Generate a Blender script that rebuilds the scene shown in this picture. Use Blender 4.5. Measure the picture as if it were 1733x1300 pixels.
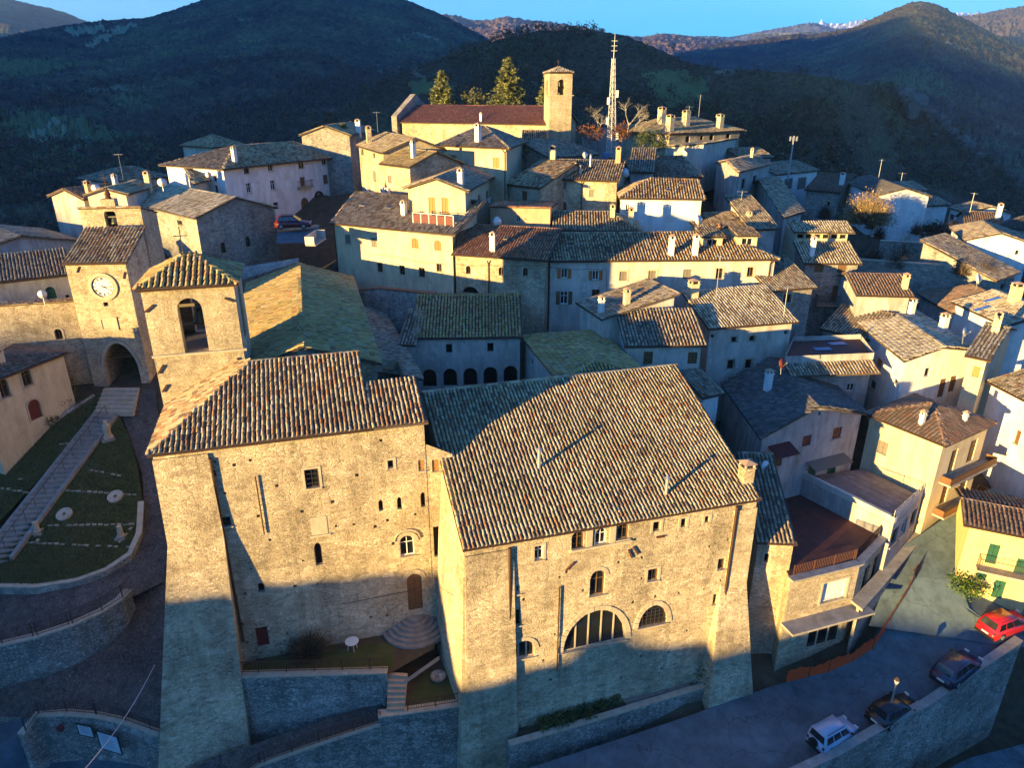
import bpy, bmesh, math, random
import numpy as np
from mathutils import Vector
from mathutils.geometry import delaunay_2d_cdt
random.seed(7); rng = np.random.default_rng(11)
for o in list(bpy.data.objects): bpy.data.objects.remove(o)
S = bpy.context.scene
COL = S.collection
R = math.radians
# ------------------------------------------------------------------ camera
FP, PITCH, CU, CV = 1200.0, R(22.3), 866.5, 650.0      # focal length and centre in photo pixels
cam = bpy.data.cameras.new('camera'); camo = bpy.data.objects.new('camera', cam); COL.objects.link(camo)
cam.sensor_width = 36; cam.lens = 36 * FP / 1733; cam.clip_start = 0.5; cam.clip_end = 60000
camo.location = (0, 0, 0); camo.rotation_euler = (R(90) - PITCH, 0, 0); S.camera = camo
# ------------------------------------------------------------------ light
SUN_AZ, SUN_EL = 48.0, 3.2          # light travels towards +x+y, this many degrees right of the view axis
w = bpy.data.worlds.new('World'); S.world = w; w.use_nodes = True
nt = w.node_tree; nt.nodes.clear()
sky = nt.nodes.new('ShaderNodeTexSky'); sky.sky_type = 'NISHITA'; sky.sun_disc = False
sky.sun_elevation = R(SUN_EL); sky.sun_rotation = R(180 + SUN_AZ); sky.ozone_density = 5.0; sky.dust_density = 0.6; sky.altitude = 700
hs = nt.nodes.new('ShaderNodeMix'); hs.data_type = 'RGBA'; hs.blend_type = 'MULTIPLY'; hs.inputs[0].default_value = 1; hs.inputs[7].default_value = (0.11, 0.93, 1.24, 1)
bg = nt.nodes.new('ShaderNodeBackground'); bg.inputs['Strength'].default_value = 0.14
wo = nt.nodes.new('ShaderNodeOutputWorld')
nt.links.new(sky.outputs[0], hs.inputs[6]); nt.links.new(hs.outputs[2], bg.inputs[0]); nt.links.new(bg.outputs[0], wo.inputs[0])
sl = bpy.data.lights.new('sun', 'SUN'); slo = bpy.data.objects.new('sun', sl); COL.objects.link(slo)
sl.energy = 5.0; sl.angle = R(0.5); sl.color = (1.0, 0.69, 0.25)
LD = Vector((math.sin(R(SUN_AZ)) * math.cos(R(SUN_EL)), math.cos(R(SUN_AZ)) * math.cos(R(SUN_EL)), -math.sin(R(SUN_EL))))
slo.rotation_euler = LD.to_track_quat('-Z', 'Y').to_euler()
S.view_settings.view_transform = 'Standard'; S.view_settings.look = 'None'; S.view_settings.exposure = 2.5; S.view_settings.gamma = 1
S.view_settings.use_curve_mapping = False
S.render.engine = 'CYCLES'
# ------------------------------------------------------------------ pixel -> place
_f = np.array([0, math.cos(PITCH), -math.sin(PITCH)]); _u = np.array([0, math.sin(PITCH), math.cos(PITCH)]); _r = np.array([1.0, 0, 0])
def ray(u, v): return _f + _r * (u - CU) / FP + _u * (CV - v) / FP
def GZ(u, v, z): d = ray(u, v); return Vector(d * (z / d[2]))
def GY(u, v, y): d = ray(u, v); return Vector(d * (y / d[1]))
def GP(u, v, o, n):
    d = ray(u, v); k = (o[0]*n[0]+o[1]*n[1]+o[2]*n[2]) / (d[0]*n[0]+d[1]*n[1]+d[2]*n[2]); return Vector(d * k)
def UYZ(u, y, z): return Vector(((u - CU) / FP * (y * math.cos(PITCH) - z * math.sin(PITCH)), y, z))
# ------------------------------------------------------------------ materials
def mat(name, base, rough=0.85, spec=0.3, var=None, scale=1.0, bump=0.0, bscale=8.0, metal=0.0, stains=0.0, detail=5.0, vscale=(1,1,1), patch=None, cracks=0):
    m = bpy.data.materials.new(name); m.use_nodes = True; t = m.node_tree; b = t.nodes['Principled BSDF']
    b.inputs['Roughness'].default_value = rough; b.inputs['Specular IOR Level'].default_value = spec; b.inputs['Metallic'].default_value = metal
    b.inputs['Base Color'].default_value = (*base, 1)
    tc = t.nodes.new('ShaderNodeTexCoord')
    if var:
        mp = t.nodes.new('ShaderNodeMapping'); mp.inputs['Scale'].default_value = vscale; t.links.new(tc.outputs['Object'], mp.inputs[0])
        n = t.nodes.new('ShaderNodeTexNoise'); n.inputs['Scale'].default_value = scale; n.inputs['Detail'].default_value = detail; n.inputs['Roughness'].default_value = .62
        t.links.new(mp.outputs[0], n.inputs['Vector'])
        r = t.nodes.new('ShaderNodeValToRGB'); r.color_ramp.elements[0].position = .32; r.color_ramp.elements[1].position = .68
        r.color_ramp.elements[0].color = (*base, 1); r.color_ramp.elements[1].color = (*var, 1)
        t.links.new(n.outputs[0], r.inputs[0]); last = r.outputs[0]
        if stains:
            mp2 = t.nodes.new('ShaderNodeMapping'); mp2.inputs['Scale'].default_value = (1.3, 1.3, .28); t.links.new(tc.outputs['Object'], mp2.inputs[0])
            n2 = t.nodes.new('ShaderNodeTexNoise'); n2.inputs['Scale'].default_value = 1.1; n2.inputs['Detail'].default_value = 6; n2.inputs['Roughness'].default_value = .7
            t.links.new(mp2.outputs[0], n2.inputs['Vector'])
            r2 = t.nodes.new('ShaderNodeValToRGB'); r2.color_ramp.elements[0].position = .42; r2.color_ramp.elements[1].position = .72
            r2.color_ramp.elements[0].color = (1, 1, 1, 1); r2.color_ramp.elements[1].color = (1-stains, 1-stains*1.05, 1-stains*1.15, 1)
            t.links.new(n2.outputs[0], r2.inputs[0])
            mx = t.nodes.new('ShaderNodeMix'); mx.data_type = 'RGBA'; mx.blend_type = 'MULTIPLY'; mx.inputs[0].default_value = 1
            t.links.new(last, mx.inputs[6]); t.links.new(r2.outputs[0], mx.inputs[7]); last = mx.outputs[2]
        if patch:
            n3 = t.nodes.new('ShaderNodeTexNoise'); n3.inputs['Scale'].default_value = .42; n3.inputs['Detail'].default_value = 9; n3.inputs['Roughness'].default_value = .68; t.links.new(tc.outputs['Object'], n3.inputs['Vector'])
            r3 = t.nodes.new('ShaderNodeMapRange'); r3.inputs[1].default_value = .575; r3.inputs[2].default_value = .61; t.links.new(n3.outputs[0], r3.inputs[0])
            m5 = t.nodes.new('ShaderNodeMix'); m5.data_type = 'RGBA'; t.links.new(r3.outputs[0], m5.inputs[0]); t.links.new(last, m5.inputs[6]); m5.inputs[7].default_value = (*patch, 1); last = m5.outputs[2]
        if cracks:
            dn = t.nodes.new('ShaderNodeTexNoise'); dn.inputs['Scale'].default_value = 1.3; dn.inputs['Detail'].default_value = 5; t.links.new(tc.outputs['Object'], dn.inputs['Vector'])
            da = t.nodes.new('ShaderNodeMixRGB'); da.blend_type = 'ADD'; da.inputs[0].default_value = .9; t.links.new(tc.outputs['Object'], da.inputs[1]); t.links.new(dn.outputs['Color'], da.inputs[2])
            vo = t.nodes.new('ShaderNodeTexVoronoi'); vo.feature = 'DISTANCE_TO_EDGE'; vo.inputs['Scale'].default_value = cracks; t.links.new(da.outputs[0], vo.inputs['Vector'])
            r4 = t.nodes.new('ShaderNodeMapRange'); r4.inputs[1].default_value = .0015; r4.inputs[2].default_value = .008; r4.inputs[3].default_value = .62; t.links.new(vo.outputs['Distance'], r4.inputs[0])
            vc = t.nodes.new('ShaderNodeTexVoronoi'); vc.inputs['Scale'].default_value = cracks*.8; t.links.new(da.outputs[0], vc.inputs['Vector']); sc_ = t.nodes.new('ShaderNodeSeparateColor'); t.links.new(vc.outputs['Color'], sc_.inputs[0])
            r5 = t.nodes.new('ShaderNodeMapRange'); r5.inputs[3].default_value = .84; r5.inputs[4].default_value = 1.12; t.links.new(sc_.outputs[0], r5.inputs[0])
            mm = t.nodes.new('ShaderNodeMath'); mm.operation = 'MULTIPLY'; t.links.new(r4.outputs[0], mm.inputs[0]); t.links.new(r5.outputs[0], mm.inputs[1])
            m6 = t.nodes.new('ShaderNodeMix'); m6.data_type = 'RGBA'; m6.blend_type = 'MULTIPLY'; m6.inputs[0].default_value = 1; t.links.new(last, m6.inputs[6]); t.links.new(mm.outputs[0], m6.inputs[7]); last = m6.outputs[2]
        t.links.new(last, b.inputs['Base Color'])
    if bump:
        n = t.nodes.new('ShaderNodeTexNoise'); n.inputs['Scale'].default_value = bscale; n.inputs['Detail'].default_value = 4
        t.links.new(tc.outputs['Object'], n.inputs['Vector'])
        bp = t.nodes.new('ShaderNodeBump'); bp.inputs['Strength'].default_value = 1; bp.inputs['Distance'].default_value = bump
        t.links.new(n.outputs[0], bp.inputs['Height']); t.links.new(bp.outputs[0], b.inputs['Normal'])
    return m
def stone(name, cols, mortar, scale=(4.6, 4.6, 8.0), bump=.03, big=.42):
    m = bpy.data.materials.new(name); m.use_nodes = True; t = m.node_tree; b = t.nodes['Principled BSDF']
    b.inputs['Roughness'].default_value = .92; b.inputs['Specular IOR Level'].default_value = .15
    N = t.nodes.new; L = t.links.new
    tc = N('ShaderNodeTexCoord'); mp = N('ShaderNodeMapping'); mp.inputs['Scale'].default_value = scale; L(tc.outputs['Object'], mp.inputs[0])
    nz = N('ShaderNodeTexNoise'); nz.inputs['Scale'].default_value = .9; nz.inputs['Detail'].default_value = 3; L(mp.outputs[0], nz.inputs['Vector'])
    ad = N('ShaderNodeMixRGB'); ad.blend_type = 'ADD'; ad.inputs[0].default_value = .5; L(mp.outputs[0], ad.inputs[1]); L(nz.outputs['Color'], ad.inputs[2])
    v1 = N('ShaderNodeTexVoronoi'); v1.feature = 'F1'; v1.inputs['Scale'].default_value = 1; L(ad.outputs[0], v1.inputs['Vector'])
    v2 = N('ShaderNodeTexVoronoi'); v2.feature = 'DISTANCE_TO_EDGE'; v2.inputs['Scale'].default_value = 1; L(ad.outputs[0], v2.inputs['Vector'])
    sp = N('ShaderNodeSeparateColor'); L(v1.outputs['Color'], sp.inputs[0])
    r = N('ShaderNodeValToRGB'); r.color_ramp.interpolation = 'LINEAR'
    while len(r.color_ramp.elements) < len(cols): r.color_ramp.elements.new(.5)
    for i, c in enumerate(cols): r.color_ramp.elements[i].position = i / (len(cols) - 1); r.color_ramp.elements[i].color = (*c, 1)
    v3 = N('ShaderNodeTexVoronoi'); v3.feature = 'F1'; v3.inputs['Scale'].default_value = .48; L(ad.outputs[0], v3.inputs['Vector']); sp3 = N('ShaderNodeSeparateColor'); L(v3.outputs['Color'], sp3.inputs[0])
    mk = N('ShaderNodeTexNoise'); mk.inputs['Scale'].default_value = .5; mk.inputs['Detail'].default_value = 3; L(tc.outputs['Object'], mk.inputs['Vector']); mkr = N('ShaderNodeMapRange'); mkr.inputs[1].default_value = .46; mkr.inputs[2].default_value = .56; L(mk.outputs[0], mkr.inputs[0])
    mxv = N('ShaderNodeMix'); mxv.data_type = 'FLOAT'; L(mkr.outputs[0], mxv.inputs[0]); L(sp.outputs[0], mxv.inputs[2]); L(sp3.outputs[0], mxv.inputs[3]); L(mxv.outputs[0], r.inputs[0])
    fine = N('ShaderNodeTexNoise'); fine.inputs['Scale'].default_value = 7; fine.inputs['Detail'].default_value = 6; fine.inputs['Roughness'].default_value = .7; L(tc.outputs['Object'], fine.inputs['Vector'])
    fr = N('ShaderNodeMapRange'); fr.inputs[1].default_value = .25; fr.inputs[2].default_value = .75; fr.inputs[3].default_value = .62; fr.inputs[4].default_value = 1.3; L(fine.outputs[0], fr.inputs[0])
    lg = N('ShaderNodeTexNoise'); lg.inputs['Scale'].default_value = .28; lg.inputs['Detail'].default_value = 6; lg.inputs['Roughness'].default_value = .65; L(tc.outputs['Object'], lg.inputs['Vector'])
    lr = N('ShaderNodeMapRange'); lr.inputs[1].default_value = .3; lr.inputs[2].default_value = .7; lr.inputs[3].default_value = 1 - big; lr.inputs[4].default_value = 1 + big * .6; L(lg.outputs[0], lr.inputs[0])
    smp = N('ShaderNodeMapping'); smp.inputs['Scale'].default_value = (.9, .9, .10); L(tc.outputs['Object'], smp.inputs[0]); sn = N('ShaderNodeTexNoise'); sn.inputs['Scale'].default_value = 1.0; sn.inputs['Detail'].default_value = 7; sn.inputs['Roughness'].default_value = .7; L(smp.outputs[0], sn.inputs['Vector'])
    sr = N('ShaderNodeMapRange'); sr.inputs[1].default_value = .48; sr.inputs[2].default_value = .72; sr.inputs[3].default_value = 1.06; sr.inputs[4].default_value = .66; L(sn.outputs[0], sr.inputs[0])
    mu0 = N('ShaderNodeMath'); mu0.operation = 'MULTIPLY'; L(fr.outputs[0], mu0.inputs[0]); L(sr.outputs[0], mu0.inputs[1])
    mu = N('ShaderNodeMath'); mu.operation = 'MULTIPLY'; L(mu0.outputs[0], mu.inputs[0]); L(lr.outputs[0], mu.inputs[1])
    er = N('ShaderNodeMapRange'); er.inputs[1].default_value = .015; er.inputs[2].default_value = .11; L(v2.outputs['Distance'], er.inputs[0])
    mx = N('ShaderNodeMix'); mx.data_type = 'RGBA'; mx.inputs[6].default_value = (*mortar, 1); L(er.outputs[0], mx.inputs[0]); L(r.outputs[0], mx.inputs[7])
    m2 = N('ShaderNodeMix'); m2.data_type = 'RGBA'; m2.blend_type = 'MULTIPLY'; m2.inputs[0].default_value = 1; L(mx.outputs[2], m2.inputs[6]); L(mu.outputs[0], m2.inputs[7])
    pn_ = N('ShaderNodeTexNoise'); pn_.inputs['Scale'].default_value = 3.1; pn_.inputs['Detail'].default_value = 7; pn_.inputs['Roughness'].default_value = .8; L(tc.outputs['Object'], pn_.inputs['Vector'])
    pr_ = N('ShaderNodeMapRange'); pr_.inputs[1].default_value = .61; pr_.inputs[2].default_value = .70; pr_.inputs[3].default_value = 1.0; pr_.inputs[4].default_value = .42; L(pn_.outputs[0], pr_.inputs[0])
    m3 = N('ShaderNodeMix'); m3.data_type = 'RGBA'; m3.blend_type = 'MULTIPLY'; m3.inputs[0].default_value = 1; L(m2.outputs[2], m3.inputs[6]); L(pr_.outputs[0], m3.inputs[7])
    L(m3.outputs[2], b.inputs['Base Color'])
    h = N('ShaderNodeMath'); h.operation = 'MULTIPLY_ADD'; h.inputs[1].default_value = .55; L(er.outputs[0], h.inputs[0]); L(fine.outputs[0], h.inputs[2])
    h2 = N('ShaderNodeMath'); h2.operation = 'MULTIPLY_ADD'; h2.inputs[1].default_value = .5; L(sp.outputs[1], h2.inputs[0]); L(h.outputs[0], h2.inputs[2])
    bp = N('ShaderNodeBump'); bp.inputs['Strength'].default_value = 1; bp.inputs['Distance'].default_value = bump; L(h2.outputs[0], bp.inputs['Height']); L(bp.outputs[0], b.inputs['Normal'])
    return m
def tilemat():
    m = bpy.data.materials.new('roof_tile'); m.use_nodes = True; t = m.node_tree; b = t.nodes['Principled BSDF']
    b.inputs['Roughness'].default_value = .9; b.inputs['Specular IOR Level'].default_value = .2
    N = t.nodes.new; L = t.links.new
    at = N('ShaderNodeAttribute'); at.attribute_name = 'tc'; tc = N('ShaderNodeTexCoord')
    n = N('ShaderNodeTexNoise'); n.inputs['Scale'].default_value = 9; n.inputs['Detail'].default_value = 5; n.inputs['Roughness'].default_value = .7; L(tc.outputs['Object'], n.inputs['Vector'])
    mr = N('ShaderNodeMapRange'); mr.inputs[1].default_value = .25; mr.inputs[2].default_value = .75; mr.inputs[3].default_value = .68; mr.inputs[4].default_value = 1.28; L(n.outputs[0], mr.inputs[0])
    mx = N('ShaderNodeMix'); mx.data_type = 'RGBA'; mx.blend_type = 'MULTIPLY'; mx.inputs[0].default_value = 1; L(at.outputs['Color'], mx.inputs[6]); L(mr.outputs[0], mx.inputs[7])
    L(mx.outputs[2], b.inputs['Base Color'])
    bp = N('ShaderNodeBump'); bp.inputs['Distance'].default_value = .012; L(n.outputs[0], bp.inputs['Height']); L(bp.outputs[0], b.inputs['Normal'])
    return m
M = {}
M['stone'] = stone('limestone_rubble', [(.30,.235,.15),(.46,.365,.23),(.53,.43,.275),(.64,.54,.37)], (.45,.36,.235))
M['stonebig'] = stone('limestone_blocks', [(.38,.30,.19),(.46,.37,.23),(.51,.42,.27),(.56,.47,.32)], (.43,.35,.22), (4.0,4.0,8.5), .022)
M['stonegrey'] = stone('grey_rubble', [(.20,.18,.15),(.32,.29,.24),(.40,.36,.29),(.47,.42,.34)], (.24,.21,.17), (4.2,4.2,7.0), .03)
M['stonedark'] = stone('weathered_rubble', [(.20,.19,.165),(.30,.28,.24),(.37,.34,.29),(.46,.43,.37)], (.17,.16,.14), (3.6,3.6,5.6), .05)
M['stonesmooth'] = mat('dressed_stone', (.48,.41,.29), .85, .2, (.38,.31,.21), 2.5, .012, 12, stains=.2)
M['cream'] = mat('cream_plaster', (.60,.49,.31), .9, .2, (.52,.42,.26), .8, .01, 14, stains=.30, patch=(0.44, 0.35, 0.23))
M['pale'] = mat('pale_plaster', (.58,.52,.43), .9, .2, (.47,.42,.35), .7, .01, 14, stains=.38, patch=(0.4, 0.35, 0.28))
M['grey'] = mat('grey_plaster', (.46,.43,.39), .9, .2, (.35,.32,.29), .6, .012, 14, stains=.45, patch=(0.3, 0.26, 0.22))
M['white'] = mat('white_plaster', (.74,.72,.68), .9, .2, (.64,.62,.57), .8, .008, 14, stains=.25, patch=(0.55, 0.52, 0.47))
M['yellow'] = mat('yellow_plaster', (.68,.53,.22), .9, .2, (.60,.46,.20), .8, .008, 14, stains=.22)
M['tanwall'] = mat('tan_plaster', (.50,.33,.20), .9, .2, (.43,.28,.17), 1.2, .015, 14, stains=.25, patch=(0.4, 0.28, 0.19))
M['tile'] = tilemat()
M['slab'] = mat('roof_underlay', (.085,.062,.045), .95, .1, (.12,.09,.065), 3)
M['wood'] = mat('brown_wood', (.16,.085,.035), .7, .3, (.11,.055,.025), 3, .004, 20, vscale=(6,6,.6))
M['ochrewood'] = mat('ochre_wood', (.36,.19,.06), .7, .3, (.28,.14,.045), 3, .004, 20, vscale=(6,6,.6))
M['orangewood'] = mat('orange_wood', (.40,.14,.035), .65, .3, (.33,.11,.03), 3, vscale=(6,6,.6))
M['greywood'] = mat('grey_wood', (.20,.17,.13), .8, .2, (.14,.115,.09), 3, vscale=(6,6,.6))
M['redwood'] = mat('dark_red_paint', (.13,.022,.018), .6, .3, (.09,.018,.015), 3)
M['green'] = mat('green_paint', (.02,.085,.05), .5, .3, (.016,.065,.04), 3)
M['glass'] = mat('window_glass', (.012,.014,.016), .08, .8)
M['dark'] = mat('dark_interior', (.016,.013,.011), .95, .05)  # near-black colour stands for the shade inside openings
M['whitewood'] = mat('white_paint', (.70,.68,.63), .6, .3, (.60,.58,.52), 3)
M['iron'] = mat('wrought_iron', (.035,.028,.024), .55, .4, (.06,.04,.03), 8)
M['rust'] = mat('rusty_iron', (.10,.04,.022), .8, .2, (.06,.028,.02), 8)
M['steel'] = mat('galvanised_steel', (.42,.43,.43), .45, .5, (.32,.33,.33), 6, metal=.6)
M['copper'] = mat('copper_pipe', (.10,.05,.03), .5, .4, (.07,.04,.025), 5, metal=.5)
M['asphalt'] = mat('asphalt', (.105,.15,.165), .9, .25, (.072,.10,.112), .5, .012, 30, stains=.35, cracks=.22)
M['newasphalt'] = mat('fresh_asphalt', (.026,.026,.028), .85, .3, (.034,.034,.036), 2, .008, 40)
M['paving'] = stone('cobble_paving', [(.085,.07,.06),(.12,.10,.085),(.15,.13,.11)], (.06,.05,.042), (6,6,6), .03, .3)
M['step'] = mat('worn_step_stone', (.30,.26,.21), .9, .2, (.19,.165,.135), 2.2, .015, 12)
M['lawn'] = mat('winter_lawn', (.045,.065,.018), .95, .1, (.10,.095,.035), .9, .05, 22)
M['soil'] = mat('earth', (.06,.045,.028), .95, .1, (.10,.08,.05), 1.1, .06, 10)
M['redterrace'] = mat('red_terrace_tiles', (.14,.045,.03), .75, .3, (.095,.035,.026), 1.4, .006, 30, stains=.3)
M['greyterrace'] = mat('grey_terrace_slabs', (.24,.21,.20), .8, .3, (.15,.13,.125), 1.2, .006, 30, stains=.35)
M['concrete'] = mat('concrete', (.36,.33,.28), .9, .2, (.25,.23,.20), 1.6, .015, 16, stains=.3)
M['dialwhite'] = mat('clock_dial', (.72,.68,.60), .6, .3, (.64,.60,.52), 3)
M['black'] = mat('black_paint', (.012,.012,.012), .5, .3)
M['orangenet'] = mat('orange_net', (.80,.09,.02), .6, .3)
M['bronze'] = mat('bronze', (.10,.10,.06), .45, .5, (.06,.08,.055), 5, metal=.7)
# ------------------------------------------------------------------ mesh helpers
def rawmesh(name, vs, fs, m, smooth=False):
    me = bpy.data.meshes.new(name); me.from_pydata([tuple(v) for v in vs], [], [tuple(f) for f in fs])
    if m is not None: me.materials.append(M[m] if isinstance(m, str) else m)
    if smooth: me.polygons.foreach_set('use_smooth', [True] * len(me.polygons))
    me.update(); return me
def npmesh(name, V, Q, m, colors=None, smooth=False):
    V = np.asarray(V, np.float32).reshape(-1, 3); Q = np.asarray(Q, np.int32); k = Q.shape[1]; me = bpy.data.meshes.new(name)
    me.vertices.add(len(V)); me.vertices.foreach_set('co', V.ravel())
    me.loops.add(Q.size); me.loops.foreach_set('vertex_index', Q.ravel())
    me.polygons.add(len(Q)); me.polygons.foreach_set('loop_start', np.arange(0, Q.size, k, dtype=np.int32)); me.polygons.foreach_set('loop_total', np.full(len(Q), k, np.int32))
    if smooth: me.polygons.foreach_set('use_smooth', np.ones(len(Q), bool))
    if colors is not None:
        a = me.attributes.new('tc', 'FLOAT_COLOR', 'POINT'); c = np.ones((len(V), 4), np.float32); c[:, :3] = colors; a.data.foreach_set('color', c.ravel())
    me.update(calc_edges=True); me.materials.append(M[m] if isinstance(m, str) else m); return me
def link(name, me, parent=None, kind=None, loc=None):
    o = bpy.data.objects.new(name, me); COL.objects.link(o)
    if parent is not None: o.parent = parent
    if kind: o['kind'] = kind
    if loc is not None: o.location = loc
    return o
def tag(o, label, cat, group=None):
    o['label'] = label; o['category'] = cat
    if group: o['group'] = group
    return o
def thing(name, label, cat, loc=(0, 0, 0), group=None):
    o = bpy.data.objects.new(name, None); COL.objects.link(o); o.location = loc; o.empty_display_size = .3
    return tag(o, label, cat, group)
class MB:
    """collects shapes in world space; build() links them as one mesh relative to the parent's origin"""
    def __init__(s): s.v = []; s.f = []
    def poly(s, pts): i = len(s.v); s.v += [Vector(p) for p in pts]; s.f.append(tuple(range(i, i + len(pts)))); return s
    def prism(s, pts, d):
        d = Vector(d); n = len(pts); i = len(s.v); s.v += [Vector(p) for p in pts] + [Vector(p) + d for p in pts]
        s.f.append(tuple(range(i + n - 1, i - 1, -1))); s.f.append(tuple(range(i + n, i + 2 * n)))
        for k in range(n): s.f.append((i + k, i + (k + 1) % n, i + n + (k + 1) % n, i + n + k))
        return s
    def box(s, c, sx, sy, sz, rz=0.0):      # c = centre of the bottom
        c = Vector(c); e = Vector((math.cos(rz), math.sin(rz), 0)); n = Vector((-e.y, e.x, 0))
        return s.prism([c - e*sx/2 - n*sy/2, c + e*sx/2 - n*sy/2, c + e*sx/2 + n*sy/2, c - e*sx/2 + n*sy/2], (0, 0, sz))
    def obox(s, o, ax, ay, az):             # corner + three edge vectors
        o = Vector(o); return s.prism([o, o + ax, o + ax + ay, o + ay], az)
    def tube(s, p, q, r, r2=None, n=6):
        p = Vector(p); q = Vector(q); r2 = r if r2 is None else r2; d = (q - p)
        if d.length < 1e-6: return s
        d.normalize(); a = d.orthogonal().normalized(); b = d.cross(a); i = len(s.v)
        for (c, rr) in ((p, r), (q, r2)):
            for k in range(n): t = 2 * math.pi * k / n; s.v.append(c + a * rr * math.cos(t) + b * rr * math.sin(t))
        for k in range(n): s.f.append((i + k, i + (k + 1) % n, i + n + (k + 1) % n, i + n + k))
        s.f.append(tuple(range(i + n - 1, i - 1, -1))); s.f.append(tuple(range(i + n, i + 2 * n))); return s
    def path(s, pts, r, n=5):
        for a, b in zip(pts[:-1], pts[1:]): s.tube(a, b, r, n=n)
        return s
    def lathe(s, c, prof, n=10, ax=Vector((0, 0, 1))):
        c = Vector(c); ax = Vector(ax).normalized(); a = ax.orthogonal().normalized(); b = ax.cross(a); i = len(s.v)
        for (r, h) in prof:
            for k in range(n): t = 2 * math.pi * k / n; s.v.append(c + ax * h + a * r * math.cos(t) + b * r * math.sin(t))
        for j in range(len(prof) - 1):
            for k in range(n): s.f.append((i + j*n + k, i + j*n + (k+1) % n, i + (j+1)*n + (k+1) % n, i + (j+1)*n + k))
        s.f.append(tuple(range(i + n - 1, i - 1, -1))); e = i + (len(prof) - 1) * n; s.f.append(tuple(range(e, e + n))); return s
    def build(s, name, m, parent=None, kind=None, smooth=False, wl=None):
        off = Vector((0, 0, 0))
        if wl is not None: off = Vector(wl)
        elif parent is not None:
            p = parent
            while p is not None: off += p.location; p = p.parent
        me = rawmesh(name, [v - off for v in s.v], s.f, m, smooth)
        bm = bmesh.new(); bm.from_mesh(me); bmesh.ops.recalc_face_normals(bm, faces=bm.faces); bm.to_mesh(me); bm.free()
        return link(name, me, parent, kind, loc=wl)
PAL = {  # (colours, weights)
 'tan': ([(.38,.30,.165),(.46,.37,.22),(.30,.22,.12),(.32,.17,.08),(.18,.13,.08),(.32,.28,.13)], [.32,.24,.18,.09,.10,.07]),
 'red': ([(.34,.15,.075),(.40,.20,.10),(.27,.12,.06),(.36,.27,.17),(.18,.09,.05)], [.34,.25,.2,.11,.1]),
 'mix': ([(.38,.29,.155),(.46,.36,.21),(.33,.16,.07),(.24,.165,.095),(.15,.10,.065),(.33,.22,.115)], [.31,.21,.12,.15,.09,.12]),
 'moss': ([(.38,.28,.10),(.44,.33,.13),(.31,.23,.08),(.40,.22,.09),(.22,.155,.07),(.39,.31,.18)], [.28,.24,.16,.16,.08,.08]),
 'grey': ([(.31,.25,.165),(.38,.31,.205),(.24,.185,.12),(.28,.16,.09),(.15,.12,.085)], [.3,.27,.2,.1,.13]),
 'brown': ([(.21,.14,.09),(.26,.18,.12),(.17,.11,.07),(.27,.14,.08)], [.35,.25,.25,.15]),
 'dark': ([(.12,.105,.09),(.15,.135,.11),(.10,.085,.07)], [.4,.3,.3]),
 'plum': ([(.30,.115,.075),(.26,.10,.07),(.34,.15,.10),(.22,.095,.07)], [.35,.25,.25,.15]),
 'lichen': ([(.48,.39,.24),(.56,.47,.31),(.38,.30,.18),(.26,.19,.11)], [.35,.3,.2,.15]),
}
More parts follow.
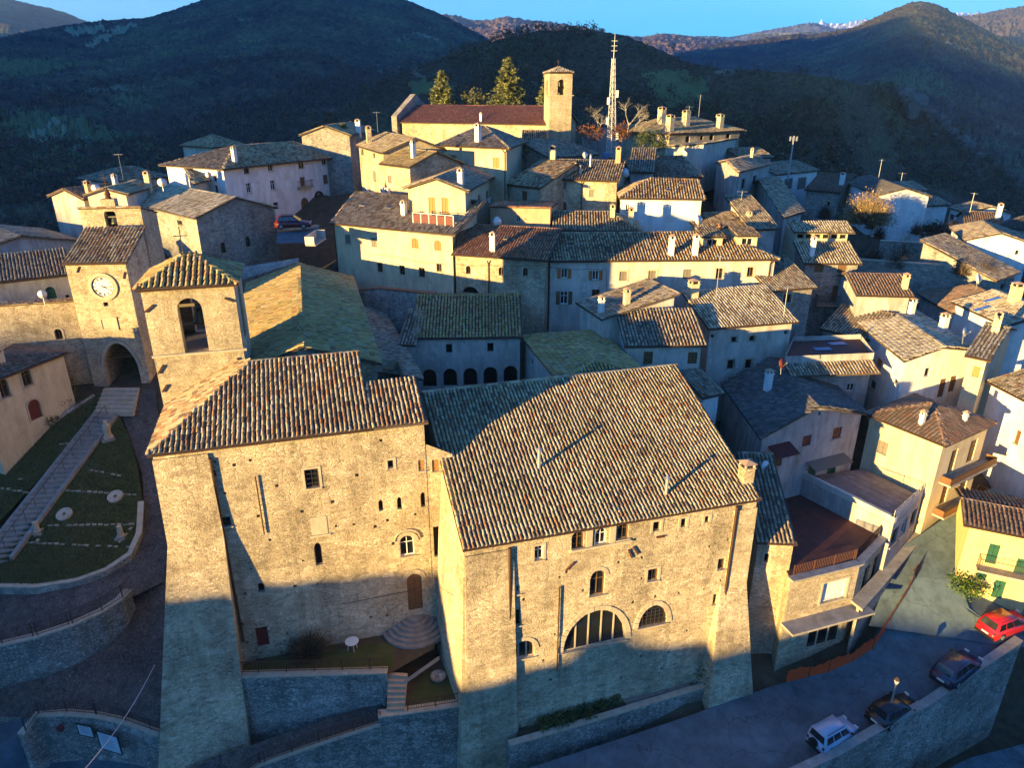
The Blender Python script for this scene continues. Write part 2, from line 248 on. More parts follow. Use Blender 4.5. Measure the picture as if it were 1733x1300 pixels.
def tiles(polys, pal, off, pitch=.30, row=.42, nseg=4, r=.105, wild=1.0):
    """barrel tiles over sloped polygons: polys = [[pts..]] with pts[0]->pts[1] along the eave"""
    VV = []; QQ = []; CC = []; nv = 0
    for P in polys:
        P = [Vector(p) for p in P]; e = (P[1] - P[0]); e.z = 0; e.normalize()
        nrm = Vector((0, 0, 0))
        for i in range(len(P)): nrm += (P[i] - P[0]).cross(P[(i + 1) % len(P)] - P[0])
        nrm.normalize()
        if nrm.z < 0: nrm = -nrm
        dn = Vector((nrm.x, nrm.y, 0))
        if dn.length < .02: continue
        e = Vector((-dn.y, dn.x, 0)).normalized(); sl_ = nrm.cross(e).normalized()
        if sl_.z < 0: sl_ = -sl_; e = -e
        o = P[0]; pts = np.array([((p - o).dot(e), (p - o).dot(sl_)) for p in P])
        ar = sum(pts[i][0]*pts[(i+1) % len(pts)][1] - pts[(i+1) % len(pts)][0]*pts[i][1] for i in range(len(pts)))
        if ar < 0: pts = pts[::-1]
        x0, y0 = pts.min(0); x1, y1 = pts.max(0)
        xs = np.arange(x0 + pitch * .5, x1, pitch); ys = np.arange(y0 - .03, y1, row)
        X, Y = np.meshgrid(xs, ys); X = X.ravel(); Y = Y.ravel(); yc = Y + row * .45
        ok = np.ones(len(X), bool)
        for i in range(len(pts)):
            a = pts[i]; b = pts[(i + 1) % len(pts)]; d = b - a; L = math.hypot(*d)
            if L < 1e-6: continue
            ok &= ((d[0] * (yc - a[1]) - d[1] * (X - a[0])) / L) > -.02
        X = X[ok]; Y = Y[ok]; n = len(X)
        if n == 0: continue
        X = X + rng.normal(0, .013 * wild, n); tilt = rng.normal(0, .022 * wild, n); dz = np.abs(rng.normal(0, .010 * wild, n)); yy = rng.normal(0, .018 * wild, n)
        s1, s2 = rng.random(2) * 6; sag = .045 * (1 + np.sin(X * .55 + s1) * np.cos(Y * .7 + s2)) * wild
        th = np.linspace(0, math.pi, nseg + 1); ca = np.cos(th); sa = np.sin(th)
        lo = np.stack([X[:, None] + r * 1.06 * ca - tilt[:, None] * .5, np.repeat((Y + yy)[:, None], nseg + 1, 1), r * .95 * sa + .03 + (dz + sag)[:, None]], 2)
        hi = np.stack([X[:, None] + r * .86 * ca + tilt[:, None] * .5, np.repeat((Y + yy + row * 1.06)[:, None], nseg + 1, 1), r * .8 * sa + sag[:, None]], 2)
        loc = np.concatenate([lo, hi], 1)
        B = np.array([e, sl_, nrm]); Wd = loc.reshape(-1, 3) @ B + np.array(o - Vector(off))
        k = nseg + 1; base = np.arange(n)[:, None] * 2 * k + nv
        q = np.stack([np.stack([base[:, 0] + j, base[:, 0] + j + 1, base[:, 0] + k + j + 1, base[:, 0] + k + j], 1) for j in range(nseg)], 1).reshape(-1, 4)
        cols, wt = PAL[pal]; cols = np.array(cols); ph = rng.random(4) * 6
        ww = Wd.reshape(n, -1, 3)[:, 0]; pat = np.sin(ww[:, 0] * .55 + ph[0] + 1.3 * np.sin(ww[:, 1] * .4 + ph[1])) * .5 + np.sin(ww[:, 1] * .9 + ph[2] + ww[:, 0] * .3) * .4
        c = cols[rng.choice(len(cols), n, p=wt)] * rng.uniform(.9, 1.1, (n, 1)) * (1 + .13 * pat[:, None])
        VV.append(Wd); QQ.append(q); CC.append(np.repeat(c, 2 * k, 0)); nv += n * 2 * k
    if not VV: return None
    return npmesh('tiles', np.concatenate(VV), np.concatenate(QQ), 'tile', np.concatenate(CC))
def caps(lines, pal, off, r=.13, row=.42):
    mb_v = []; mb_q = []; cc = []; nv = 0; cols, wt = PAL[pal]; cols = np.array(cols); k = 5
    for p, q in lines:
        p = Vector(p); q = Vector(q); L = (q - p).length
        if L < .3: continue
        d = (q - p) / L; s = d.cross(Vector((0, 0, 1))).normalized(); u = s.cross(d).normalized(); n = max(1, int(L / row)); st = L / n
        for i in range(n):
            a = p + d * st * i; b = p + d * (st * (i + 1.05)); jit = random.uniform(-.015, .015)
            for c_, rr in ((a, r * 1.1), (b, r * .9)):
                for j in range(k):
                    t = math.pi * j / (k - 1); mb_v.append(c_ + s * (rr * math.cos(t) + jit) + u * (rr * math.sin(t) * .85 - .01) - Vector(off))
            for j in range(k - 1): mb_q.append((nv + j, nv + j + 1, nv + k + j + 1, nv + k + j))
            c = cols[rng.choice(len(cols), p=wt)] * random.uniform(.9, 1.3); cc += [c] * (2 * k); nv += 2 * k
    if not mb_v: return None
    return npmesh('ridge_cap', np.array([tuple(v) for v in mb_v]), np.array(mb_q), 'tile', np.array(cc))
def shoot_poly(u, v, P):
    P = [Vector(p) for p in P]; n = (P[1] - P[0]).cross(P[2] - P[0]).normalized()
    h = GP(u, v, P[0], n); s = None
    for i in range(len(P)):
        c = (P[(i+1) % len(P)] - P[i]).cross(h - P[i]).dot(n)
        if abs(c) < 1e-6: continue
        if s is None: s = c > 0
        elif (c > 0) != s: return None
    return h
BASES = []      # (x, y, z) ground samples under the houses
# ------------------------------------------------------------------ houses
def inset(q, o):
    n = len(q); out = []
    c = sum((Vector((p[0], p[1])) for p in q), Vector((0, 0))) / n
    ls = []
    for i in range(n):
        a = Vector(q[i][:2]); b = Vector(q[(i+1) % n][:2]); d = (b - a).normalized(); m = Vector((-d.y, d.x))
        if m.dot(c - a) < 0: m = -m
        ls.append((a + m * o, d))
    for i in range(n):
        p, d = ls[i-1]; r_, e = ls[i]; den = d.x * e.y - d.y * e.x
        if abs(den) < 1e-6: out.append(r_); continue
        t = ((r_.x - p.x) * e.y - (r_.y - p.y) * e.x) / den; out.append(p + d * t)
    return out
def arch_pts(cx, z0, w_, h_, kind, n=8):
    """outline (s, z) of an opening, from the lower left anticlockwise"""
    x0, x1 = cx - w_/2, cx + w_/2
    if kind == '': return [(x0, z0), (x1, z0), (x1, z0 + h_), (x0, z0 + h_)]
    ra = min(w_ / 2, h_ * .98) if kind == 'a' else min(h_ * .6, w_ * .8)
    if kind == 'e': ra = h_ * .97
    pts = [(x0, z0), (x1, z0)]
    if kind in 'ae':
        for k in range(n + 1): t = math.pi * k / n; pts.append((cx + w_/2 * math.cos(t), z0 + h_ - ra + ra * math.sin(t)))
    else:
        for k in range(n // 2 + 1): t = k / (n // 2) * math.pi / 2; pts.append((cx + w_/2 * math.cos(t) , z0 + h_ - ra + ra * math.sin(t) ** 1.25))
        for k in range(1, n // 2 + 1): t = math.pi/2 + k / (n // 2) * math.pi / 2; pts.append((cx + w_/2 * math.cos(t), z0 + h_ - ra + ra * math.sin(t) ** 1.25))
    o = []
    for p in pts:
        if not o or math.hypot(p[0]-o[-1][0], p[1]-o[-1][1]) > 1e-4: o.append(p)
    return o
def inpoly(x, y, P):
    c = False; j = len(P) - 1
    for i in range(len(P)):
        if (P[i][1] > y) != (P[j][1] > y) and x < (P[j][0]-P[i][0]) * (y-P[i][1]) / (P[j][1]-P[i][1]) + P[i][0]: c = not c
        j = i
    return c
def perforated(outer, holes):
    vs = []; es = []
    for L in [outer] + holes:
        i = len(vs); vs += [Vector(p) for p in L]; es += [(i + k, i + (k + 1) % len(L)) for k in range(len(L))]
    ov_, _, of, _, _, _ = delaunay_2d_cdt(vs, es, [], 0, 1e-5)
    fs = []
    for f in of:
        cx = sum(ov_[k].x for k in f) / len(f); cy = sum(ov_[k].y for k in f) / len(f)
        if inpoly(cx, cy, outer) and not any(inpoly(cx, cy, h) for h in holes): fs.append(f)
    return ov_, fs
class Wall:
    """a vertical wall face from p to q (xy), seen from outside on the right of p->q"""
    def __init__(s, p, q, zb, tops):   # tops = [(t, z)...] from p to q
        s.p = Vector((p[0], p[1], 0)); s.q = Vector((q[0], q[1], 0)); s.e = (s.q - s.p); s.L = s.e.length; s.e.normalize()
        s.n = Vector((s.e.y, -s.e.x, 0)); s.zb = zb; s.tops = tops; s.holes = []
        s.outer = [(0, zb), (s.L, zb)] + [(t * s.L, z) for t, z in reversed(tops)]
    def at(s, x, z, out=0.0): return s.p + s.e * x + Vector((0, 0, z)) + s.n * out
    def px(s, u, v): h = GP(u, v, s.p, s.n); return (h - s.p).dot(s.e), h.z
def opening(root, W, x, z, w_, h_, style, depth=.24):
    """one window or door, sub-parts under it; returns the hole outline or None"""
    kind = ''
    st = style
    if st[0] in 'aep' and len(st) > 1: kind = st[0]; st = st[1:]
    plus = st.endswith('+'); st = st.rstrip('+'); mt = 'wood'
    if ':' in st: st, mt = st.split(':')
    P = arch_pts(x, z - h_/2, w_, h_, kind)
    if any(not inpoly(a, b, W.outer) for a, b in P): return None
    for H in W.holes:
        if any(inpoly(a, b, H) for a, b in P) or any(inpoly(a, b, P) for a, b in H): return None
    W.holes.append(P)
    if st == 'x': return P
    nm = 'door' if st == 'd' else 'window'
    fr = MB(); t_ = .07 if w_ > .6 else .045
    # frame: ring set back in the reveal
    inn = [(x + (a - x) * (1 - 2 * t_ / w_), z + (b - z) * (1 - 2 * t_ / h_)) for a, b in P]
    dd = -depth * .62
    for k in range(len(P)):
        k2 = (k + 1) % len(P)
        fr.poly([W.at(*P[k], dd), W.at(*P[k2], dd), W.at(*inn[k2], dd), W.at(*inn[k], dd)])
        fr.poly([W.at(*inn[k], dd), W.at(*inn[k2], dd), W.at(*inn[k2], dd - .06), W.at(*inn[k], dd - .06)])
    if st in 'go':
        fr.obox(W.at(x - .03, z - h_/2 + .03, dd - .05), W.e * .06, W.n * .04, Vector((0, 0, h_ - .06)))
        if h_ > 1.0: fr.obox(W.at(x - w_/2 + .03, z + h_ * .12, dd - .05), W.e * (w_ - .06), W.n * .035, Vector((0, 0, .05)))
    if st == 'm':      # large glazed arch: several mullions
        nmul = max(2, int(w_ / 1.0))
        for k in range(1, nmul + 1):
            sx = x - w_/2 + w_ * k / (nmul + 1); top = max(b for a, b in P) ; hh = h_ * (1 - ((sx - x) / (w_/2)) ** 2) ** .5 if kind else h_
            fr.obox(W.at(sx - .05, z - h_/2, dd - .05), W.e * .10, W.n * .05, Vector((0, 0, hh * .97)))
    fm = {'g': 'whitewood' if random.random() < .45 else 'wood', 'o': 'whitewood', 's': mt, 'd': mt, 'k': 'greywood', 'r': 'iron', 'm': 'stonesmooth', 'w': 'whitewood'}[st]
    sill = MB()
    win = fr.build(nm, fm, root)
    if st not in 'dk' and h_ > .55:
        sill.obox(W.at(x - w_/2 - .1, z - h_/2 - .09, -.02), W.e * (w_ + .2), W.n * .12, Vector((0, 0, .088))); sill.build('sill', 'stonesmooth', win)
    pane = MB(); pane.poly([W.at(a, b, -depth * .9) for a, b in P])
    if st in 'sd':
        lv = MB()
        half = 2 if w_ > .7 else 1
        for k in range(half):
            x0 = x - w_/2 + k * w_/half
            Q = [(a, b) for a, b in P]
            pl_ = [(max(x0 + .012, min(x0 + w_/half - .012, a)), b) for a, b in Q]
            lv.prism([W.at(a, b, -depth * .5) for a, b in pl_], W.n * .04)
            nb = max(2, int(h_ / .45))
            for j in range(nb + 1):
                zz = z - h_/2 + .04 + (h_ * (.86 if not kind else .7) - .1) * j / nb
                lv.obox(W.at(x0 + .03, zz, -depth * .5 + .035), W.e * (w_/half - .06), W.n * .025, Vector((0, 0, .06)))
        lv.build('shutter' if st == 's' else 'door_leaf', mt, win)
    else:
        pane.build('pane', 'dark' if st in 'k' else ('whitewood' if st == 'w' else 'glass'), win)  # dark openings get a near-black sheet in place of the shaded room
    if st == 'r':
        g = MB(); nx = max(2, int(w_ / .28)); nz = max(2, int(h_ / .28))
        for k in range(1, nx): g.obox(W.at(x - w_/2 + w_*k/nx - .015, z - h_/2, -.03), W.e * .03, W.n * .02, Vector((0, 0, h_ * (.97 if not kind else .8))))
        for k in range(1, nz): g.obox(W.at(x - w_/2, z - h_/2 + h_*k/nz - .015, -.035), W.e * w_, W.n * .02, Vector((0, 0, .03)))
        g.build('grille', 'iron', win)
    if st == 'o':
        for sgn in (-1, 1):
            g = MB(); x0 = x + sgn * (w_/2 + .04) - (w_/2 if sgn < 0 else 0)
            g.obox(W.at(x0, z - h_/2, .03), W.e * (w_/2), W.n * .045, Vector((0, 0, h_)))
            for j in range(5): g.obox(W.at(x0 + .04, z - h_/2 + .06 + (h_ - .16) * j / 4, .07), W.e * (w_/2 - .08), W.n * .018, Vector((0, 0, .05)))
            g.build('shutter', mt, win)
    if plus:
        g = MB(); t2 = .16
        big = [(x + (a - x) * (1 + 2 * t2 / w_), z + (b - z) * (1 + 2 * t2 / h_)) for a, b in P]
        for k in range(len(P)):
            k2 = (k + 1) % len(P)
            if k == 0: continue
            g.poly([W.at(*P[k], .035), W.at(*P[k2], .035), W.at(*big[k2], .035), W.at(*big[k], .035)])
            g.poly([W.at(*big[k], .035), W.at(*big[k2], .035), W.at(*big[k2], -.02), W.at(*big[k], -.02)])
            g.poly([W.at(*P[k], .035), W.at(*P[k2], .035), W.at(*P[k2], -.02), W.at(*P[k], -.02)])
        g.build('surround', 'stonesmooth', win)
    return P
def build_walls(root, walls, m, depth=.24, name='wall', closed=True):
    mb = MB(); off = root.location
    for W in walls:
        vs, fs = perforated(W.outer, W.holes)
        i = len(mb.v); mb.v += [W.at(p.x, p.y) for p in vs]; mb.f += [tuple(i + k for k in f) for f in fs]
        for H in W.holes:
            for k in range(len(H)):
                a, b = H[k], H[(k + 1) % len(H)]
                mb.poly([W.at(*a), W.at(*b), W.at(*b, -depth), W.at(*a, -depth)])
    me = rawmesh(name, [v - off for v in mb.v], mb.f, m)
    bm = bmesh.new(); bm.from_mesh(me); bmesh.ops.remove_doubles(bm, verts=bm.verts, dist=1e-4); bmesh.ops.recalc_face_normals(bm, faces=bm.faces); bm.to_mesh(me); bm.free()
    return link(name, me, root)
def kind_fix(r): return r[0] == 'gable' and r[2:3] and r[2] > 0
class House:
    def __init__(s, label, A, B, Y=None, z=None, YB=None, D=None, C=None, depth=8.0, h=6.0, roof=('gable', .36, 0, 0, .5), wall='cream', pal='tan',
                 ov=.35, wins=(), chim=(), sky=(), pitch=.30, row=.42, nseg=3, name='house', cat='house', base=None, AB=None, extra=3.0, skew=0.0, pipes=(), finish=True, group=None):
        if AB is not None: a, b = Vector(AB[0]), Vector(AB[1]); z = a.z
        else:
            if z is None: z = GY(*A, Y).z if Y is not None else GY(*B, YB).z
            a = GZ(*A, z); b = GZ(*B, z)
        e = (b - a).normalized(); n = Vector((-e.y, e.x, 0))
        d = GZ(*D, z) if D is not None else None; c = GZ(*C, z) if C is not None else None
        if d is None and c is None: d = a + n * depth + e * skew; c = b + n * depth + e * skew * (0 if kind_fix(roof) else 1)
        elif d is None: d = c + (a - b)
        elif c is None: c = b + (d - a)
        s.q = [a, b, c, d]; s.z = z; s.zb = base if base is not None else z - h; s.ov = ov; s.pal = pal; s.wallm = wall; s.roof = roof
        s.pitch, s.row, s.nseg = pitch, row, nseg
        cx = (a + b + c + d) / 4; s.root = thing(name, label, cat, (cx.x, cx.y, s.zb), group)
        for p in (a, b, c, d, cx): BASES.append((p.x, p.y, s.zb))
        s.make_roof()
        ins = inset([a, b, c, d], ov); s.walls = []
        for i in range(4):
            p, q = ins[i], ins[(i + 1) % 4]; tops = [0.0]
            if i in s.mid: tops.append(s.mid[i])
            tops.append(1.0)
            s.walls.append(Wall(p, q, s.zb - extra, [(t, s.zr(p + (q - p) * t) - .13) for t in tops]))
        for wn in wins: s.win(*wn)
        for cn in chim: s.chimney(*cn)
        for k in sky: s.skylight(*k)
        for k in pipes: s.pipe(*k)
        if finish: s.finish()
    def zr(s, p): return min(o.z - (m.x * (p[0] - o.x) + m.y * (p[1] - o.y)) / m.z for o, m in s.planes)
    def make_roof(s):
        a, b, c, d = s.q; kind = s.roof[0]; s.faces = []; s.lines = []; s.mid = {}; up = Vector((0, 0, 1))
        if kind in ('gable', 'cross'):
            slope, h1, h2, rf = (list(s.roof[1:]) + [.36, 0, 0, .5][len(s.roof) - 1:])[:4]
            k = 0
            if kind == 'cross': a, b, c, d = b, c, d, a; k = 1
            m0 = a.lerp(d, rf); m1 = b.lerp(c, rf); dep = abs((d - a).dot(Vector((-(b-a).y, (b-a).x, 0)).normalized())); rise = slope * dep * rf
            ax = (m1 - m0).normalized(); Ln = (m1 - m0).length
            if h1 + h2 > Ln - .05: f = (Ln - .1) / (h1 + h2); h1 *= f; h2 *= f
            r0 = m0 + ax * h1 + up * rise; r1 = m1 - ax * h2 + up * rise
            s.faces = [[a, b, r1, r0], [c, d, r0, r1]]
            if h1 > 0: s.faces.append([d, a, r0]); s.lines += [(a, r0), (d, r0)]
            else: s.mid[(3 + k) % 4] = 1 - rf
            if h2 > 0: s.faces.append([b, c, r1]); s.lines += [(b, r1), (c, r1)]
            else: s.mid[(1 + k) % 4] = rf
            s.lines.append((r0, r1)); s.ridge = (r0, r1)
        elif kind == 'shed':
            r = s.roof[1] * abs((d - a).dot(Vector((-(b-a).y, (b-a).x, 0)).normalized())); s.faces = [[a, b, c + up * r, d + up * r]]; s.lines = [(d + up * r, c + up * r)]
        elif kind == 'shedr':     # rises to the right
            r = s.roof[1] * (b - a).length; s.faces = [[d, a, b + up * r, c + up * r]]; s.lines = [(b + up * r, c + up * r)]
        elif kind == 'shedb':     # falls away to the back
            r = s.roof[1] * (d - a).length; s.faces = [[c - up * r, d - up * r, a, b]]; s.lines = [(a, b)]
        elif kind == 'flat': s.faces = [[a, b, c, d]]
        elif kind == 'custom': s.faces = s.roof[1]; s.lines = s.roof[2]; s.mid = s.roof[3] if len(s.roof) > 3 else {}
        s.planes = []
        for F in s.faces:
            m = (F[1] - F[0]).cross(F[2] - F[0]).normalized()
            if m.z < 0: m = -m
            s.planes.append((F[0].copy(), m))
    def win(s, wi, u, v, wp, hp, st):
        W = s.walls[wi]; x, z = W.px(u, v)
        w_ = abs(W.px(u + wp/2, v)[0] - W.px(u - wp/2, v)[0]); h_ = abs(W.px(u, v - hp/2)[1] - W.px(u, v + hp/2)[1])
        if opening(s.root, W, x, z, w_, h_, st) is None: print('WIN?', s.root['label'][:30], wi, u, v, round(x, 1), round(z, 1), round(W.L, 1), [round(t[1], 1) for t in W.tops])
    def pipe(s, wi, u, v0, r=.06):
        W = s.walls[wi]; x, z = W.px(u, v0); g = MB(); g.tube(W.at(x, s.zb - .3, .1), W.at(x, z, .1), r, n=6)
        g.tube(W.at(x, z, .1), W.at(x, z + .35, s.ov + .05), r, n=6); g.build('downpipe', 'copper', s.root)
    def hit(s, u, v):
        best = None
        for F in s.faces:
            h = shoot_poly(u, v, F)
            if h is not None and (best is None or h.length < best.length): best = h
        return best
    def chimney(s, u, v, hgt=1.3, kind='s', w_=.5):
        h = s.hit(u, v)
        if h is None: print('CHIM?', s.root['label'][:30], u, v); return
        rz = math.atan2((s.q[1] - s.q[0]).y, (s.q[1] - s.q[0]).x); h = Vector((h.x, h.y, h.z))
        if kind == 'p':
            g = MB(); g.tube(h - Vector((0, 0, .3)), h + Vector((0, 0, hgt)), .11, n=8); g.lathe(h + Vector((0, 0, hgt + .05)), [(.2, 0), (.02, .14)], 8); g.build('chimney', 'steel', s.root); return
        g = MB(); g.box(h - Vector((0, 0, .6)), w_, w_, hgt + .6, rz); m = {'s': s.wallm, 'b': 'tanwall', 'w': 'white', 'c': 'cream'}.get(kind, s.wallm)
        g.box(h + Vector((0, 0, hgt + .0)), w_ + .12, w_ + .12, .07, rz)
        for sx in (-1, 1):
            for sy in (-1, 1):
                ex = Vector((math.cos(rz), math.sin(rz), 0)); ey = Vector((-ex.y, ex.x, 0))
                g.box(h + ex * sx * (w_/2 - .06) + ey * sy * (w_/2 - .06) + Vector((0, 0, hgt + .07)), .11, .11, .26, rz)
        ch = g.build('chimney', m, s.root)
        f = MB(); t0 = h + Vector((0, 0, hgt + .33)); ex = Vector((math.cos(rz), math.sin(rz), 0)) * (w_/2 + .1); ey = Vector((-ex.y, ex.x, 0)); tp = t0 + Vector((0, 0, .2))
        c4 = [t0 - ex - ey, t0 + ex - ey, t0 + ex + ey, t0 - ex + ey]
        for k in range(4): f.poly([c4[k], c4[(k + 1) % 4], tp])
        f.poly(c4[::-1]); f.build('chimney_cap', 'tanwall', ch)
        d = MB(); d.box(h + Vector((0, 0, hgt + .08)), w_ - .24, w_ - .24, .2, rz); d.build('flue', 'dark', ch)
    def skylight(s, u, v, wp, hp):
        h = s.hit(u, v)
        if h is None: return
        F = min(s.faces, key=lambda F: abs((F[1]-F[0]).cross(F[2]-F[0]).normalized().dot(h - F[0])))
        n = (F[1]-F[0]).cross(F[2]-F[0]).normalized(); n = n if n.z > 0 else -n; e = Vector((-n.y, n.x, 0)).normalized(); q = n.cross(e)
        t = h.length; w_ = wp / FP * t; hh = hp / FP * t * 1.6
        g = MB(); g.obox(h - e*w_/2 - q*hh/2 + n*.02, e*w_, q*hh, n*.17); k = g.build('skylight', 'greywood', s.root)
        p = MB(); p.obox(h - e*(w_/2-.07) - q*(hh/2-.07) + n*.15, e*(w_-.14), q*(hh-.14), n*.055); p.build('pane', 'glass', k)
    def finish(s, depth=.24):
        build_walls(s.root, s.walls, s.wallm, depth)
        off = s.root.location
        if s.roof[0] == 'flat': return
        g = MB()
        for F in s.faces: g.prism([p - Vector((0, 0, .14)) for p in F], (0, 0, .13))
        rf = g.build('roof', 'slab', s.root)
        me = tiles(s.faces, s.pal, off, s.pitch, s.row, s.nseg, r=s.pitch * .35)
        if me: link('tiles', me, rf, 'stuff')
        me = caps(s.lines, s.pal, off)
        if me: link('ridge_cap', me, rf)
        gt = MB()      # gutter along the front eave
        a, b = s.faces[0][0], s.faces[0][1]
        gt.tube(a - Vector((0, 0, .06)), b - Vector((0, 0, .06)), .065, n=6); gt.build('gutter', 'copper', s.root)
# ------------------------------------------------------------------ town houses (corner pixels at eave level, distance Y of the first corner)
HS = {}
def h(key, label, A, B, **k): HS[key] = House(label, A, B, **k); return HS[key]
# --- row above the cloister
h1a, h1b = GZ(559,378,GY(559,378,78).z), GZ(770,398.5,GY(559,378,78).z); h1e = (h1b - h1a).normalized(); h1n = Vector((-h1e.y, h1e.x, 0)); h1L = (h1b - h1a).length
def h1(al, ru, up_=True): return h1a + h1e * al + h1n * ru + Vector((0, 0, .38 * min(ru, 13 - ru) if up_ else 0))
TR0, TR1, TRU = h1L - 5.9, h1L - 1.0, 1.4
r0_, d0_ = h1(-1.5, 6.5), h1(-6, 13)
h('H1', 'long cream house whose roof holds a small terrace with brown railing', None, None, AB=(h1a, h1b), depth=13, skew=-6, h=9.5, wall='cream', pal='grey',
  roof=('custom', [[h1a, h1(TR0, 0), h1(TR0, 6.5), r0_], [h1(TR0, 0), h1(TR1, 0), h1(TR1, TRU), h1(TR0, TRU)], [h1(TR1, 0), h1b, h1(h1L, 6.5), h1(TR1, 6.5)], [d0_, h1a, r0_], [h1(h1L - 6, 13), d0_, r0_, h1(h1L, 6.5)]], [(r0_, h1(h1L - 6.6, 6.5)), (h1a, r0_)]),
  wins=[(0,588.6,404.6,9,15,'s:greywood'),(0,633,410,9,15,'s:greywood'),(0,702.5,411,12,17,'as:orangewood'),(0,741,415,12,17,'as:orangewood'),(0,643,452.6,9,16,'r'),(0,680.6,457,9,16,'r'),(0,714,461,10,16,'r'),(0,743,453,9,13,'g'),
        (3,541,398,9,18,'o:redwood'),(3,540,438,9,19,'d:wood')], chim=[(684,365,1.2,'w')], sky=[(615,348,11,5),(659,352,11,5)], pipes=[(0,566,384)])
h('H2', 'low stone house with a bright red tile roof under the windowed tan wall', (763,430.5), (927,441.5), Y=71, depth=6.0, h=6.5, roof=('shed',.34), wall='stone', pal='red', pitch=.27,
  wins=[(0,792.5,457,8,14,'ak'),(0,848,459,8,14,'ag'),(0,889,460,8,14,'ag'),(0,796,491,27,12,'ak')], chim=[(834,425,1.5,'w')], sky=[(856,405,8,5),(897,407,8,5)], pipes=[(0,827,446)])
h('H3', 'flat-topped tan plastered block with one tiny window behind the red roof', (828,349), (933,351.5), Y=78.6, depth=7, h=6, roof=('shedb',.06), wall='tanwall', pal='red', ov=.12, wins=[(0,877,370.5,6,9,'g')])
h('H4', 'set-back cream attic house with two ochre doors opening on the tiles', (934,390), (1086,391.7), Y=76.4, depth=8, h=3.6, roof=('gable',.36,0,3.5), wall='cream', pal='mix',
  wins=[(0,953.5,410,13,26,'d:ochrewood'),(0,1025.5,410,13,26,'d:ochrewood')], chim=[(1036,368,1.0,'c'),(1067,380,1.4,'c')])
h('H5', 'long pale house with two roof dormers and orange open shutters', (926,442.5), (1320,439.4), Y=69.4, depth=10.1, h=6.8, roof=('gable',.37,0,5), wall='pale', pal='mix',
  wins=[(0,955,463,11,16,'o:orangewood'),(0,1008,466,11,16,'o:orangewood'),(0,1054.7,467,13,15,'s:greywood+'),(0,1103.5,467,13,18,'s:greywood+'),(0,1163,464,14,17,'s:greywood'),(0,1217.5,463,12,18,'g+'),(0,1270,460,11,16,'g+'),(0,954.5,504,13,22,'o:wood'),(0,1008,500,13,20,'g')],
  chim=[(1135,432,1.6,'w'),(1175.5,432,1.7,'w')], pipes=[(0,929,450),(0,1303,446)])
h('H5b', 'upper tile-roofed pavilion behind the two dormers', (1178,387), (1280,381), Y=80, depth=6.5, h=4, roof=('gable',.34,0,1.5), wall='cream', pal='mix', chim=[(1266,377,.9,'c')])
# --- upper rows
h('D1', 'big white palazzo with hip roof and small wreath-like ring on its wall', (376,287), (585,265), Y=95, depth=12.8, h=9, roof=('gable',.36,8,4.4), wall='white', pal='mix', ov=.7,
  wins=[(0,417,288,9,11,'g'),(0,458,284,9,11,'g'),(0,509.6,279,9,11,'g'),(0,549,275,8,10,'g'),(0,421,318,8,17,'g'),(0,462,313,8,17,'g'),(0,512,307,8,15,'s:wood'),(0,551,303,8,15,'s:wood'),(0,467,348,8,12,'k'),(0,516,343,13,18,'ad:wood'),(3,364,302,5,10,'k'),(3,366,320,5,12,'k')],
  chim=[(459,241,2.2,'b',1.0),(555,258,1.5,'w'),(398,275,1.6,'w')], sky=[])
h('D1b', 'small tiled wing behind the big white palazzo', (361,250), (420,246), Y=118, depth=9, h=5, roof=('gable',.36,3,3), wall='pale', pal='tan')
h('D2a', 'tall stone house with a slim chimney below the hilltop church', (602,246), (645,259), Y=102, depth=8.5, h=9, roof=('gable',.38), wall='stone', pal='tan',
  wins=[(0,613,257,4,10,'k'),(0,633,263,4,9,'k'),(0,634,298,5,17,'s:greywood')], chim=[(625,243,1.8,'s',.6),(655,269,2.4,'w',.5)])
h('D2c', 'sun-bleached tiled house with twin chimneys at the town edge', (594,229.5), (636,221), Y=112, depth=8, h=6, roof=('gable',.35), wall='stonegrey', pal='tan', chim=[(607,226,1.7,'w',.7),(614,227,1.2,'w',.6)])
h('D2b', 'low stone house with lichen tiles and wall-mounted air units', (641,277), (692,283.5), Y=88, depth=8, h=6.5, roof=('gable',.38), wall='stone', pal='moss',
  wins=[(0,660,303,6,12,'s:greywood')], chim=[(700,268,1.6,'w',.45)])
h('D3', 'square cream house with hip roof and two brown shuttered windows', (737,246), (862.5,251.5), Y=92, C=(892,240), h=11, roof=('gable',.36,5,5), wall='cream', pal='grey', ov=.55,
  wins=[(0,767,271,11,18,'s:ochrewood'),(0,840,275,11,18,'s:ochrewood')], chim=[(809,240,1.7,'w',.6)], pipes=[(0,855,258)])
h('D4', 'cream gabled house with two ochre balcony doors above a roof terrace', (681,319), (793,324.5), Y=77, C=(837.6,298), h=7, roof=('cross',.32), wall='cream', pal='grey', ov=.5,
  wins=[(0,731.5,349,12,31,'d:ochrewood'),(0,753.5,350,12,31,'d:ochrewood'),(1,811,337,4,16,'k'),(1,825,329,4,14,'k')], chim=[(780,315,1.4,'w',.55)])
h('D5l', 'lower stone wing with pale-framed door beside the cream hip house', (853,311.5), (915,318.5), Y=88, depth=13, h=6.5, roof=('gable',.36), wall='stone', pal='mix',
  wins=[(0,888,335,9,24,'d:wood+'),(0,862.5,332,5,20,'g+')])
h('D5', 'broad stone house with brown shutters and a row of roof pipes', (914.6,303), (1048.5,307), Y=88, depth=10.2, h=8, roof=('gable',.37), wall='stone', pal='mix',
  wins=[(0,948,314,10,12,'o:greywood'),(0,1001,327,8,13,'s:greywood'),(0,948,349,10,15,'o:wood')], chim=[(935,271,1.3,'c',.8),(999,282,1.3,'p'),(1046,276,1.5,'b',.6),(982,296,1.0,'p')], pipes=[(0,985,312)])
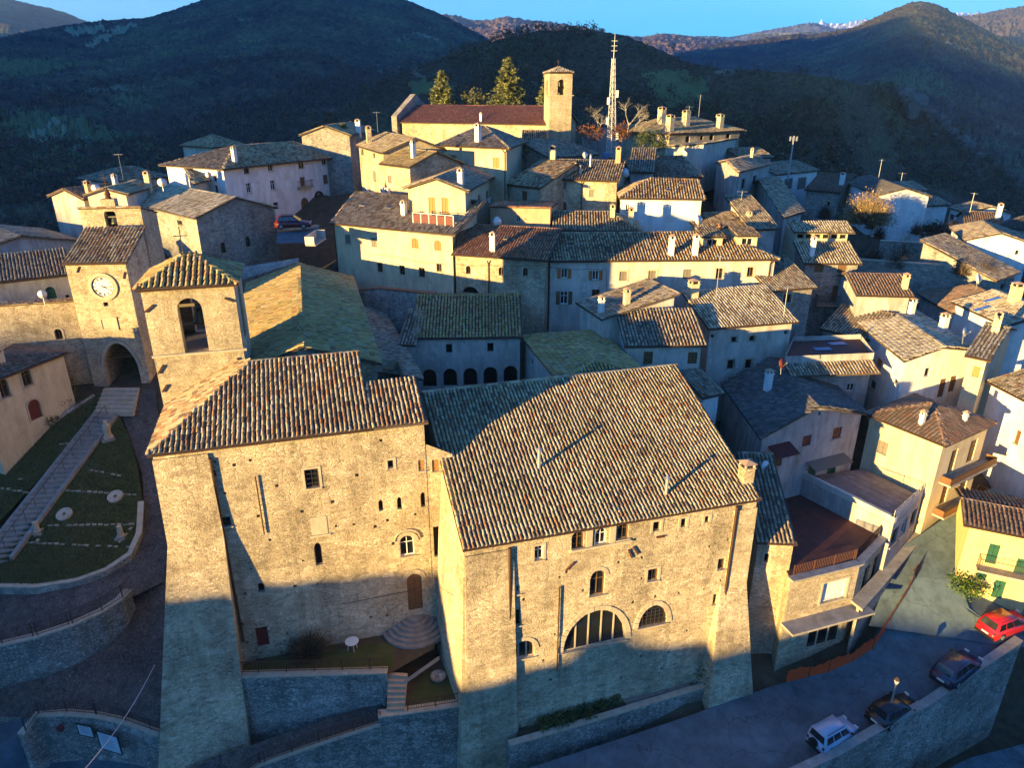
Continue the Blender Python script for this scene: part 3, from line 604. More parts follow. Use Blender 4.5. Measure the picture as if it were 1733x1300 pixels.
h('D6', 'white house with hip roof and two skylights in half shade', (1047.6,335.6), (1193.7,337.6), Y=82, depth=9, h=6, roof=('gable',.37,3.5,.4), wall='white', pal='mix',
  wins=[(0,1062,352,6,12,'g')], sky=[(1130,323,7,4),(1152,313,7,4)])
h('D7', 'wide house under a large shaded lichen-grey roof', (1060,303), (1190,300), Y=95, depth=14, h=6, roof=('gable',.30), wall='grey', pal='grey', wins=[(1,1197,318,4,14,'k'),(1,1210,312,4,12,'k')])
h('D7b', 'small lean roof house tucked at the end of the broad stone house', (1062,291), (1108,292), Y=93, depth=7, h=5, roof=('shed',.34), wall='grey', pal='grey')
h('D8', 'house with striped half-lit roof and a pale side wall', (1250,292), (1303,278.5), Y=92, D=(1209,275), h=7, roof=('gable',.22), wall='grey', pal='grey', wins=[(0,1258,311,6,17,'g'),(0,1277,304,6,14,'g')], chim=[(1272,268,1.0,'c',.4)])
h('D8b', 'plain high-walled house with low mono-pitch roof', (1192,243), (1248,234), Y=106, depth=6, h=4, roof=('shedb',.1), wall='pale', pal='tan', ov=.15)
h('D8c', 'dark low roof house sloping below the plain high wall', (1252,268), (1310,266), Y=112, depth=8, h=5, roof=('gable',.3), wall='grey', pal='grey')
h('D10', 'stone house with four round-topped chimneys near the radio mast', (1134,227), (1263,221), Y=110, depth=13, h=7, roof=('gable',.30,5,5), wall='stone', pal='tan', ov=.7,
  wins=[(0,1163.6,236,7,12,'k'),(0,1187.6,233,5,8,'k'),(0,1204,234,7,13,'k'),(0,1232,231.5,7,11,'k')], chim=[(1133,222,1.9,'c',.9),(1119,208,1.9,'c',.9),(1160,213,1.9,'c',.9),(1217,217,1.7,'c',.9)])
h('D11', 'shaded tile-roofed annex at the foot of the church tower', (929,268), (1014,261), Y=95, depth=11, h=4, roof=('gable',.34,0,2), wall='stonegrey', pal='grey')
h('D12', 'narrow tile-roofed annex with banded light beside the church', (884,264), (928,264), Y=99, depth=8, h=4, roof=('shed',.36), wall='stonegrey', pal='mix')
h('D13', 'low dark store house behind the garden of the church', (1060,226), (1090,222), Y=118, depth=8, h=5, roof=('gable',.3), wall='grey', pal='brown')
# --- right of the long row
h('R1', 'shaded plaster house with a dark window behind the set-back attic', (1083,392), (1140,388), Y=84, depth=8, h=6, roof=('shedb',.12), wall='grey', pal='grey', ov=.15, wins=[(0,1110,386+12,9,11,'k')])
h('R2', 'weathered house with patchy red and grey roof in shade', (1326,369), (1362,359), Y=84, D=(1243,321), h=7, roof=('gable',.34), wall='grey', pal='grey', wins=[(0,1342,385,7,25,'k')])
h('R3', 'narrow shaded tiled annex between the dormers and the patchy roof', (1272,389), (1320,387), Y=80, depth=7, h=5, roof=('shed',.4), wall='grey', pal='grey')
h('E8', 'stone house with one big square window in the alley', (1302,494), (1384,486.5), Y=68, depth=11, h=7, roof=('gable',.38), wall='stonegrey', pal='grey', wins=[(0,1332,505,14,14,'g+'),(0,1372,493,10,12,'k')])
h('E9', 'stone house with louvred clerestory strip over a lower roof', (1360,446), (1460,447), Y=76, depth=4.4, h=9, roof=('shed',.36), wall='stonegrey', pal='lichen',
  wins=[(0,1386,454,15,14,'s:wood'),(0,1425,455,15,14,'s:wood'),(0,1416,497.5,17,28,'d:wood')], chim=[(1373,434,1.8,'w',.45)])
h('E7', 'low house with rippled brown roof and a tall stepped chimney', (1449,500), (1548,502.5), Y=70, depth=8.2, h=4, roof=('gable',.33), wall='grey', pal='brown', chim=[(1530,489,1.2,'c',.5),(1541,480,2.0,'c',.6)])
h('E10', 'house under a steep shaded roof behind the red terrace', (1386,556), (1474,577), Y=70, depth=9, h=5, roof=('gable',.40), wall='grey', pal='grey')
h('E11', 'house with dull brown hipped roof beside the blue tarpaulins', (1552,497), (1608,529), Y=79, depth=9, h=5, roof=('gable',.36,2,2), wall='grey', pal='brown')
h('E6', 'house with snow-flecked roof patched with blue tarpaulins', (1610,511), (1703,553), Y=72, depth=8, h=5.5, roof=('gable',.32), wall='white', pal='lichen', chim=[(1633,487,1.2,'c',.6),(1715,512,1.6,'c',.8)])
h('E4', 'pale stone house with two-level sunlit roof above the red terrace', (1530,612), (1655,593), Y=58, D=(1451,547), C=(1548,524), h=8.5, roof=('cross',.20), wall='white', pal='lichen', ov=.3,
  wins=[(3,1487.7,614,10,17,'s:ochrewood'),(3,1477.6,651,9,16,'s:wood'),(3,1515,645,8,10,'k'),(0,1569.7,630,9,14,'k'),(0,1594,657,10,30,'d:wood'),(0,1612,650,10,26,'d:wood')], chim=[(1539,535,1.5,'w',.6),(1594,562,1.5,'w',.6)])
h('E5', 'white house with an orange shutter at the top of the stepped lane', (1632,602), (1677,611.5), YB=56, C=(1724,558), h=9.5, roof=('gable',.26), wall='cream', pal='lichen',
  wins=[(0,1652,629,13,18,'s:ochrewood')], chim=[(1685,560,1.4,'c',.6)])
h('E2', 'tall pale house with a steep lichened mono-pitch roof and paired small windows', (1199,557.6), (1353,544.6), Y=61, depth=5.7, h=9.5, roof=('shed',.34), wall='pale', pal='lichen', ov=.45,
  wins=[(0,1242.5,575,10,10,'k+'),(0,1273,573,10,10,'k+'),(0,1236.7,617,12,16,'k+'),(0,1266.8,616,12,16,'k+'),(0,1206,569,6,6,'k'),(0,1330,563,6,6,'k')], chim=[(1172,503,1.3,'c',.8)])
h('E1', 'pale house with long shaded roof next to the tall steep-roofed house', (1057,587), (1196,585), Y=57.5, depth=4.9, h=6.5, roof=('shed',.36), wall='pale', pal='grey',
  wins=[(0,1097,606,16,22,'d:wood'),(0,1172,606,16,20,'d:wood'),])
h('E1b', 'pale house whose roof tip alone catches the sun above the courtyard', (974,512), (1018,541), Y=66.5, depth=7.8, h=6.5, roof=('shed',.22), wall='pale', pal='grey', wins=[(0,1013,588,6,12,'k')], chim=[(1060,517,1.2,'c',.5),(1017,530,1.2,'w',.45)])
# --- cloister
h('CL', 'shaded cloister wing with five round arches and a tiled roof', (697,573), (886,571), Y=60.5, depth=7.6, h=5, roof=('gable',.38,0,0,.8), wall='pale', pal='moss', ov=.3, name='cloister_wing', cat='cloister',
  wins=[(0,760,590,11,15,'k'),(0,830,588,11,15,'k'),(0,727,640,24,30,'ak'),(0,762,639,24,30,'ak'),(0,796,638,24,30,'ak'),(0,830,636,24,30,'ak'),(0,864,634,24,30,'ak')], extra=4)
h('CR', 'cloister side wing with a mossy roof running to the great palace', (881,569), (945,647), Y=62.5, depth=7.5, h=5, roof=('gable',.20,3,2), wall='pale', pal='moss', name='cloister_wing', cat='cloister', wins=[(0,900,612,4,12,'k')])
h('CS', 'little tiled lean-to between the church aisle and the cloister', (671,584), (704,585), Y=59.6, depth=5, h=4, roof=('shed',.36), wall='pale', pal='grey', wins=[(0,682,600,8,8,'k')])
h('PS', 'small white outbuilding with tiled roof behind the palace ridge', (1189,675), (1227,666), Y=53.5, depth=6, h=5, roof=('gable',.36), wall='white', pal='grey')
# --- right foreground
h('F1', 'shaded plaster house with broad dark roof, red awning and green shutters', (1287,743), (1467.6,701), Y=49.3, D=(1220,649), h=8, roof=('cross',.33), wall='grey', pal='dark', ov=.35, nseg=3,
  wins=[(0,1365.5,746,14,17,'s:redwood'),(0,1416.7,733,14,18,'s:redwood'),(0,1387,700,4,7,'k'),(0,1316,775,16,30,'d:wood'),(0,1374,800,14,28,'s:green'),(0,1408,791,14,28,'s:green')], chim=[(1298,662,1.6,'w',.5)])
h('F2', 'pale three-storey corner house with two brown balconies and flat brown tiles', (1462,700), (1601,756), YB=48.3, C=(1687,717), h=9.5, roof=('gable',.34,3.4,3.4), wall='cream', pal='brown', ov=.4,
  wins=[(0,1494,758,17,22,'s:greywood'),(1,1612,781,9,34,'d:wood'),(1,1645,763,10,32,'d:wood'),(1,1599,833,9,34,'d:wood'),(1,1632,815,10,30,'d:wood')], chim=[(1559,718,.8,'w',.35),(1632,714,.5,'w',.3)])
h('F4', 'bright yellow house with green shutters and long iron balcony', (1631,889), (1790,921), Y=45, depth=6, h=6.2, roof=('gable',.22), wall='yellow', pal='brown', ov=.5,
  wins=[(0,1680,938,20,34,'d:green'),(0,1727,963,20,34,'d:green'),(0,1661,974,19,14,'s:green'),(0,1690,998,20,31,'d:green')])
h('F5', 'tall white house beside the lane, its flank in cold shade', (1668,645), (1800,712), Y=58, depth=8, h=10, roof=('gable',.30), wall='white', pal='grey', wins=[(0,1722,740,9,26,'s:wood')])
# --- far right hillside
h('G1', 'pale shed-like house with two grey garage doors on the far terrace', (1315,296), (1388,288), Y=128, depth=10, h=5, roof=('gable',.28), wall='white', pal='grey', wins=[(0,1334,311,14,18,'d:greywood'),(0,1357,310,14,20,'d:greywood')])
h('G2', 'stone cottage with flat brown roof behind the sunlit bush', (1360,321), (1424,326), Y=123, depth=14, h=6, roof=('gable',.32), wall='stonegrey', pal='brown', wins=[(0,1402,345,5,8,'k+')], chim=[(1424,312,1.5,'w',.7)])
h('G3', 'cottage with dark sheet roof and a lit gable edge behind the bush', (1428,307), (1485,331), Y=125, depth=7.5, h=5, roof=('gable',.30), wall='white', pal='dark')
h('G4', 'small white two-storey house at the end of the far terrace row', (1495,327), (1574,322), Y=131, depth=8, h=7, roof=('gable',.32), wall='white', pal='grey', wins=[(0,1559,335,6,10,'k'),(0,1522,338,6,10,'k'),(0,1548,358,7,8,'k')])
h('G5', 'low white house below the far terrace row with a dark shutter', (1568,349), (1610,347), Y=120, depth=7, h=6, roof=('gable',.30), wall='white', pal='grey', wins=[])
h('G5b', 'white annex with rusty shutter at the lower end of the terrace row', (1604,351), (1636,361), Y=117, depth=7, h=5, roof=('gable',.30), wall='white', pal='grey', wins=[(0,1611,367,8,10,'s:redwood')])
h('G6', 'white gabled house half hidden by winter thickets', (1632,407), (1752,414), Y=88, depth=10, h=5.5, roof=('cross',.30), wall='white', pal='grey', wins=[(0,1721,427,6,8,'k')])
h('G7', 'dim red-roofed house behind the white gabled house', (1632,381), (1702,385), Y=104, depth=9, h=5, roof=('gable',.32), wall='grey', pal='brown', chim=[(1688,370,1.8,'w',.6)])
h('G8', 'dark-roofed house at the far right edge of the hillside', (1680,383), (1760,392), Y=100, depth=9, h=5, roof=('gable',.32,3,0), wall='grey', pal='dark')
h('G9', 'roughly roofed stone barn at the edge of the steep lane', (1686,476), (1727,461), Y=78, depth=9, h=5, roof=('shed',.36), wall='stonegrey', pal='grey', wins=[(0,1697,485,7,10,'k')])
# --- left
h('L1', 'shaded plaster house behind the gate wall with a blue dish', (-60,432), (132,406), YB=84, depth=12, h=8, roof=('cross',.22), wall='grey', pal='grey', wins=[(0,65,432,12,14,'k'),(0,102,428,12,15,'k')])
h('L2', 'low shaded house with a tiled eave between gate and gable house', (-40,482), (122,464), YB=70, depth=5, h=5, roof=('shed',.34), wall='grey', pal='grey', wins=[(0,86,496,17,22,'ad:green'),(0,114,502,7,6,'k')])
h('L3', 'stone church-like hall with lit left slope and two arched windows', (329,370), (471,351), Y=78, D=(217,343), h=9, roof=('cross',.33), wall='stonegrey', pal='lichen', ov=.35, nseg=3,
  wins=[(0,378,419,8,19,'ag'),(0,420,409,8,18,'ag'),(3,304,377,8,8,'k'),(3,266,417,4,8,'k')])
h('L4', 'dark shaded roof house at the left town edge', (140,338), (232,326), Y=88, depth=7, h=4, roof=('gable',.30), wall='grey', pal='brown', chim=[(198,322,1.6,'w',.5),(152,330,1.3,'b',.6)])
h('L5', 'blue-shaded hip roof house at the brink of the valley', (186,309), (288,299), Y=104, depth=9, h=5, roof=('gable',.34,4,3), wall='grey', pal='grey')
h('L6', 'small pale roofed house wedged against the white palazzo', (327,312), (366,302), Y=92, D=(302,292), h=5, roof=('gable',.30), wall='pale', pal='tan')
h('L7', 'narrow tan roof house with a chimney behind the church hall', (216,330), (268,314), Y=84, depth=5, h=4, roof=('gable',.3), wall='pale', pal='tan', chim=[(252,318,1.6,'c',.6)])
h('CP', 'pale chapel with arched windows on the lawn terrace beside the gate', (-40,657), (119,596), YB=58, depth=6.4, h=6.5, roof=('gable',.24,0,4), wall='cream', pal='brown', ov=.4, name='chapel', cat='chapel',
  wins=[(0,45,639,17,31,'ag+'),(0,6.7,657,17,35,'ag+'),(0,58.6,693,22,36,'ad:redwood+')], chim=[(2,615,.9,'c',.5)])
# ------------------------------------------------------------------ the great palace (two wings)
up = Vector((0, 0, 1))
zE = -24.5
pA = GZ(783, 932, zE); pB = GZ(1290, 845, zE); pe = (pB - pA).normalized(); pn = Vector((-pe.y, pe.x, 0))
rC = GP(1145, 617, pB, pe); run = (rC - pB).dot(pn); slope = (rC.z - zE) / run
PR = House('great stone palace wing with a vast tiled roof and a big arched window', (783,932), (1290,845), z=zE, depth=run + 11, base=-40.3, roof=('gable', slope, 0, 0, run / (run + 11)),
  wall='stone', pal='tan', ov=.22, pitch=.265, row=.40, nseg=5, name='palace_wing', cat='palace', finish=False, extra=4,
  wins=[(0,912,936,15,24,'g+'),(0,978,915,21,30,'ag'),(0,1017,908,19,27,'ag'),(0,1054.6,899,19,27,'ag'),(0,1011,987,25,42,'ag'),(0,1111.5,891,13,16,'k+'),(0,1157,885,10,15,'k+'),(0,1196.5,879,8,11,'k+'),(0,1105,973,18,20,'g+'),
        (0,1008,1064,106,60,'em'),(0,1105.5,1042,48,34,'er'),(0,1221,955,12,18,'g'),(0,1213,1014,13,17,'g'),(0,874,999,12,14,'g'),(0,874,1046,12,27,'g'),(0,885,1100,40,30,'am'),(3,772,905,5,14,'k')],
  chim=[(912,793,1.35,'p'),(1127,838,1.2,'p'),(1261,815,1.1,'s',.75)])
def putlogs(W, n, z0, z1, seed):
    rr = random.Random(seed); k = 0
    for _ in range(n*12):
        if k >= n: break
        x, z = rr.uniform(.6, W.L - .6), rr.choice([z0 + (z1 - z0)*j/7 for j in range(8)]) + rr.uniform(-.25, .25); s_ = rr.uniform(.07, .11); P = [(x - s_, z - s_), (x + s_, z - s_), (x + s_, z + s_), (x - s_, z + s_)]
        if all(inpoly(a, b, W.outer) for a, b in P) and all(not (min(p[0] for p in H) - .35 < x < max(p[0] for p in H) + .35 and min(p[1] for p in H) - .35 < z < max(p[1] for p in H) + .35) for H in W.holes): W.holes.append(P); k += 1
putlogs(PR.walls[0], 34, -37.5, -26.0, 3)
PR.finish(.4)
def wallpipe(H, wi, u, v0, v1, r=.09, mt='copper'):
    W = H.walls[wi]; x, z0 = W.px(u, v0); x1, z1 = W.px(u, v1); g = MB(); g.tube(W.at(x, z0, .12), W.at(x, z1, .12), r, n=8); g.build('downpipe', mt, H.root)
wallpipe(PR, 0, 862, 926, 1245, .11); wallpipe(PR, 0, 1246, 856, 1115, .10); wallpipe(PR, 0, 946, 992, 1132, .05)
def tie(H, wi, u, v, du, dv, w_=.11):      # iron tie-rod anchor plates
    W = H.walls[wi]; a = W.at(*W.px(u - du, v + dv)) + W.n * .03; b = W.at(*W.px(u + du, v - dv)) + W.n * .03
    g = MB(); d = (b - a).normalized(); t = W.n.cross(d) * w_ / 2; g.prism([a - t, b - t, b + t, a + t], W.n * .09); g.build('tie_anchor', 'rust', H.root)
for q in ((964,958,7,7),(1066,937,3,-7),(1075,931,4,-6),(1117,908,7,1)): tie(PR, 0, *q)
def ledge(H, wi, u0, u1, v, proj=.25, th=.18, mt='stonesmooth', nm='string_course'):
    W = H.walls[wi]; a = W.px(u0, v); b = W.px(u1, v); g = MB(); g.obox(W.at(a[0], a[1], -.02), W.e * (b[0] - a[0]), W.n * (proj + .02), up * th); g.build(nm, mt, H.root)
# loggia sill under the three arched windows, small piers between them
W = PR.walls[0]
x0, zz = W.px(966, 931); x1, _ = W.px(1068, 914); _, zl = W.px(1015, 925)
g = MB(); g.obox(W.at(x0, zl, -.02), W.e * (x1 - x0), W.n * .2, up * .16); g.build('loggia_sill', 'stonesmooth', PR.root)
for u in (997, 1036):
    x, _ = W.px(u, 910); g = MB(); g.obox(W.at(x - .2, zl + .16, -.01), W.e * .4, W.n * .1, up * 1.25); g.obox(W.at(x - .28, zl + 1.41, -.01), W.e * .56, W.n * .14, up * .14); g.build('loggia_pier', 'stonesmooth', PR.root)
def voussoirs(W, u, v, wp, hp, n, root, kind='e', mt='stonesmooth', th=.35, proj=.05):
    x, z = W.px(u, v); w_ = abs(W.px(u + wp/2, v)[0] - W.px(u - wp/2, v)[0]); h_ = abs(W.px(u, v - hp/2)[1] - W.px(u, v + hp/2)[1]); z0 = z - h_/2
    ra = h_ * .97 if kind == 'e' else min(w_/2, h_); zc = z0 + h_ - ra
    for k in range(n):
        a0 = math.pi * (k + .04) / n; a1 = math.pi * (k + .96) / n; g = MB()
        P = [(x + w_/2*math.cos(a0), zc + ra*math.sin(a0)), (x + (w_/2+th)*math.cos(a0), zc + (ra+th)*math.sin(a0)), (x + (w_/2+th)*math.cos(a1), zc + (ra+th)*math.sin(a1)), (x + w_/2*math.cos(a1), zc + ra*math.sin(a1))]
        g.prism([W.at(*p, -.02) for p in P], W.n * (proj + .02 + random.uniform(-.015, .02))); g.build('voussoir', mt, root)
voussoirs(W, 1008, 1064, 106, 60, 21, PR.root); voussoirs(W, 1105.5, 1042, 48, 34, 13, PR.root); voussoirs(W, 1011, 987, 25, 42, 9, PR.root, 'a', th=.28); voussoirs(W, 885, 1100, 40, 30, 11, PR.root, 'a', th=.28)
# corner pier and battered foot on the left flank, buttress on the right corner
def batter(name, base, top, m, root):
    g = MB(); b = [Vector(p) for p in base]; t = [Vector(p) for p in top]; i = 0; n = len(b)
    g.poly(b[::-1]); g.poly(t)
    for k in range(n): g.poly([b[k], b[(k+1) % n], t[(k+1) % n], t[k]])
    return g.build(name, m, root)
i0, i1, i2, i3 = [Vector((p.x, p.y, 0)) for p in inset(PR.q, .22)]
def at(o, al, ac, z): return Vector((o.x, o.y, 0)) + pe * al + pn * ac + up * z
batter('corner_pier', [at(i0,-.5,-.55,-44), at(i0,3.15,-.55,-44), at(i0,3.15,.3,-44), at(i0,-.5,.3,-44)], [at(i0,-.06,-.1,-25.1), at(i0,2.9,-.1,-25.1), at(i0,2.9,.3,-25.1), at(i0,-.06,.3,-25.1)], 'stone', PR.root)
batter('battered_foot', [at(i0,-1.0,-.5,-44), at(i0,.2,-.5,-44), at(i0,.2,7.2,-44), at(i0,-1.7,7.2,-44)], [at(i0,-.08,.1,-24.9), at(i0,.2,.1,-24.9), at(i0,.2,7.2,-22.0), at(i0,-.12,7.2,-22.0)], 'stone', PR.root)
batter('buttress', [at(i1,-3.1,-2.4,-44), at(i1,1.2,-2.4,-44), at(i1,1.2,.6,-44), at(i1,-3.1,.6,-44)], [at(i1,-1.9,-.06,-31.0), at(i1,.08,-.06,-31.0), at(i1,.08,.6,-31.0), at(i1,-1.9,.6,-31.0)], 'stone', PR.root)
batter('corner_pier', [at(i1,-1.6,-.14,-36), at(i1,.1,-.14,-36), at(i1,.1,.4,-36), at(i1,-1.6,.4,-36)], [at(i1,-1.6,-.1,-25.2), at(i1,.06,-.1,-25.2), at(i1,.06,.4,-25.2), at(i1,-1.6,.4,-25.2)], 'stone', PR.root)
# left wing
zL = -19.0; lA = GZ(248, 772, zL); lB = GZ(725, 715, zL); le = (lB - lA).normalized(); ln = Vector((-le.y, le.x, 0)); LL = (lB - lA).length; ls = .41
def lp(al, ru, z=None): return lA + le * al + ln * ru + up * (ls * ru if z is None else z)
kR = 6.7; kA = 12.6; kF = 3.9
lD = lA + ln * 13.0
r0 = lp(5.6, kR); r1 = lp(kA, kR)
facesL = [[lA, lp(kA, 0), r1, r0], [lp(kA, 0), lB, lp(LL, kF), lp(kA, kF)], [lD, lA, r0, lp(4.0, 9.5, ls * kR * 4 / 5.6)], [lp(kA, 13, 0), lD, lp(4.0, 9.5, ls * kR * 4 / 5.6), r0, r1]]
LW = House('tall stone palace wing with hipped tiled roof under the bell tower', None, None, AB=(lA, lB), depth=13.0, base=-35.0, roof=('custom', facesL[:1] + facesL[1:3], [(lA, r0), (r0, r1)], {}),
  wall='stone', pal='mix', ov=.25, pitch=.28, row=.42, nseg=5, name='palace_wing', cat='palace', finish=False, extra=8,
  wins=[(0,528,810,24,32,'r+'),(0,661,786,10,14,'k+'),(0,713,788,10,18,'s:ochrewood'),(0,644.6,856,8,19,'pk'),(0,676,852,8,21,'pk'),(0,716,846,8,25,'pk'),(0,378,884,26,16,'r'),(0,539,938,13,38,'pk'),(0,441.8,995,12,16,'ak'),(0,407.6,1058,9,7,'k'),(0,444,1078,21,32,'d:redwood'),
        (0,688.8,924,25,35,'ag'),(0,702,1002,25,62,'ad:wood'),(0,361,801.6,9,11,'k')])
# walls of the wing follow the notched roof, not the mean plane
Wl = LW.walls[0]; Wl.outer = [(0, Wl.zb), (Wl.L, Wl.zb), (Wl.L, zL - .05), (0, zL - .05)]
Wr = LW.walls[1]; k = kF / 13.0
Wr.outer = [(0, Wr.zb), (Wr.L, Wr.zb), (Wr.L, zL - .3), (Wr.L * k, zL - .3), (Wr.L * k, zL + ls * kF - .2), (0, zL - .05)]
LW.walls[2].outer = [(0, -43), (LW.walls[2].L, -43), (LW.walls[2].L, zL - .3), (0, zL - .3)]
LW.walls[3].outer = [(0, -43), (LW.walls[3].L, -43), (LW.walls[3].L, zL - .05), (0, zL - .3)]
g = MB(); g.poly([lp(kA, kF, -1.2), lp(kA, kR, -1.2), r1 - up*.1, lp(kA, kF) - up*.1]); g.poly([lp(kA, kF, -1.5), lp(LL, kF, -1.5), lp(LL, kF) - up*.1, lp(kA, kF) - up*.1])
g.poly([lp(4, 13, -1.0), lp(kA, 13, -1.0), r1 - up*.12, r0 - up*.12]); g.build('rear_gable', 'stonegrey', LW.root)
putlogs(Wl, 34, -33.5, -20.2, 5); LW.faces = facesL[:3]; LW.finish(.4)
voussoirs(Wl, 688.8, 924, 25, 35, 11, LW.root, 'a', th=.3); voussoirs(Wl, 702, 1002, 25, 62, 11, LW.root, 'a', th=.32)
Wl_pipe = wallpipe(LW, 0, 356, 775, 1095, .08); wallpipe(LW, 0, 432, 805, 905, .045, 'rust')
# hood moulding, blocked window
x, z = Wl.px(688.8, 906); g = MB()
for k in range(8):
    a0 = math.pi * k / 8; a1 = math.pi * (k + 1) / 8
    g.obox(Wl.at(x + .85*math.cos(a0), z - .35 + .75*math.sin(a0), -.01), Wl.at(x + .85*math.cos(a1), z - .35 + .75*math.sin(a1), -.01) - Wl.at(x + .85*math.cos(a0), z - .35 + .75*math.sin(a0), -.01), Wl.n * .13, up * .1)
g.build('hood_mould', 'stonesmooth', LW.root)
x, z = Wl.px(540, 890); g = MB(); g.obox(Wl.at(x - .5, z - .65, -.02), Wl.e * 1.0, Wl.n * .05, up * 1.3); g.obox(Wl.at(x - .65, z - .78, -.02), Wl.e * 1.3, Wl.n * .1, up * .12); g.build('blocked_window', 'stonesmooth', LW.root)
j0 = Vector((*inset(LW.q, .25)[0], 0))
def atl(al, ac, z): return j0 + le * al + ln * ac + up * z
batter('buttress', [atl(-3.7,-3.0,-44), atl(2.5,-3.0,-44), atl(2.5,.6,-44), atl(-3.7,.6,-44)], [atl(-.16,-.36,-25.0), atl(3.0,-.36,-25.0), atl(3.0,.6,-25.0), atl(-.16,.6,-25.0)], 'stone', LW.root)
batter('corner_pier', [atl(-.16,-.36,-24.99), atl(3.0,-.36,-24.99), atl(3.0,.5,-24.99), atl(-.16,.5,-24.99)], [atl(-.05,-.14,-19.4), atl(2.9,-.14,-19.4), atl(2.9,.5,-19.4), atl(-.05,.5,-19.4)], 'stone', LW.root)
wj = Wall(Wl.at(Wl.L - .01, 0, -.03), Wl.at(Wl.L + 1.75, 0, -.03), -43, [(0, -20.6), (1, -21.6)])
for (u, v, wp, hp, st) in ((737,788,12,20,'s:ochrewood'),(736,918,13,56,'k')):
    x, z = wj.px(u, v); w_ = wp / FP * 45; opening(LW.root, wj, min(max(x, .5), 1.2), z, w_, hp / FP * 52, st)
build_walls(LW.root, [wj], 'stone', .35, 'infill_wall')
# ------------------------------------------------------------------ bell tower
BT = House('square stone bell tower with yellow lichened pyramid roof and belfry arch', (227,492), (402,481), YB=44.6, depth=5.8, h=9, roof=('gable',.50,2.7,2.7), wall='stonebig', pal='moss', ov=.28, pitch=.36, row=.5, nseg=5,
  name='bell_tower', cat='bell tower', finish=False, extra=12, wins=[(0,326,551,42,93,'ax')])
for wi in (1, 2, 3):
    W = BT.walls[wi]; P0 = BT.walls[0].holes[0]; xs = [p[0] for p in P0]; zs = [p[1] for p in P0]
    P = arch_pts(W.L/2, min(zs), max(xs) - min(xs), max(zs) - min(zs), 'a'); W.holes.append(P)
BT.finish(.75)
zs0 = min(p[1] for p in BT.walls[0].holes[0]); c0 = (BT.q[0] + BT.q[1] + BT.q[2] + BT.q[3]) / 4
for wi in (0, 1): ledge(BT, wi, *( (258, 420, 606) if wi == 0 else (420, 430, 606) ), proj=.14, th=.16) if wi == 0 else None
g = MB(); rz = math.atan2(pe.y, pe.x); g.box((c0.x, c0.y, zs0 - .3), 5.0, 5.0, .25, rz); g.build('belfry_floor', 'greywood', BT.root)
for (dz, off_) in ((1.1, 0), (2.3, .5), (3.2, -.4)):
    g = MB(); c = Vector((c0.x, c0.y, zs0 + dz)); g.obox(c - pe*2.55 + pn*off_, pe*5.1, pn*.18, up*.2); g.build('belfry_beam', 'greywood', BT.root)
g = MB(); c = Vector((c0.x, c0.y, zs0 + 1.35)); g.lathe(c, [(.55, 0), (.46, .1), (.36, .4), (.30, .75), (.16, .88), (.05, .95)], 14); g.build('bell', 'bronze', BT.root, smooth=True)
ap = BT.ridge[0]; g = MB(); g.tube(ap, ap + up*1.9, .035, n=5); g.tube(ap + up*1.3 - pe*.42, ap + up*1.3 + pe*.42, .035, n=5); g.tube(ap, ap + up*.25, .12, .05); g.build('cross', 'iron', BT.root)
for q in ((252,522,7,6),(388,507,8,-3),(272,625,4,7),(279,657,4,6),(407,610,6,-4)): tie(BT, 0, *q)
W = BT.walls[0]
# ------------------------------------------------------------------ church nave below the tower
zN = -16.5; N0 = GZ(511, 588, zN); N1 = GZ(506, 446, zN); ax = (N1 - N0); ax.z = 0; ax.normalize(); pr = Vector((ax.y, -ax.x, 0)); hw = 5.4; rs = 1.8
NV = House('old church nave with mossy golden left slope and dark right slope', None, None, AB=(N0 - pr*hw - up*rs, N0 + pr*hw - up*rs), D=None, depth=(N1 - N0).length, h=7, roof=('cross', rs / hw), wall='stone', pal='moss', ov=.3,
  pitch=.30, row=.42, nseg=4, name='church_nave', cat='church', base=-26)
# pale far-end roof strip
fA = N1 - pr*(hw + 1.2) - up*(rs*.9); fB = N1 + up*.05
g = MB(); g.prism([fA + ax*.2, fB + ax*.2, fB + ax*1.6 + up*.1, fA + ax*2.4 + up*.9], up*.12); g.build('parapet', 'stonegrey', NV.root)
AI = h('AI', 'side aisle of the old church with stepped lean-to roof in shade', (717,643), (650,527), z=-21.0, depth=4.4, h=4.5, roof=('shed', .30), wall='stonegrey', pal='grey', name='church_aisle', cat='church')
# ------------------------------------------------------------------ clock tower over the town gate
CT = House('clock tower over the arched town gate with tiled mono-pitch roof', (104,447), (214,445), Y=60.5, depth=5.2, h=11.6, roof=('shed',.40), wall='stone', pal='mix', ov=.18, pitch=.29, nseg=4, name='clock_tower', cat='tower', finish=False, extra=3,
  wins=[(0,205,619,57,76,'px'),(0,179,515,8,7,'k')])
W = CT.walls[0]; gateW = W; P = W.holes[0] if len(W.holes) else []
CT.finish(.5)
g = MB()
for k in range(len(P)):
    a, b = P[k], P[(k+1) % len(P)]; g.poly([W.at(*a, -.5), W.at(*b, -.5), W.at(*b, -4.4), W.at(*a, -4.4)])
g.build('gate_passage', 'stonegrey', CT.root)
g = MB(); g.poly([W.at(*a, -4.4) for a in P]); g.build('passage_dark', 'dark', CT.root)  # near-black panel stands in for the shade deep in the passage
zb_ = min(p[1] for p in P); xa = min(p[0] for p in P); xb = max(p[0] for p in P)
for k in range(6): g = MB(); g.obox(W.at(xa, zb_ + 2.6 + .1*k, -1.2 - .45*k), W.e*(xb - xa), W.n*.12, up*.14); g.build('passage_beam', 'wood', CT.root)
n_ = 17; xm = (xa + xb)/2; wv = xb - xa; hv = max(p[1] for p in P) - zb_; ra = min(hv*.6, wv*.8); zc = zb_ + hv - ra
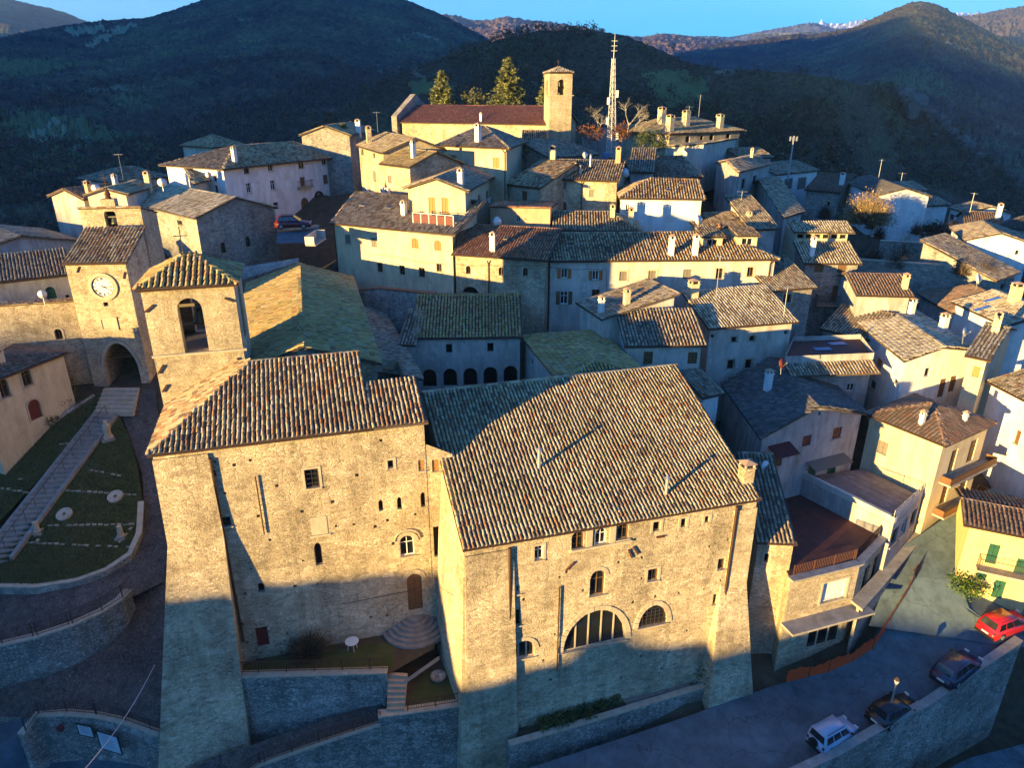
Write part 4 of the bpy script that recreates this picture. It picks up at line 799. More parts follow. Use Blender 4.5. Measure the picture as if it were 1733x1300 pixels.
for k in range(n_):
    a0 = math.pi * (k + .03) / n_; a1 = math.pi * (k + .97) / n_; f = lambda t, ex: (xm + (wv/2 + ex) * math.cos(t), zc + (ra + ex) * abs(math.sin(t)) ** 1.25)
    g = MB(); g.prism([W.at(*f(a0, 0), -.02), W.at(*f(a0, .3), -.02), W.at(*f(a1, .3), -.02), W.at(*f(a1, 0), -.02)], W.n * .07); g.build('voussoir', 'stonesmooth', CT.root)
g = MB(); prv = None
for k in range(13):
    t = math.pi * k / 12; p = W.at(xm + (wv/2 + .5) * math.cos(t), zc + (ra + .5) * abs(math.sin(t)) ** 1.25, .05)
    if prv is not None: g.tube(prv, p, .06, n=5)
    prv = p
g.build('hood_mould', 'stonesmooth', CT.root)
# clock
x, z = W.px(174.5, 485); cc = W.at(x, z, .0)
def ringm(c, r0_, r1_, d0, d1, n=40):
    g = MB()
    for k in range(n):
        a, b = 2*math.pi*k/n, 2*math.pi*(k+1)/n
        q = lambda r, t, d: c + W.e*r*math.cos(t) + up*r*math.sin(t) + W.n*d
        g.poly([q(r0_,a,d1), q(r0_,b,d1), q(r1_,b,d1), q(r1_,a,d1)]); g.poly([q(r1_,a,d0), q(r1_,b,d0), q(r1_,b,d1), q(r1_,a,d1)]); g.poly([q(r0_,a,d0), q(r0_,b,d0), q(r0_,b,d1), q(r0_,a,d1)])
    return g
ck = thing('clock', 'round white clock with black numerals on the gate tower', 'clock', tuple(cc))
ringm(cc, .93, 1.24, -.05, .13).build('surround', 'stonesmooth', ck)
dial = MB().prism([cc + W.e*.95*math.cos(2*math.pi*k/36) + up*.95*math.sin(2*math.pi*k/36) - W.n*.02 for k in range(36)], W.n*.045).build('dial', 'dialwhite', ck)
ringm(cc, .86, .90, .02, .045).build('minute_ring', 'black', dial)
ROM = ['XII','I','II','III','IV','V','VI','VII','VIII','IX','X','XI']
for i, tx in enumerate(ROM):
    th = math.pi/2 - 2*math.pi*i/12; rd = W.e*math.cos(th) + up*math.sin(th); tg = W.e*math.sin(th) - up*math.cos(th)
    g = MB(); wds = {'I': .055, 'V': .12, 'X': .12}; tot = sum(wds[c] for c in tx); x_ = -tot/2
    for c in tx:
        wc = wds[c]; cx = x_ + wc/2; x_ += wc; p = lambda a, b: cc + rd*(.70 + b) + tg*(cx + a) + W.n*.03
        sg = {'I': [((0,-.11),(0,.11))], 'V': [((0,-.11),(-.045,.11)),((0,-.11),(.045,.11))], 'X': [((-.045,-.11),(.045,.11)),((.045,-.11),(-.045,.11))]}[c]
        for a, b in sg:
            A_, B_ = p(*a), p(*b); d = (B_ - A_).normalized(); s_ = d.cross(W.n)*.014; g.prism([A_ - s_, B_ - s_, B_ + s_, A_ + s_], W.n*.012)
    g.build('numeral', 'black', dial)
for ang, ln_, wd in ((R(90 - 93), .74, .03), (R(90 - 118), .52, .045)):
    d = W.e*math.cos(ang) + up*math.sin(ang); s_ = d.cross(W.n)*wd; a = cc + W.n*.05; g = MB(); g.prism([a - d*.14 - s_, a + d*ln_ - s_*.4, a + d*ln_ + s_*.4, a - d*.14 + s_], W.n*.015); g.build('hand', 'black', ck)
# plaque over the gate
x, z = W.px(185, 548); g = MB(); g.obox(W.at(x - .6, z - .45, -.02), W.e*1.2, W.n*.06, up*.9); pq = g.build('plaque', 'stonesmooth', CT.root)
for (a, b, c, d) in ((-.75,-.6,1.5,.14),(-.75,.46,1.5,.14),(-.75,-.46,.14,.92),(.61,-.46,.14,.92)): g = MB(); g.obox(W.at(x + a, z + b, -.02), W.e*c, W.n*.11, up*d); g.build('moulding', 'stonesmooth', pq)
for q in ((132,456,2,5),(210,466,1,6)): tie(CT, 0, *q, .06)
# bell gable block behind
BG = House('stone wall with bell niche and iron cross behind the clock tower', (131,352), (238,350), Y=66.8, depth=4.2, h=8, roof=('shedb',.25), wall='stone', pal='mix', ov=.08, name='bell_gable', cat='bell gable', finish=False, extra=4, wins=[(0,188,373,20,38,'ax')])
BG.finish(.6)
W = BG.walls[0]; x, z = W.px(184, 352); g = MB(); g.obox(W.at(x - .62, z - .3, .02), W.e*1.24, -W.n*.8, up*1.1); g.build('pediment', 'stone', BG.root)
g = MB(); b0 = W.at(x, z + .8, -.35); g.lathe(b0, [(.32,0),(.2,.25),(.28,.4),(.12,.8),(.05,1.0)], 8); g.tube(b0 + up*.9, b0 + up*2.3, .035, n=5); g.tube(b0 + up*1.85 - W.e*.35, b0 + up*1.85 + W.e*.35, .035, n=5); g.build('cross', 'rust', BG.root)
c = W.at(x + .15, z - 1.5, -.35); g = MB(); g.lathe(c, [(.38,0),(.3,.12),(.22,.5),(.08,.62)], 12); g.build('bell', 'bronze', BG.root, smooth=True)
g = MB(); g.obox(W.at(x - 1.0, z - .9, -.3), W.e*2.3, W.n*.12, up*.12); g.build('bell_beam', 'greywood', BG.root)
g = MB(); px_ = BG.walls[0].holes[0]; g.poly([W.at(*a, -2.5) for a in px_]); g.build('niche_back', 'stonegrey', BG.root)
# gate wall left of the tower
def freewall(name, label, cat, pts, th, h_, m, cap=None, capm='stonesmooth', group=None, drop=2.0):
    """wall with its top along pts (world, top edge), thickness th away from the camera side"""
    pts = [Vector(p) for p in pts]; o = thing(name, label, cat, (pts[0].x, pts[0].y, pts[0].z - h_), group); g = MB(); cpm = MB(); n = len(pts); offs = []
    for i in range(n):
        d = (pts[min(i+1, n-1)] - pts[max(i-1, 0)]); d.z = 0; d.normalize(); offs.append(Vector((-d.y, d.x, 0)) * th)
    for i in range(n - 1):
        a, b = pts[i], pts[i+1]; a2, b2 = a + offs[i], b + offs[i+1]; lo = up * (h_ + drop)
        v = [a - lo, b - lo, b2 - lo, a2 - lo, a, b, b2, a2]; k = len(g.v); g.v += v; g.f += [(k, k+1, k+5, k+4), (k+2, k+3, k+7, k+6), (k+4, k+5, k+6, k+7)]
        if i == 0: g.f.append((k, k+4, k+7, k+3))
        if i == n - 2: g.f.append((k+1, k+2, k+6, k+5))
        if cap:
            e1 = offs[i].normalized() * cap; e2 = offs[i+1].normalized() * cap; hh = up * .12
            cpm.prism([a - e1, b - e2, b2 + e2, a2 + e1], hh)
    g.build('wall_body', m, o)
    if cap: cpm.build('coping', capm, o)
    return o
GW = House('gate wall of rough stone with one arched window beside the clock tower', (-40,520), (133,508), YB=61.4, depth=1.4, h=7.5, roof=('shedb',.1), wall='stone', pal='mix', ov=.06, name='gate_wall', cat='wall', wins=[(0,99,565.5,13,18,'ag+')])
GW2 = House('projecting sunlit stone turret at the end of the gate wall', (-60,524), (44,519), YB=60.5, depth=3.0, h=7, roof=('shedb',.1), wall='stone', pal='mix', ov=.06, name='turret', cat='turret', wins=[(0,18,562,4,11,'k')])
# ------------------------------------------------------------------ hilltop church with campanile
cz = -4.2
HC = House('long hilltop church with plum-red tiled roof', None, None, AB=(UYZ(675,119,cz), UYZ(938,109,cz)), depth=11.5, h=5, roof=('gable',.42), wall='stone', pal='plum', pitch=.32, nseg=3, name='hilltop_church', cat='church', chim=[(814,206,.9,'w',.3)],
  wins=[(0,900,221,5,5,'k')])
a, b, c, d = HC.q; he = (b - a).normalized(); hn = Vector((-he.y, he.x, 0)); rr0 = HC.ridge[0]
g = MB(); g.prism([a - he*1.0 - hn*.5 - up*5, d - he*1.0 + hn*.5 - up*5, d - he*1.0 + hn*.5 + up*.9, rr0 - he*1.0 + up*1.7, a - he*1.0 - hn*.5 + up*.9], he*.95); g.build('facade_gable', 'stonegrey', HC.root)
tw = .0
TA = UYZ(930,107.5,2.7); TB = UYZ(971.5,108.2,2.7)
HT = House('slender stone campanile with one bell in its arch', None, None, AB=(TA, TB), depth=3.7, h=12, roof=('gable',.40,1.75,1.75), wall='stonebig', pal='lichen', ov=.16, name='campanile', cat='bell tower', finish=False, wins=[(0,950,147.5,12.5,27,'ax')])
P0 = HT.walls[0].holes[0]; xs = [p[0] for p in P0]; zs = [p[1] for p in P0]
for wi in (1, 2, 3): HT.walls[wi].holes.append(arch_pts(HT.walls[wi].L/2, min(zs), max(xs)-min(xs), max(zs)-min(zs), 'a'))
HT.finish(.4)
c0 = sum(HT.q, Vector()) / 4; g = MB(); g.lathe((c0.x, c0.y, min(zs) + .35), [(.42,0),(.34,.1),(.26,.5),(.1,.72)], 12); g.build('bell', 'bronze', HT.root, smooth=True)
g = MB(); g.box((c0.x, c0.y, min(zs) + 1.05), 2.9, .14, .14); g.build('bell_beam', 'greywood', HT.root)
g = MB(); g.box((c0.x, c0.y, min(zs) - .25), 2.9, 2.9, .2); g.build('belfry_floor', 'greywood', HT.root)
ledge(HT, 0, 931, 971, 162, .08, .12)
ap = HT.ridge[0]; g = MB(); g.tube(ap, ap + up*1.0, .03, n=5); g.tube(ap + up*.7 - he*.22, ap + up*.7 + he*.22, .03, n=5); g.build('cross', 'iron', HT.root)
# ------------------------------------------------------------------ ground, streets, walls in front
def sheet(name, pts, m, label=None, cat=None, th=None):
    """flat or sloping sheet through world points (fan of triangles kept as one polygon fan)"""
    pts = [Vector(p) for p in pts]; c = sum(pts, Vector()) / len(pts); vs = pts + [c]; n = len(pts)
    o = link(name, rawmesh(name, vs, [(i, (i+1) % n, n) for i in range(n)], m), None, 'structure'); return o
def strip(name, L_, R_, m, sub=6, bump=.0):
    """ribbon between two polylines of world points"""
    def res(P):
        P = [Vector(p) for p in P]; out = []
        for a, b in zip(P[:-1], P[1:]):
            for k in range(sub): out.append(a.lerp(b, k / sub))
        return out + [P[-1]]
    A, B = res(L_), res(R_); nx = 5; vs = []; fs = []
    for a, b in zip(A, B):
        for k in range(nx): p = a.lerp(b, k / (nx - 1)); vs.append(p + up * (random.uniform(-bump, bump)))
    for i in range(len(A) - 1):
        for k in range(nx - 1): j = i * nx + k; fs.append((j, j+1, j+nx+1, j+nx))
    return link(name, rawmesh(name, vs, fs, m, True), None, 'structure')
lawnO, lawnN = Vector((0, 57.4, -25.5)), Vector((0, -.45, 1))
def GL(u, v, dz=0.0): return GP(u, v, lawnO + up * dz, lawnN)
# lawns beside the long stair
lr = [(200,701),(217,735),(233,790),(241,850),(238,900),(222,935),(180,962),(130,980),(60,991),(0,990),(-40,985),(-30,960),(10,930),(60,875),(110,815),(160,750),(190,712)]
sheet('lawn', [GL(*p) for p in lr], 'lawn')
sheet('lawn', [GL(*p) for p in [(-60,930),(-20,905),(30,850),(85,790),(140,722),(165,690),(178,665),(140,672),(125,690),(70,735),(20,775),(-60,820)]], 'lawn')
# alley from the gate down past the palace corner, and the lower street
aL = [GL(176,660,-.02), GL(205,700,-.25), GL(240,800,-.3), GL(246,880,-.35), GL(228,945,-.4), GL(150,985,-.45), GL(0,1000,-.5), GL(-80,1000,-.5)]
aR = [GL(262,658,-.02), GL(268,700,-.25), GL(275,800,-.3), GL(285,900,-.5), GZ(278,985,-32.8), GZ(222,1012,-32.7), GL(0,1092,-.9), GL(-80,1110,-.9)]
strip('alley', aL, aR, 'paving', bump=.02)
strip('street', [GZ(250,930,-31.7), GZ(232,985,-32.9), GZ(190,1040,-33.9), GZ(90,1120,-35.2), GZ(-60,1170,-36.0)], [GZ(330,960,-32.4), GZ(345,1040,-34.0), GZ(352,1150,-36.2), GZ(205,1216,-37.4), GZ(-60,1214,-37.0)], 'paving', bump=.02)
sheet('street', [GZ(352,1145,-36.0), GZ(200,1214,-37.42), GZ(268,1248,-38.1)], 'paving')
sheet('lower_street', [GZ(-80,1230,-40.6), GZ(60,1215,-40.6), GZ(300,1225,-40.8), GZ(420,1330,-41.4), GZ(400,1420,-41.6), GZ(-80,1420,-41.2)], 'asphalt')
def in_px(poly, n, seed):
    r = random.Random(seed); xs = [p[0] for p in poly]; ys = [p[1] for p in poly]; out = []
    while len(out) < n:
        u, v = r.uniform(min(xs), max(xs)), r.uniform(min(ys), max(ys))
        if inpoly(u, v, poly): out.append((u, v))
    return out
lr2 = [(-60,930),(-20,905),(30,850),(85,790),(140,722),(165,690),(178,665),(140,672),(125,690),(70,735),(20,775),(-60,820)]
def blades(pts, hgt, seed, cols, nrm=None):
    n = len(pts); r = np.random.default_rng(seed); P = np.array([tuple(p) for p in pts]); a = r.uniform(0, 6.28, n); w_ = r.uniform(.02, .05, n); hh = r.uniform(.4, 1.2, n)*hgt; dx = np.stack([np.cos(a)*w_, np.sin(a)*w_, 0*w_], 1); tip = np.stack([r.normal(0, .06, n), r.normal(0, .06, n), hh], 1)
    V = np.stack([P - dx, P + dx, P + tip], 1).reshape(-1, 3); c = np.array(cols)[r.integers(0, len(cols), n)]*r.uniform(.6, 1.4, (n, 1)); return npmesh('grass', V, np.arange(3*n).reshape(-1, 3), GRASS, np.repeat(c, 3, 0))
GRASS = bpy.data.materials.new('grass_blade'); GRASS.use_nodes = True; _t = GRASS.node_tree; _a = _t.nodes.new('ShaderNodeAttribute'); _a.attribute_name = 'tc'; _t.links.new(_a.outputs['Color'], _t.nodes['Principled BSDF'].inputs['Base Color']); _t.nodes['Principled BSDF'].inputs['Roughness'].default_value = .9
gp = [GL(*p) for p in in_px(lr, 26000, 1)] + [GL(*p) for p in in_px(lr2, 14000, 2)]
o = link('grass', blades(gp, .13, 4, [(.05,.08,.02),(.09,.10,.03),(.13,.11,.05),(.035,.06,.018)]), None, 'stuff'); tag(o, 'short uneven winter grass on the stair lawns', 'grass')
# long stone stair: one part per step
def px_line(a, b, t): return (a[0] + (b[0]-a[0])*t, a[1] + (b[1]-a[1])*t)
ST = thing('stone_stair', 'long stone stair climbing the lawn to the town gate', 'stair', tuple(GL(100,800)))
T0, T1 = (163,702), (-45,965); U0, U1 = (197,706), (20,948)
a0, a1, b0, b1 = GL(*T0), GL(*T1), GL(*U0), GL(*U1); ns = 30
smesh = None
for i in range(ns):
    t0, t1 = i / ns, (i + 1.15) / ns; p0, p1 = a0.lerp(a1, t0), a0.lerp(a1, t1); q0, q1 = b0.lerp(b1, t0), b0.lerp(b1, t1); zt = p0.z + .12
    g = MB(); g.prism([Vector((p1.x, p1.y, zt)), Vector((q1.x, q1.y, zt)), Vector((q0.x, q0.y, zt)), Vector((p0.x, p0.y, zt))], -up * .42); g.build('step', 'step', ST)
for (A_, B_) in ((a0, a1), (b0, b1)):
    g = MB(); d = (B_ - A_).normalized(); s_ = Vector((-d.y, d.x, 0)).normalized()*.17; g.prism([A_ - s_ - up*.3, A_ + s_ - up*.3, A_ + s_ + up*.28, A_ - s_ + up*.28], (B_ - A_)); g.build('side_kerb', 'step', ST)
m0, m1 = a0.lerp(b0, .55), a1.lerp(b1, .55); g = MB()
for k in range(13): p = m0.lerp(m1, k/12); g.tube(p, p + up*1.0, .025, n=5)
g.tube(m0 + up*1.0, m1 + up*1.0, .03, n=5); g.build('handrail', 'iron', ST)
# broad landing before the gate with shallow steps
LS = thing('gate_landing', 'broad pale landing steps in front of the town gate', 'steps', tuple(GL(200,680)))
for i in range(6):
    t = i / 6; l0 = GL(*px_line((178,657), (160,700), t), .1); r0_ = GL(*px_line((236,657), (226,702), t), .1); l1 = GL(*px_line((178,657), (160,700), t + .19), .1); r1_ = GL(*px_line((236,657), (226,702), t + .19), .1); z = l0.z + .05
    g = MB(); g.prism([Vector((l1.x,l1.y,z)), Vector((r1_.x,r1_.y,z)), Vector((r0_.x,r0_.y,z)), Vector((l0.x,l0.y,z))], -up*.45); g.build('step', 'stonesmooth', LS)
# lawn kerb wall, round the lower lawn edge
def railing(name, label, pts, hgt=1.0, step=.14, m='iron', group=None, mid=False):
    pts = [Vector(p) for p in pts]; o = thing(name, label, 'railing', tuple(pts[0]), group); g = MB(); pk = MB(); po = MB()
    for a, b in zip(pts[:-1], pts[1:]):
        L = (b - a).length; n = max(1, int(L / step)); g.tube(a + up*hgt, b + up*hgt, .03, n=5); g.tube(a + up*.12, b + up*.12, .022, n=4)
        if mid: g.tube(a + up*hgt*.55, b + up*hgt*.55, .02, n=4)
        for k in range(n): p = a.lerp(b, (k + .5) / n); pk.tube(p + up*.1, p + up*hgt, .018, n=3)
        for k in range(int(L / 1.8) + 1): p = a.lerp(b, min(1, k * 1.8 / L)); po = MB(); po.tube(p - up*.1, p + up*(hgt + .06), .032, n=5); po.build('post', m, o)
    g.build('rail', m, o); pk.build('pickets', m, o, 'stuff'); return o
cur = [GL(-50,992,.05), GL(0,995,.05), GL(60,996,.05), GL(130,985,.05), GL(180,967,.05), GL(222,940,.05), GL(240,902,.05), GL(243,850,.05)]
freewall('kerb_wall', 'low curved kerb wall round the lower edge of the lawn', 'kerb', cur, .35, .6, 'stonegrey', .04, 'stonesmooth', drop=1)
rw = [GZ(-60,1112,-33.0), GZ(0,1096,-32.8), GZ(60,1082,-32.6), GZ(120,1062,-32.4), GZ(170,1040,-32.3), GZ(205,1018,-32.2), GZ(222,1000,-32.2)]
freewall('retaining_wall', 'curved rubble retaining wall under the iron railing', 'wall', rw, .45, 3.0, 'stonedark', .06, 'stonesmooth', drop=3)
railing('railing', 'iron railing along the curved upper street wall', [p + Vector((.05,.2,.1)) for p in rw], 1.05)
lw_ = [GZ(40,1246,-37.3), GZ(62,1215,-36.95), GZ(110,1212,-37.0), GZ(160,1216,-37.2), GZ(210,1227,-37.5), GZ(268,1248,-37.95)]
freewall('retaining_wall', 'low rubble wall carrying two notice boards', 'wall', lw_, .4, 2.2, 'stonedark', .05, 'stonesmooth', drop=2)
railing('railing', 'iron railing above the notice-board wall', [p + Vector((.05,.2,.1)) for p in lw_], .95)
# rows of half-buried stones on the lawn
for i, (p, q) in enumerate([((30,918),(222,927)), ((70,890),(228,888)), ((62,920),(75,890)),((200,922),(226,890)), ((100,830),(232,838)), ((150,795),(215,808)), ((0,826),(58,836)), ((0,805),(40,812)), ((100,752),(140,752))]):
    o = thing('stone_edging', 'line of pale stones set in the grass as bed edging', 'edging', tuple(GL(*p)), 'stone edgings on the lawn'); A_, B_ = GL(*p, .0), GL(*q, .0); n = max(3, int((B_-A_).length / .45)); g = MB()
    for k in range(n):
        if random.random() < .12: continue
        c = A_.lerp(B_, (k + .5) / n); g.box(c - up*.06, .40*random.uniform(.7,1), .16*random.uniform(.7,1.2), .14*random.uniform(.6,1.2), math.atan2(B_.y-A_.y, B_.x-A_.x) + random.uniform(-.15,.15))
    g.build('stones', 'stonesmooth', o, 'stuff')
# ------------------------------------------------------------------ garden below the left palace wing
zG = -35.0
wb = lambda u: GP(u, 1085, j0, ln)
gL, gR = atl(3.6, -.05, zG), atl(LL - .2, -.05, zG)
fL, fM, fR = GZ(340,1152,zG), GZ(655,1143,zG), GZ(735,1098,zG)
sheet('garden_ground', [gL, fL, fM, fR, gR], 'soil')
sheet('garden_lawn', [atl(3.9,-.3,zG+.03), fL.lerp(gL,.15)+up*.03, fM.lerp(gR,.12)+up*.03, atl(LL-3.5,-.9,zG+.03)], 'lawn')
freewall('retaining_wall', 'tall blue-grey rubble wall holding up the palace garden', 'wall', [fL + up*.1, fL.lerp(fM,.5) + up*.1, fM + up*.1], .45, 4.5, 'stonedark', .08, 'stonesmooth', drop=3)
railing('railing', 'rusty low railing at the edge of the palace garden', [fL + Vector((0,.3,.2)), fM + Vector((0,.3,.2))], .9, .16, 'rust')
q0, q1, q2, q3 = GZ(655,1143,-36.6), GZ(652,1213,-36.9), GZ(785,1196,-36.9), GZ(778,1128,-36.6)
sheet('lower_garden', [q0, q1, q2, q3, GZ(735,1098,-36.5)], 'soil')
sheet('garden_lawn', [GZ(690,1192,-36.84), GZ(770,1184,-36.84), GZ(765,1130,-36.55), GZ(718,1140,-36.6)], 'lawn')
freewall('retaining_wall', 'high foundation wall below the small fenced garden bed', 'wall', [GZ(640,1216,-36.9), GZ(700,1208,-36.9), GZ(790,1195,-36.9)], .5, 6.0, 'stonedark', .06, 'stonesmooth', drop=3)
railing('railing', 'rusty low railing round the small garden bed', [GZ(690,1203,-36.75), GZ(776,1190,-36.75)], .8, .16, 'rust')
# semicircular steps to the arched palace door
xd, zd = Wl.px(702, 1034); dc = Wl.at(xd, 0, 0); SS = thing('round_steps', 'semicircular stone steps at the arched palace door', 'steps', (dc.x, dc.y, zG))
for k in range(6):
    r_ = 2.3 - .33 * k; g = MB(); ring = [Vector((dc.x, dc.y, zG)) + Wl.e * r_ * math.cos(math.pi * j / 14) + Wl.n * (r_ * .9 * math.sin(math.pi * j / 14)) + up * (.19 * k) for j in range(15)]
    g.prism([p - up*.1 for p in ring], up * .29); g.build('step', 'step', SS)
GS = thing('garden_steps', 'straight brick garden steps between the two lawns', 'steps', tuple(GZ(672,1160,-35.6)))
for k in range(7):
    a = GZ(657,1138,-35.2).lerp(GZ(655,1205,-36.8), k/7); b = GZ(690,1140,-35.2).lerp(GZ(684,1204,-36.8), k/7); a2 = GZ(657,1138,-35.2).lerp(GZ(655,1205,-36.8), (k+1.1)/7); b2 = GZ(690,1140,-35.2).lerp(GZ(684,1204,-36.8), (k+1.1)/7); z = a.z
    g = MB(); g.prism([Vector((a2.x,a2.y,z)), Vector((b2.x,b2.y,z)), Vector((b.x,b.y,z)), Vector((a.x,a.y,z))], -up*.4); g.build('step', 'tanwall', GS)
g = MB(); A_, B_ = GZ(683,1160,-35.7), GZ(737,1122,-35.2); g.obox(A_, B_ - A_, Vector((.25,.25,0)), up*.35); tag(g.build('bed_kerb', 'concrete', None), 'slanting concrete bed kerb beside the garden steps', 'kerb')
# ramp under the garden
rmL = [GZ(648,1186,-37.5), GZ(510,1232,-38.4), GZ(385,1276,-39.4), GZ(300,1310,-40.4), GZ(230,1360,-41.2)]
rmR = [GZ(645,1232,-37.7), GZ(540,1266,-38.7), GZ(440,1302,-39.8), GZ(380,1345,-40.8), GZ(330,1400,-41.5)]
strip('ramp', rmL, rmR, 'paving')
for k in range(9):
    pass
freewall('retaining_wall', 'sloping parapet wall along the outer side of the ramp', 'wall', [p + up*.15 for p in rmR[::-1]], .3, 3, 'stonedark', .04, 'stonesmooth', drop=3)
railing('railing', 'sloping iron railing along the ramp below the garden', [p + Vector((0,.15,.25)) for p in rmR], .95)
# ------------------------------------------------------------------ road right of and below the palace
rI = [(760,1340,-40.6),(901,1299,-40.6),(1062,1247,-40.5),(1160,1214,-40.3),(1300,1164,-39.9),(1394,1134,-39.1),(1468,1095,-38.0),(1514,1024,-36.4)]
rO = [(1100,1420,-41.0),(1240,1370,-41.0),(1330,1335,-40.9),(1420,1292,-40.6),(1500,1245,-40.2),(1570,1208,-39.6),(1640,1160,-38.9),(1725,1100,-37.8)]
RI = [GZ(*p) for p in rI]; RO = [GZ(*p) for p in rO]
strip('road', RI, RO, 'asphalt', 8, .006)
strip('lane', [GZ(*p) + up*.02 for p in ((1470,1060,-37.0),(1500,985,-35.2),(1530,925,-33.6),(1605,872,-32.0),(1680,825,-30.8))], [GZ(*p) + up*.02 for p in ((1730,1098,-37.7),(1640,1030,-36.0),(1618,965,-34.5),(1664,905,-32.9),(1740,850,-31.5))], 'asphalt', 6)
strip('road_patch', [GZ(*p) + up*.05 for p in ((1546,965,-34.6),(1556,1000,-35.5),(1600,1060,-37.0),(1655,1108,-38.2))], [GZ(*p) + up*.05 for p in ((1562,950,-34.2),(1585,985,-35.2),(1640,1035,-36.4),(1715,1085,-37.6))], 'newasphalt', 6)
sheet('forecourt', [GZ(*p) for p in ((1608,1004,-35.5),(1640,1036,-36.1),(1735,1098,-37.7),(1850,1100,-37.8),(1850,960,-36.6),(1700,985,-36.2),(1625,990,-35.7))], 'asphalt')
# outer parapet wall and the lower road
oW = [p + up*.75 for p in RO[:8]]
freewall('parapet_wall', 'long rubble parapet wall on the outer side of the road', 'wall', oW, .5, 9, 'stonedark', .05, 'concrete', drop=6)
pw2 = [GZ(1716,1096,-37.0), GZ(1760,1075,-36.6)]
sheet('lower_road', [GZ(*p) for p in ((1380,1440,-44.2),(1480,1372,-44.0),(1560,1325,-43.8),(1640,1284,-43.6),(1740,1258,-43.4),(1900,1240,-43.2),(1900,1500,-43.6),(1380,1500,-44.2))], 'asphalt')
# planting strip and low wall in front of the palace
k0, k1, k2, k3 = at(i0,3.2,-.3,-39.6), at(i1,-3.0,-.3,-39.4), GZ(1232,1152,-39.5), GZ(868,1262,-39.7)
sheet('planting_strip', [k0, k1, k2, k3], 'soil')
lowp = [GZ(862,1264,-39.5), GZ(1000,1224,-39.4), GZ(1120,1187,-39.3), GZ(1236,1152,-39.2)]
freewall('low_wall', 'low rubble wall edging the planting strip along the road', 'wall', lowp, .35, 1.3, 'stonedark', .05, 'stonesmooth', drop=2)
sheet('gravel_bed', [GZ(1062,1196,-39.5), GZ(1168,1164,-39.42), GZ(1165,1135,-39.35), GZ(1040,1165,-39.45)], 'step')
# ------------------------------------------------------------------ shop building with terraces beside the road
zR, zY = -31.4, -29.9
t1, t2, t3, t4, t5 = GZ(1338,984,zR), GZ(1456,955,zR), GZ(1516,890,zR), GZ(1350,832,zR), GZ(1288,862,zR)
SH = thing('shop', 'stone and glass corner shop with a red tiled terrace roof', 'shop', (t1.x, t1.y, -39.5))
sw = [Wall(t1, t2, -42, [(0, zR), (1, zR)]), Wall(t2, t3, -42, [(0, zR), (1, zR)]), Wall(t5, t1, -42, [(0, zR), (1, zR)])]
def swin(W, u, v, wp, hp, st):
    x, z = W.px(u, v); w_ = abs(W.px(u + wp/2, v)[0] - W.px(u - wp/2, v)[0]); h_ = abs(W.px(u, v - hp/2)[1] - W.px(u, v + hp/2)[1])
    if opening(SH, W, x, z, w_, h_, st) is None: print('SHOPWIN?', u, v)
swin(sw[0], 1412, 1000, 40, 32, 'w+'); swin(sw[0], 1396, 1068, 52, 48, 'm')
swin(sw[1], 1463, 985, 7, 40, 'g'); swin(sw[1], 1480, 965, 8, 38, 'g'); swin(sw[1], 1500, 945, 8, 36, 'g'); swin(sw[1], 1466, 1055, 8, 36, 'g'); swin(sw[1], 1486, 1030, 8, 32, 'g')
build_walls(SH, sw, 'stone', .2)
fl = MB(); fl.poly([t1, t2, t3, t4, t5]); flo = fl.build('terrace_floor', 'redterrace', SH)
g = MB()
for a, b in ((t1, t2), (t2, t3)):
    d = (b - a).normalized(); nn = Vector((d.y, -d.x, 0)); g.prism([a - nn*.35 + up*.003, b - nn*.35 + up*.003, b + nn*.25 + up*.003, a + nn*.25 + up*.003], up*.16)
g.build('terrace_edge', 'concrete', SH)
def slabledge(W, z, proj, x0, x1, m='concrete', th=.18, nm='canopy_slab'): g = MB(); g.obox(W.at(x0, z, 0), W.e*(x1 - x0), W.n*proj, up*th); return g.build(nm, m, SH)
slabledge(sw[0], sw[0].px(1400, 1037)[1], 1.3, -.2, sw[0].L + 1.0)
wi_ = [GZ(1440,1016,-34.5), GZ(1478,976,-34.2), GZ(1514,934,-33.8), GZ(1546,896,-33.3)]; wo_ = [GZ(1460,1032,-34.5), GZ(1497,990,-34.2), GZ(1532,947,-33.8), GZ(1563,909,-33.3)]
WK = thing('raised_walk', 'raised concrete walk with low wall along the shop side of the lane', 'walkway', tuple(wo_[0] - up*2)); g = MB()
for k in range(3): g.prism([wi_[k], wo_[k], wo_[k+1], wi_[k+1]], -up*.22)
g.build('slab', 'concrete', WK); g = MB()
for k in range(3): a, b = wo_[k].lerp(wi_[k], .25), wo_[k+1].lerp(wi_[k+1], .25); g.prism([a - up*.22, b - up*.22, b - up*4.5, a - up*4.5], (wi_[k] - wo_[k]).normalized()*.25)
g.build('support_wall', 'stonegrey', WK)
tr = [t1 + Vector((.3,.4,.15)), t2 + Vector((-.2,.4,.15)), t3 + Vector((-.3,.2,.15))]
railing('railing', 'dark red picket railing round the red shop terrace', tr, .85, .15, 'rust')
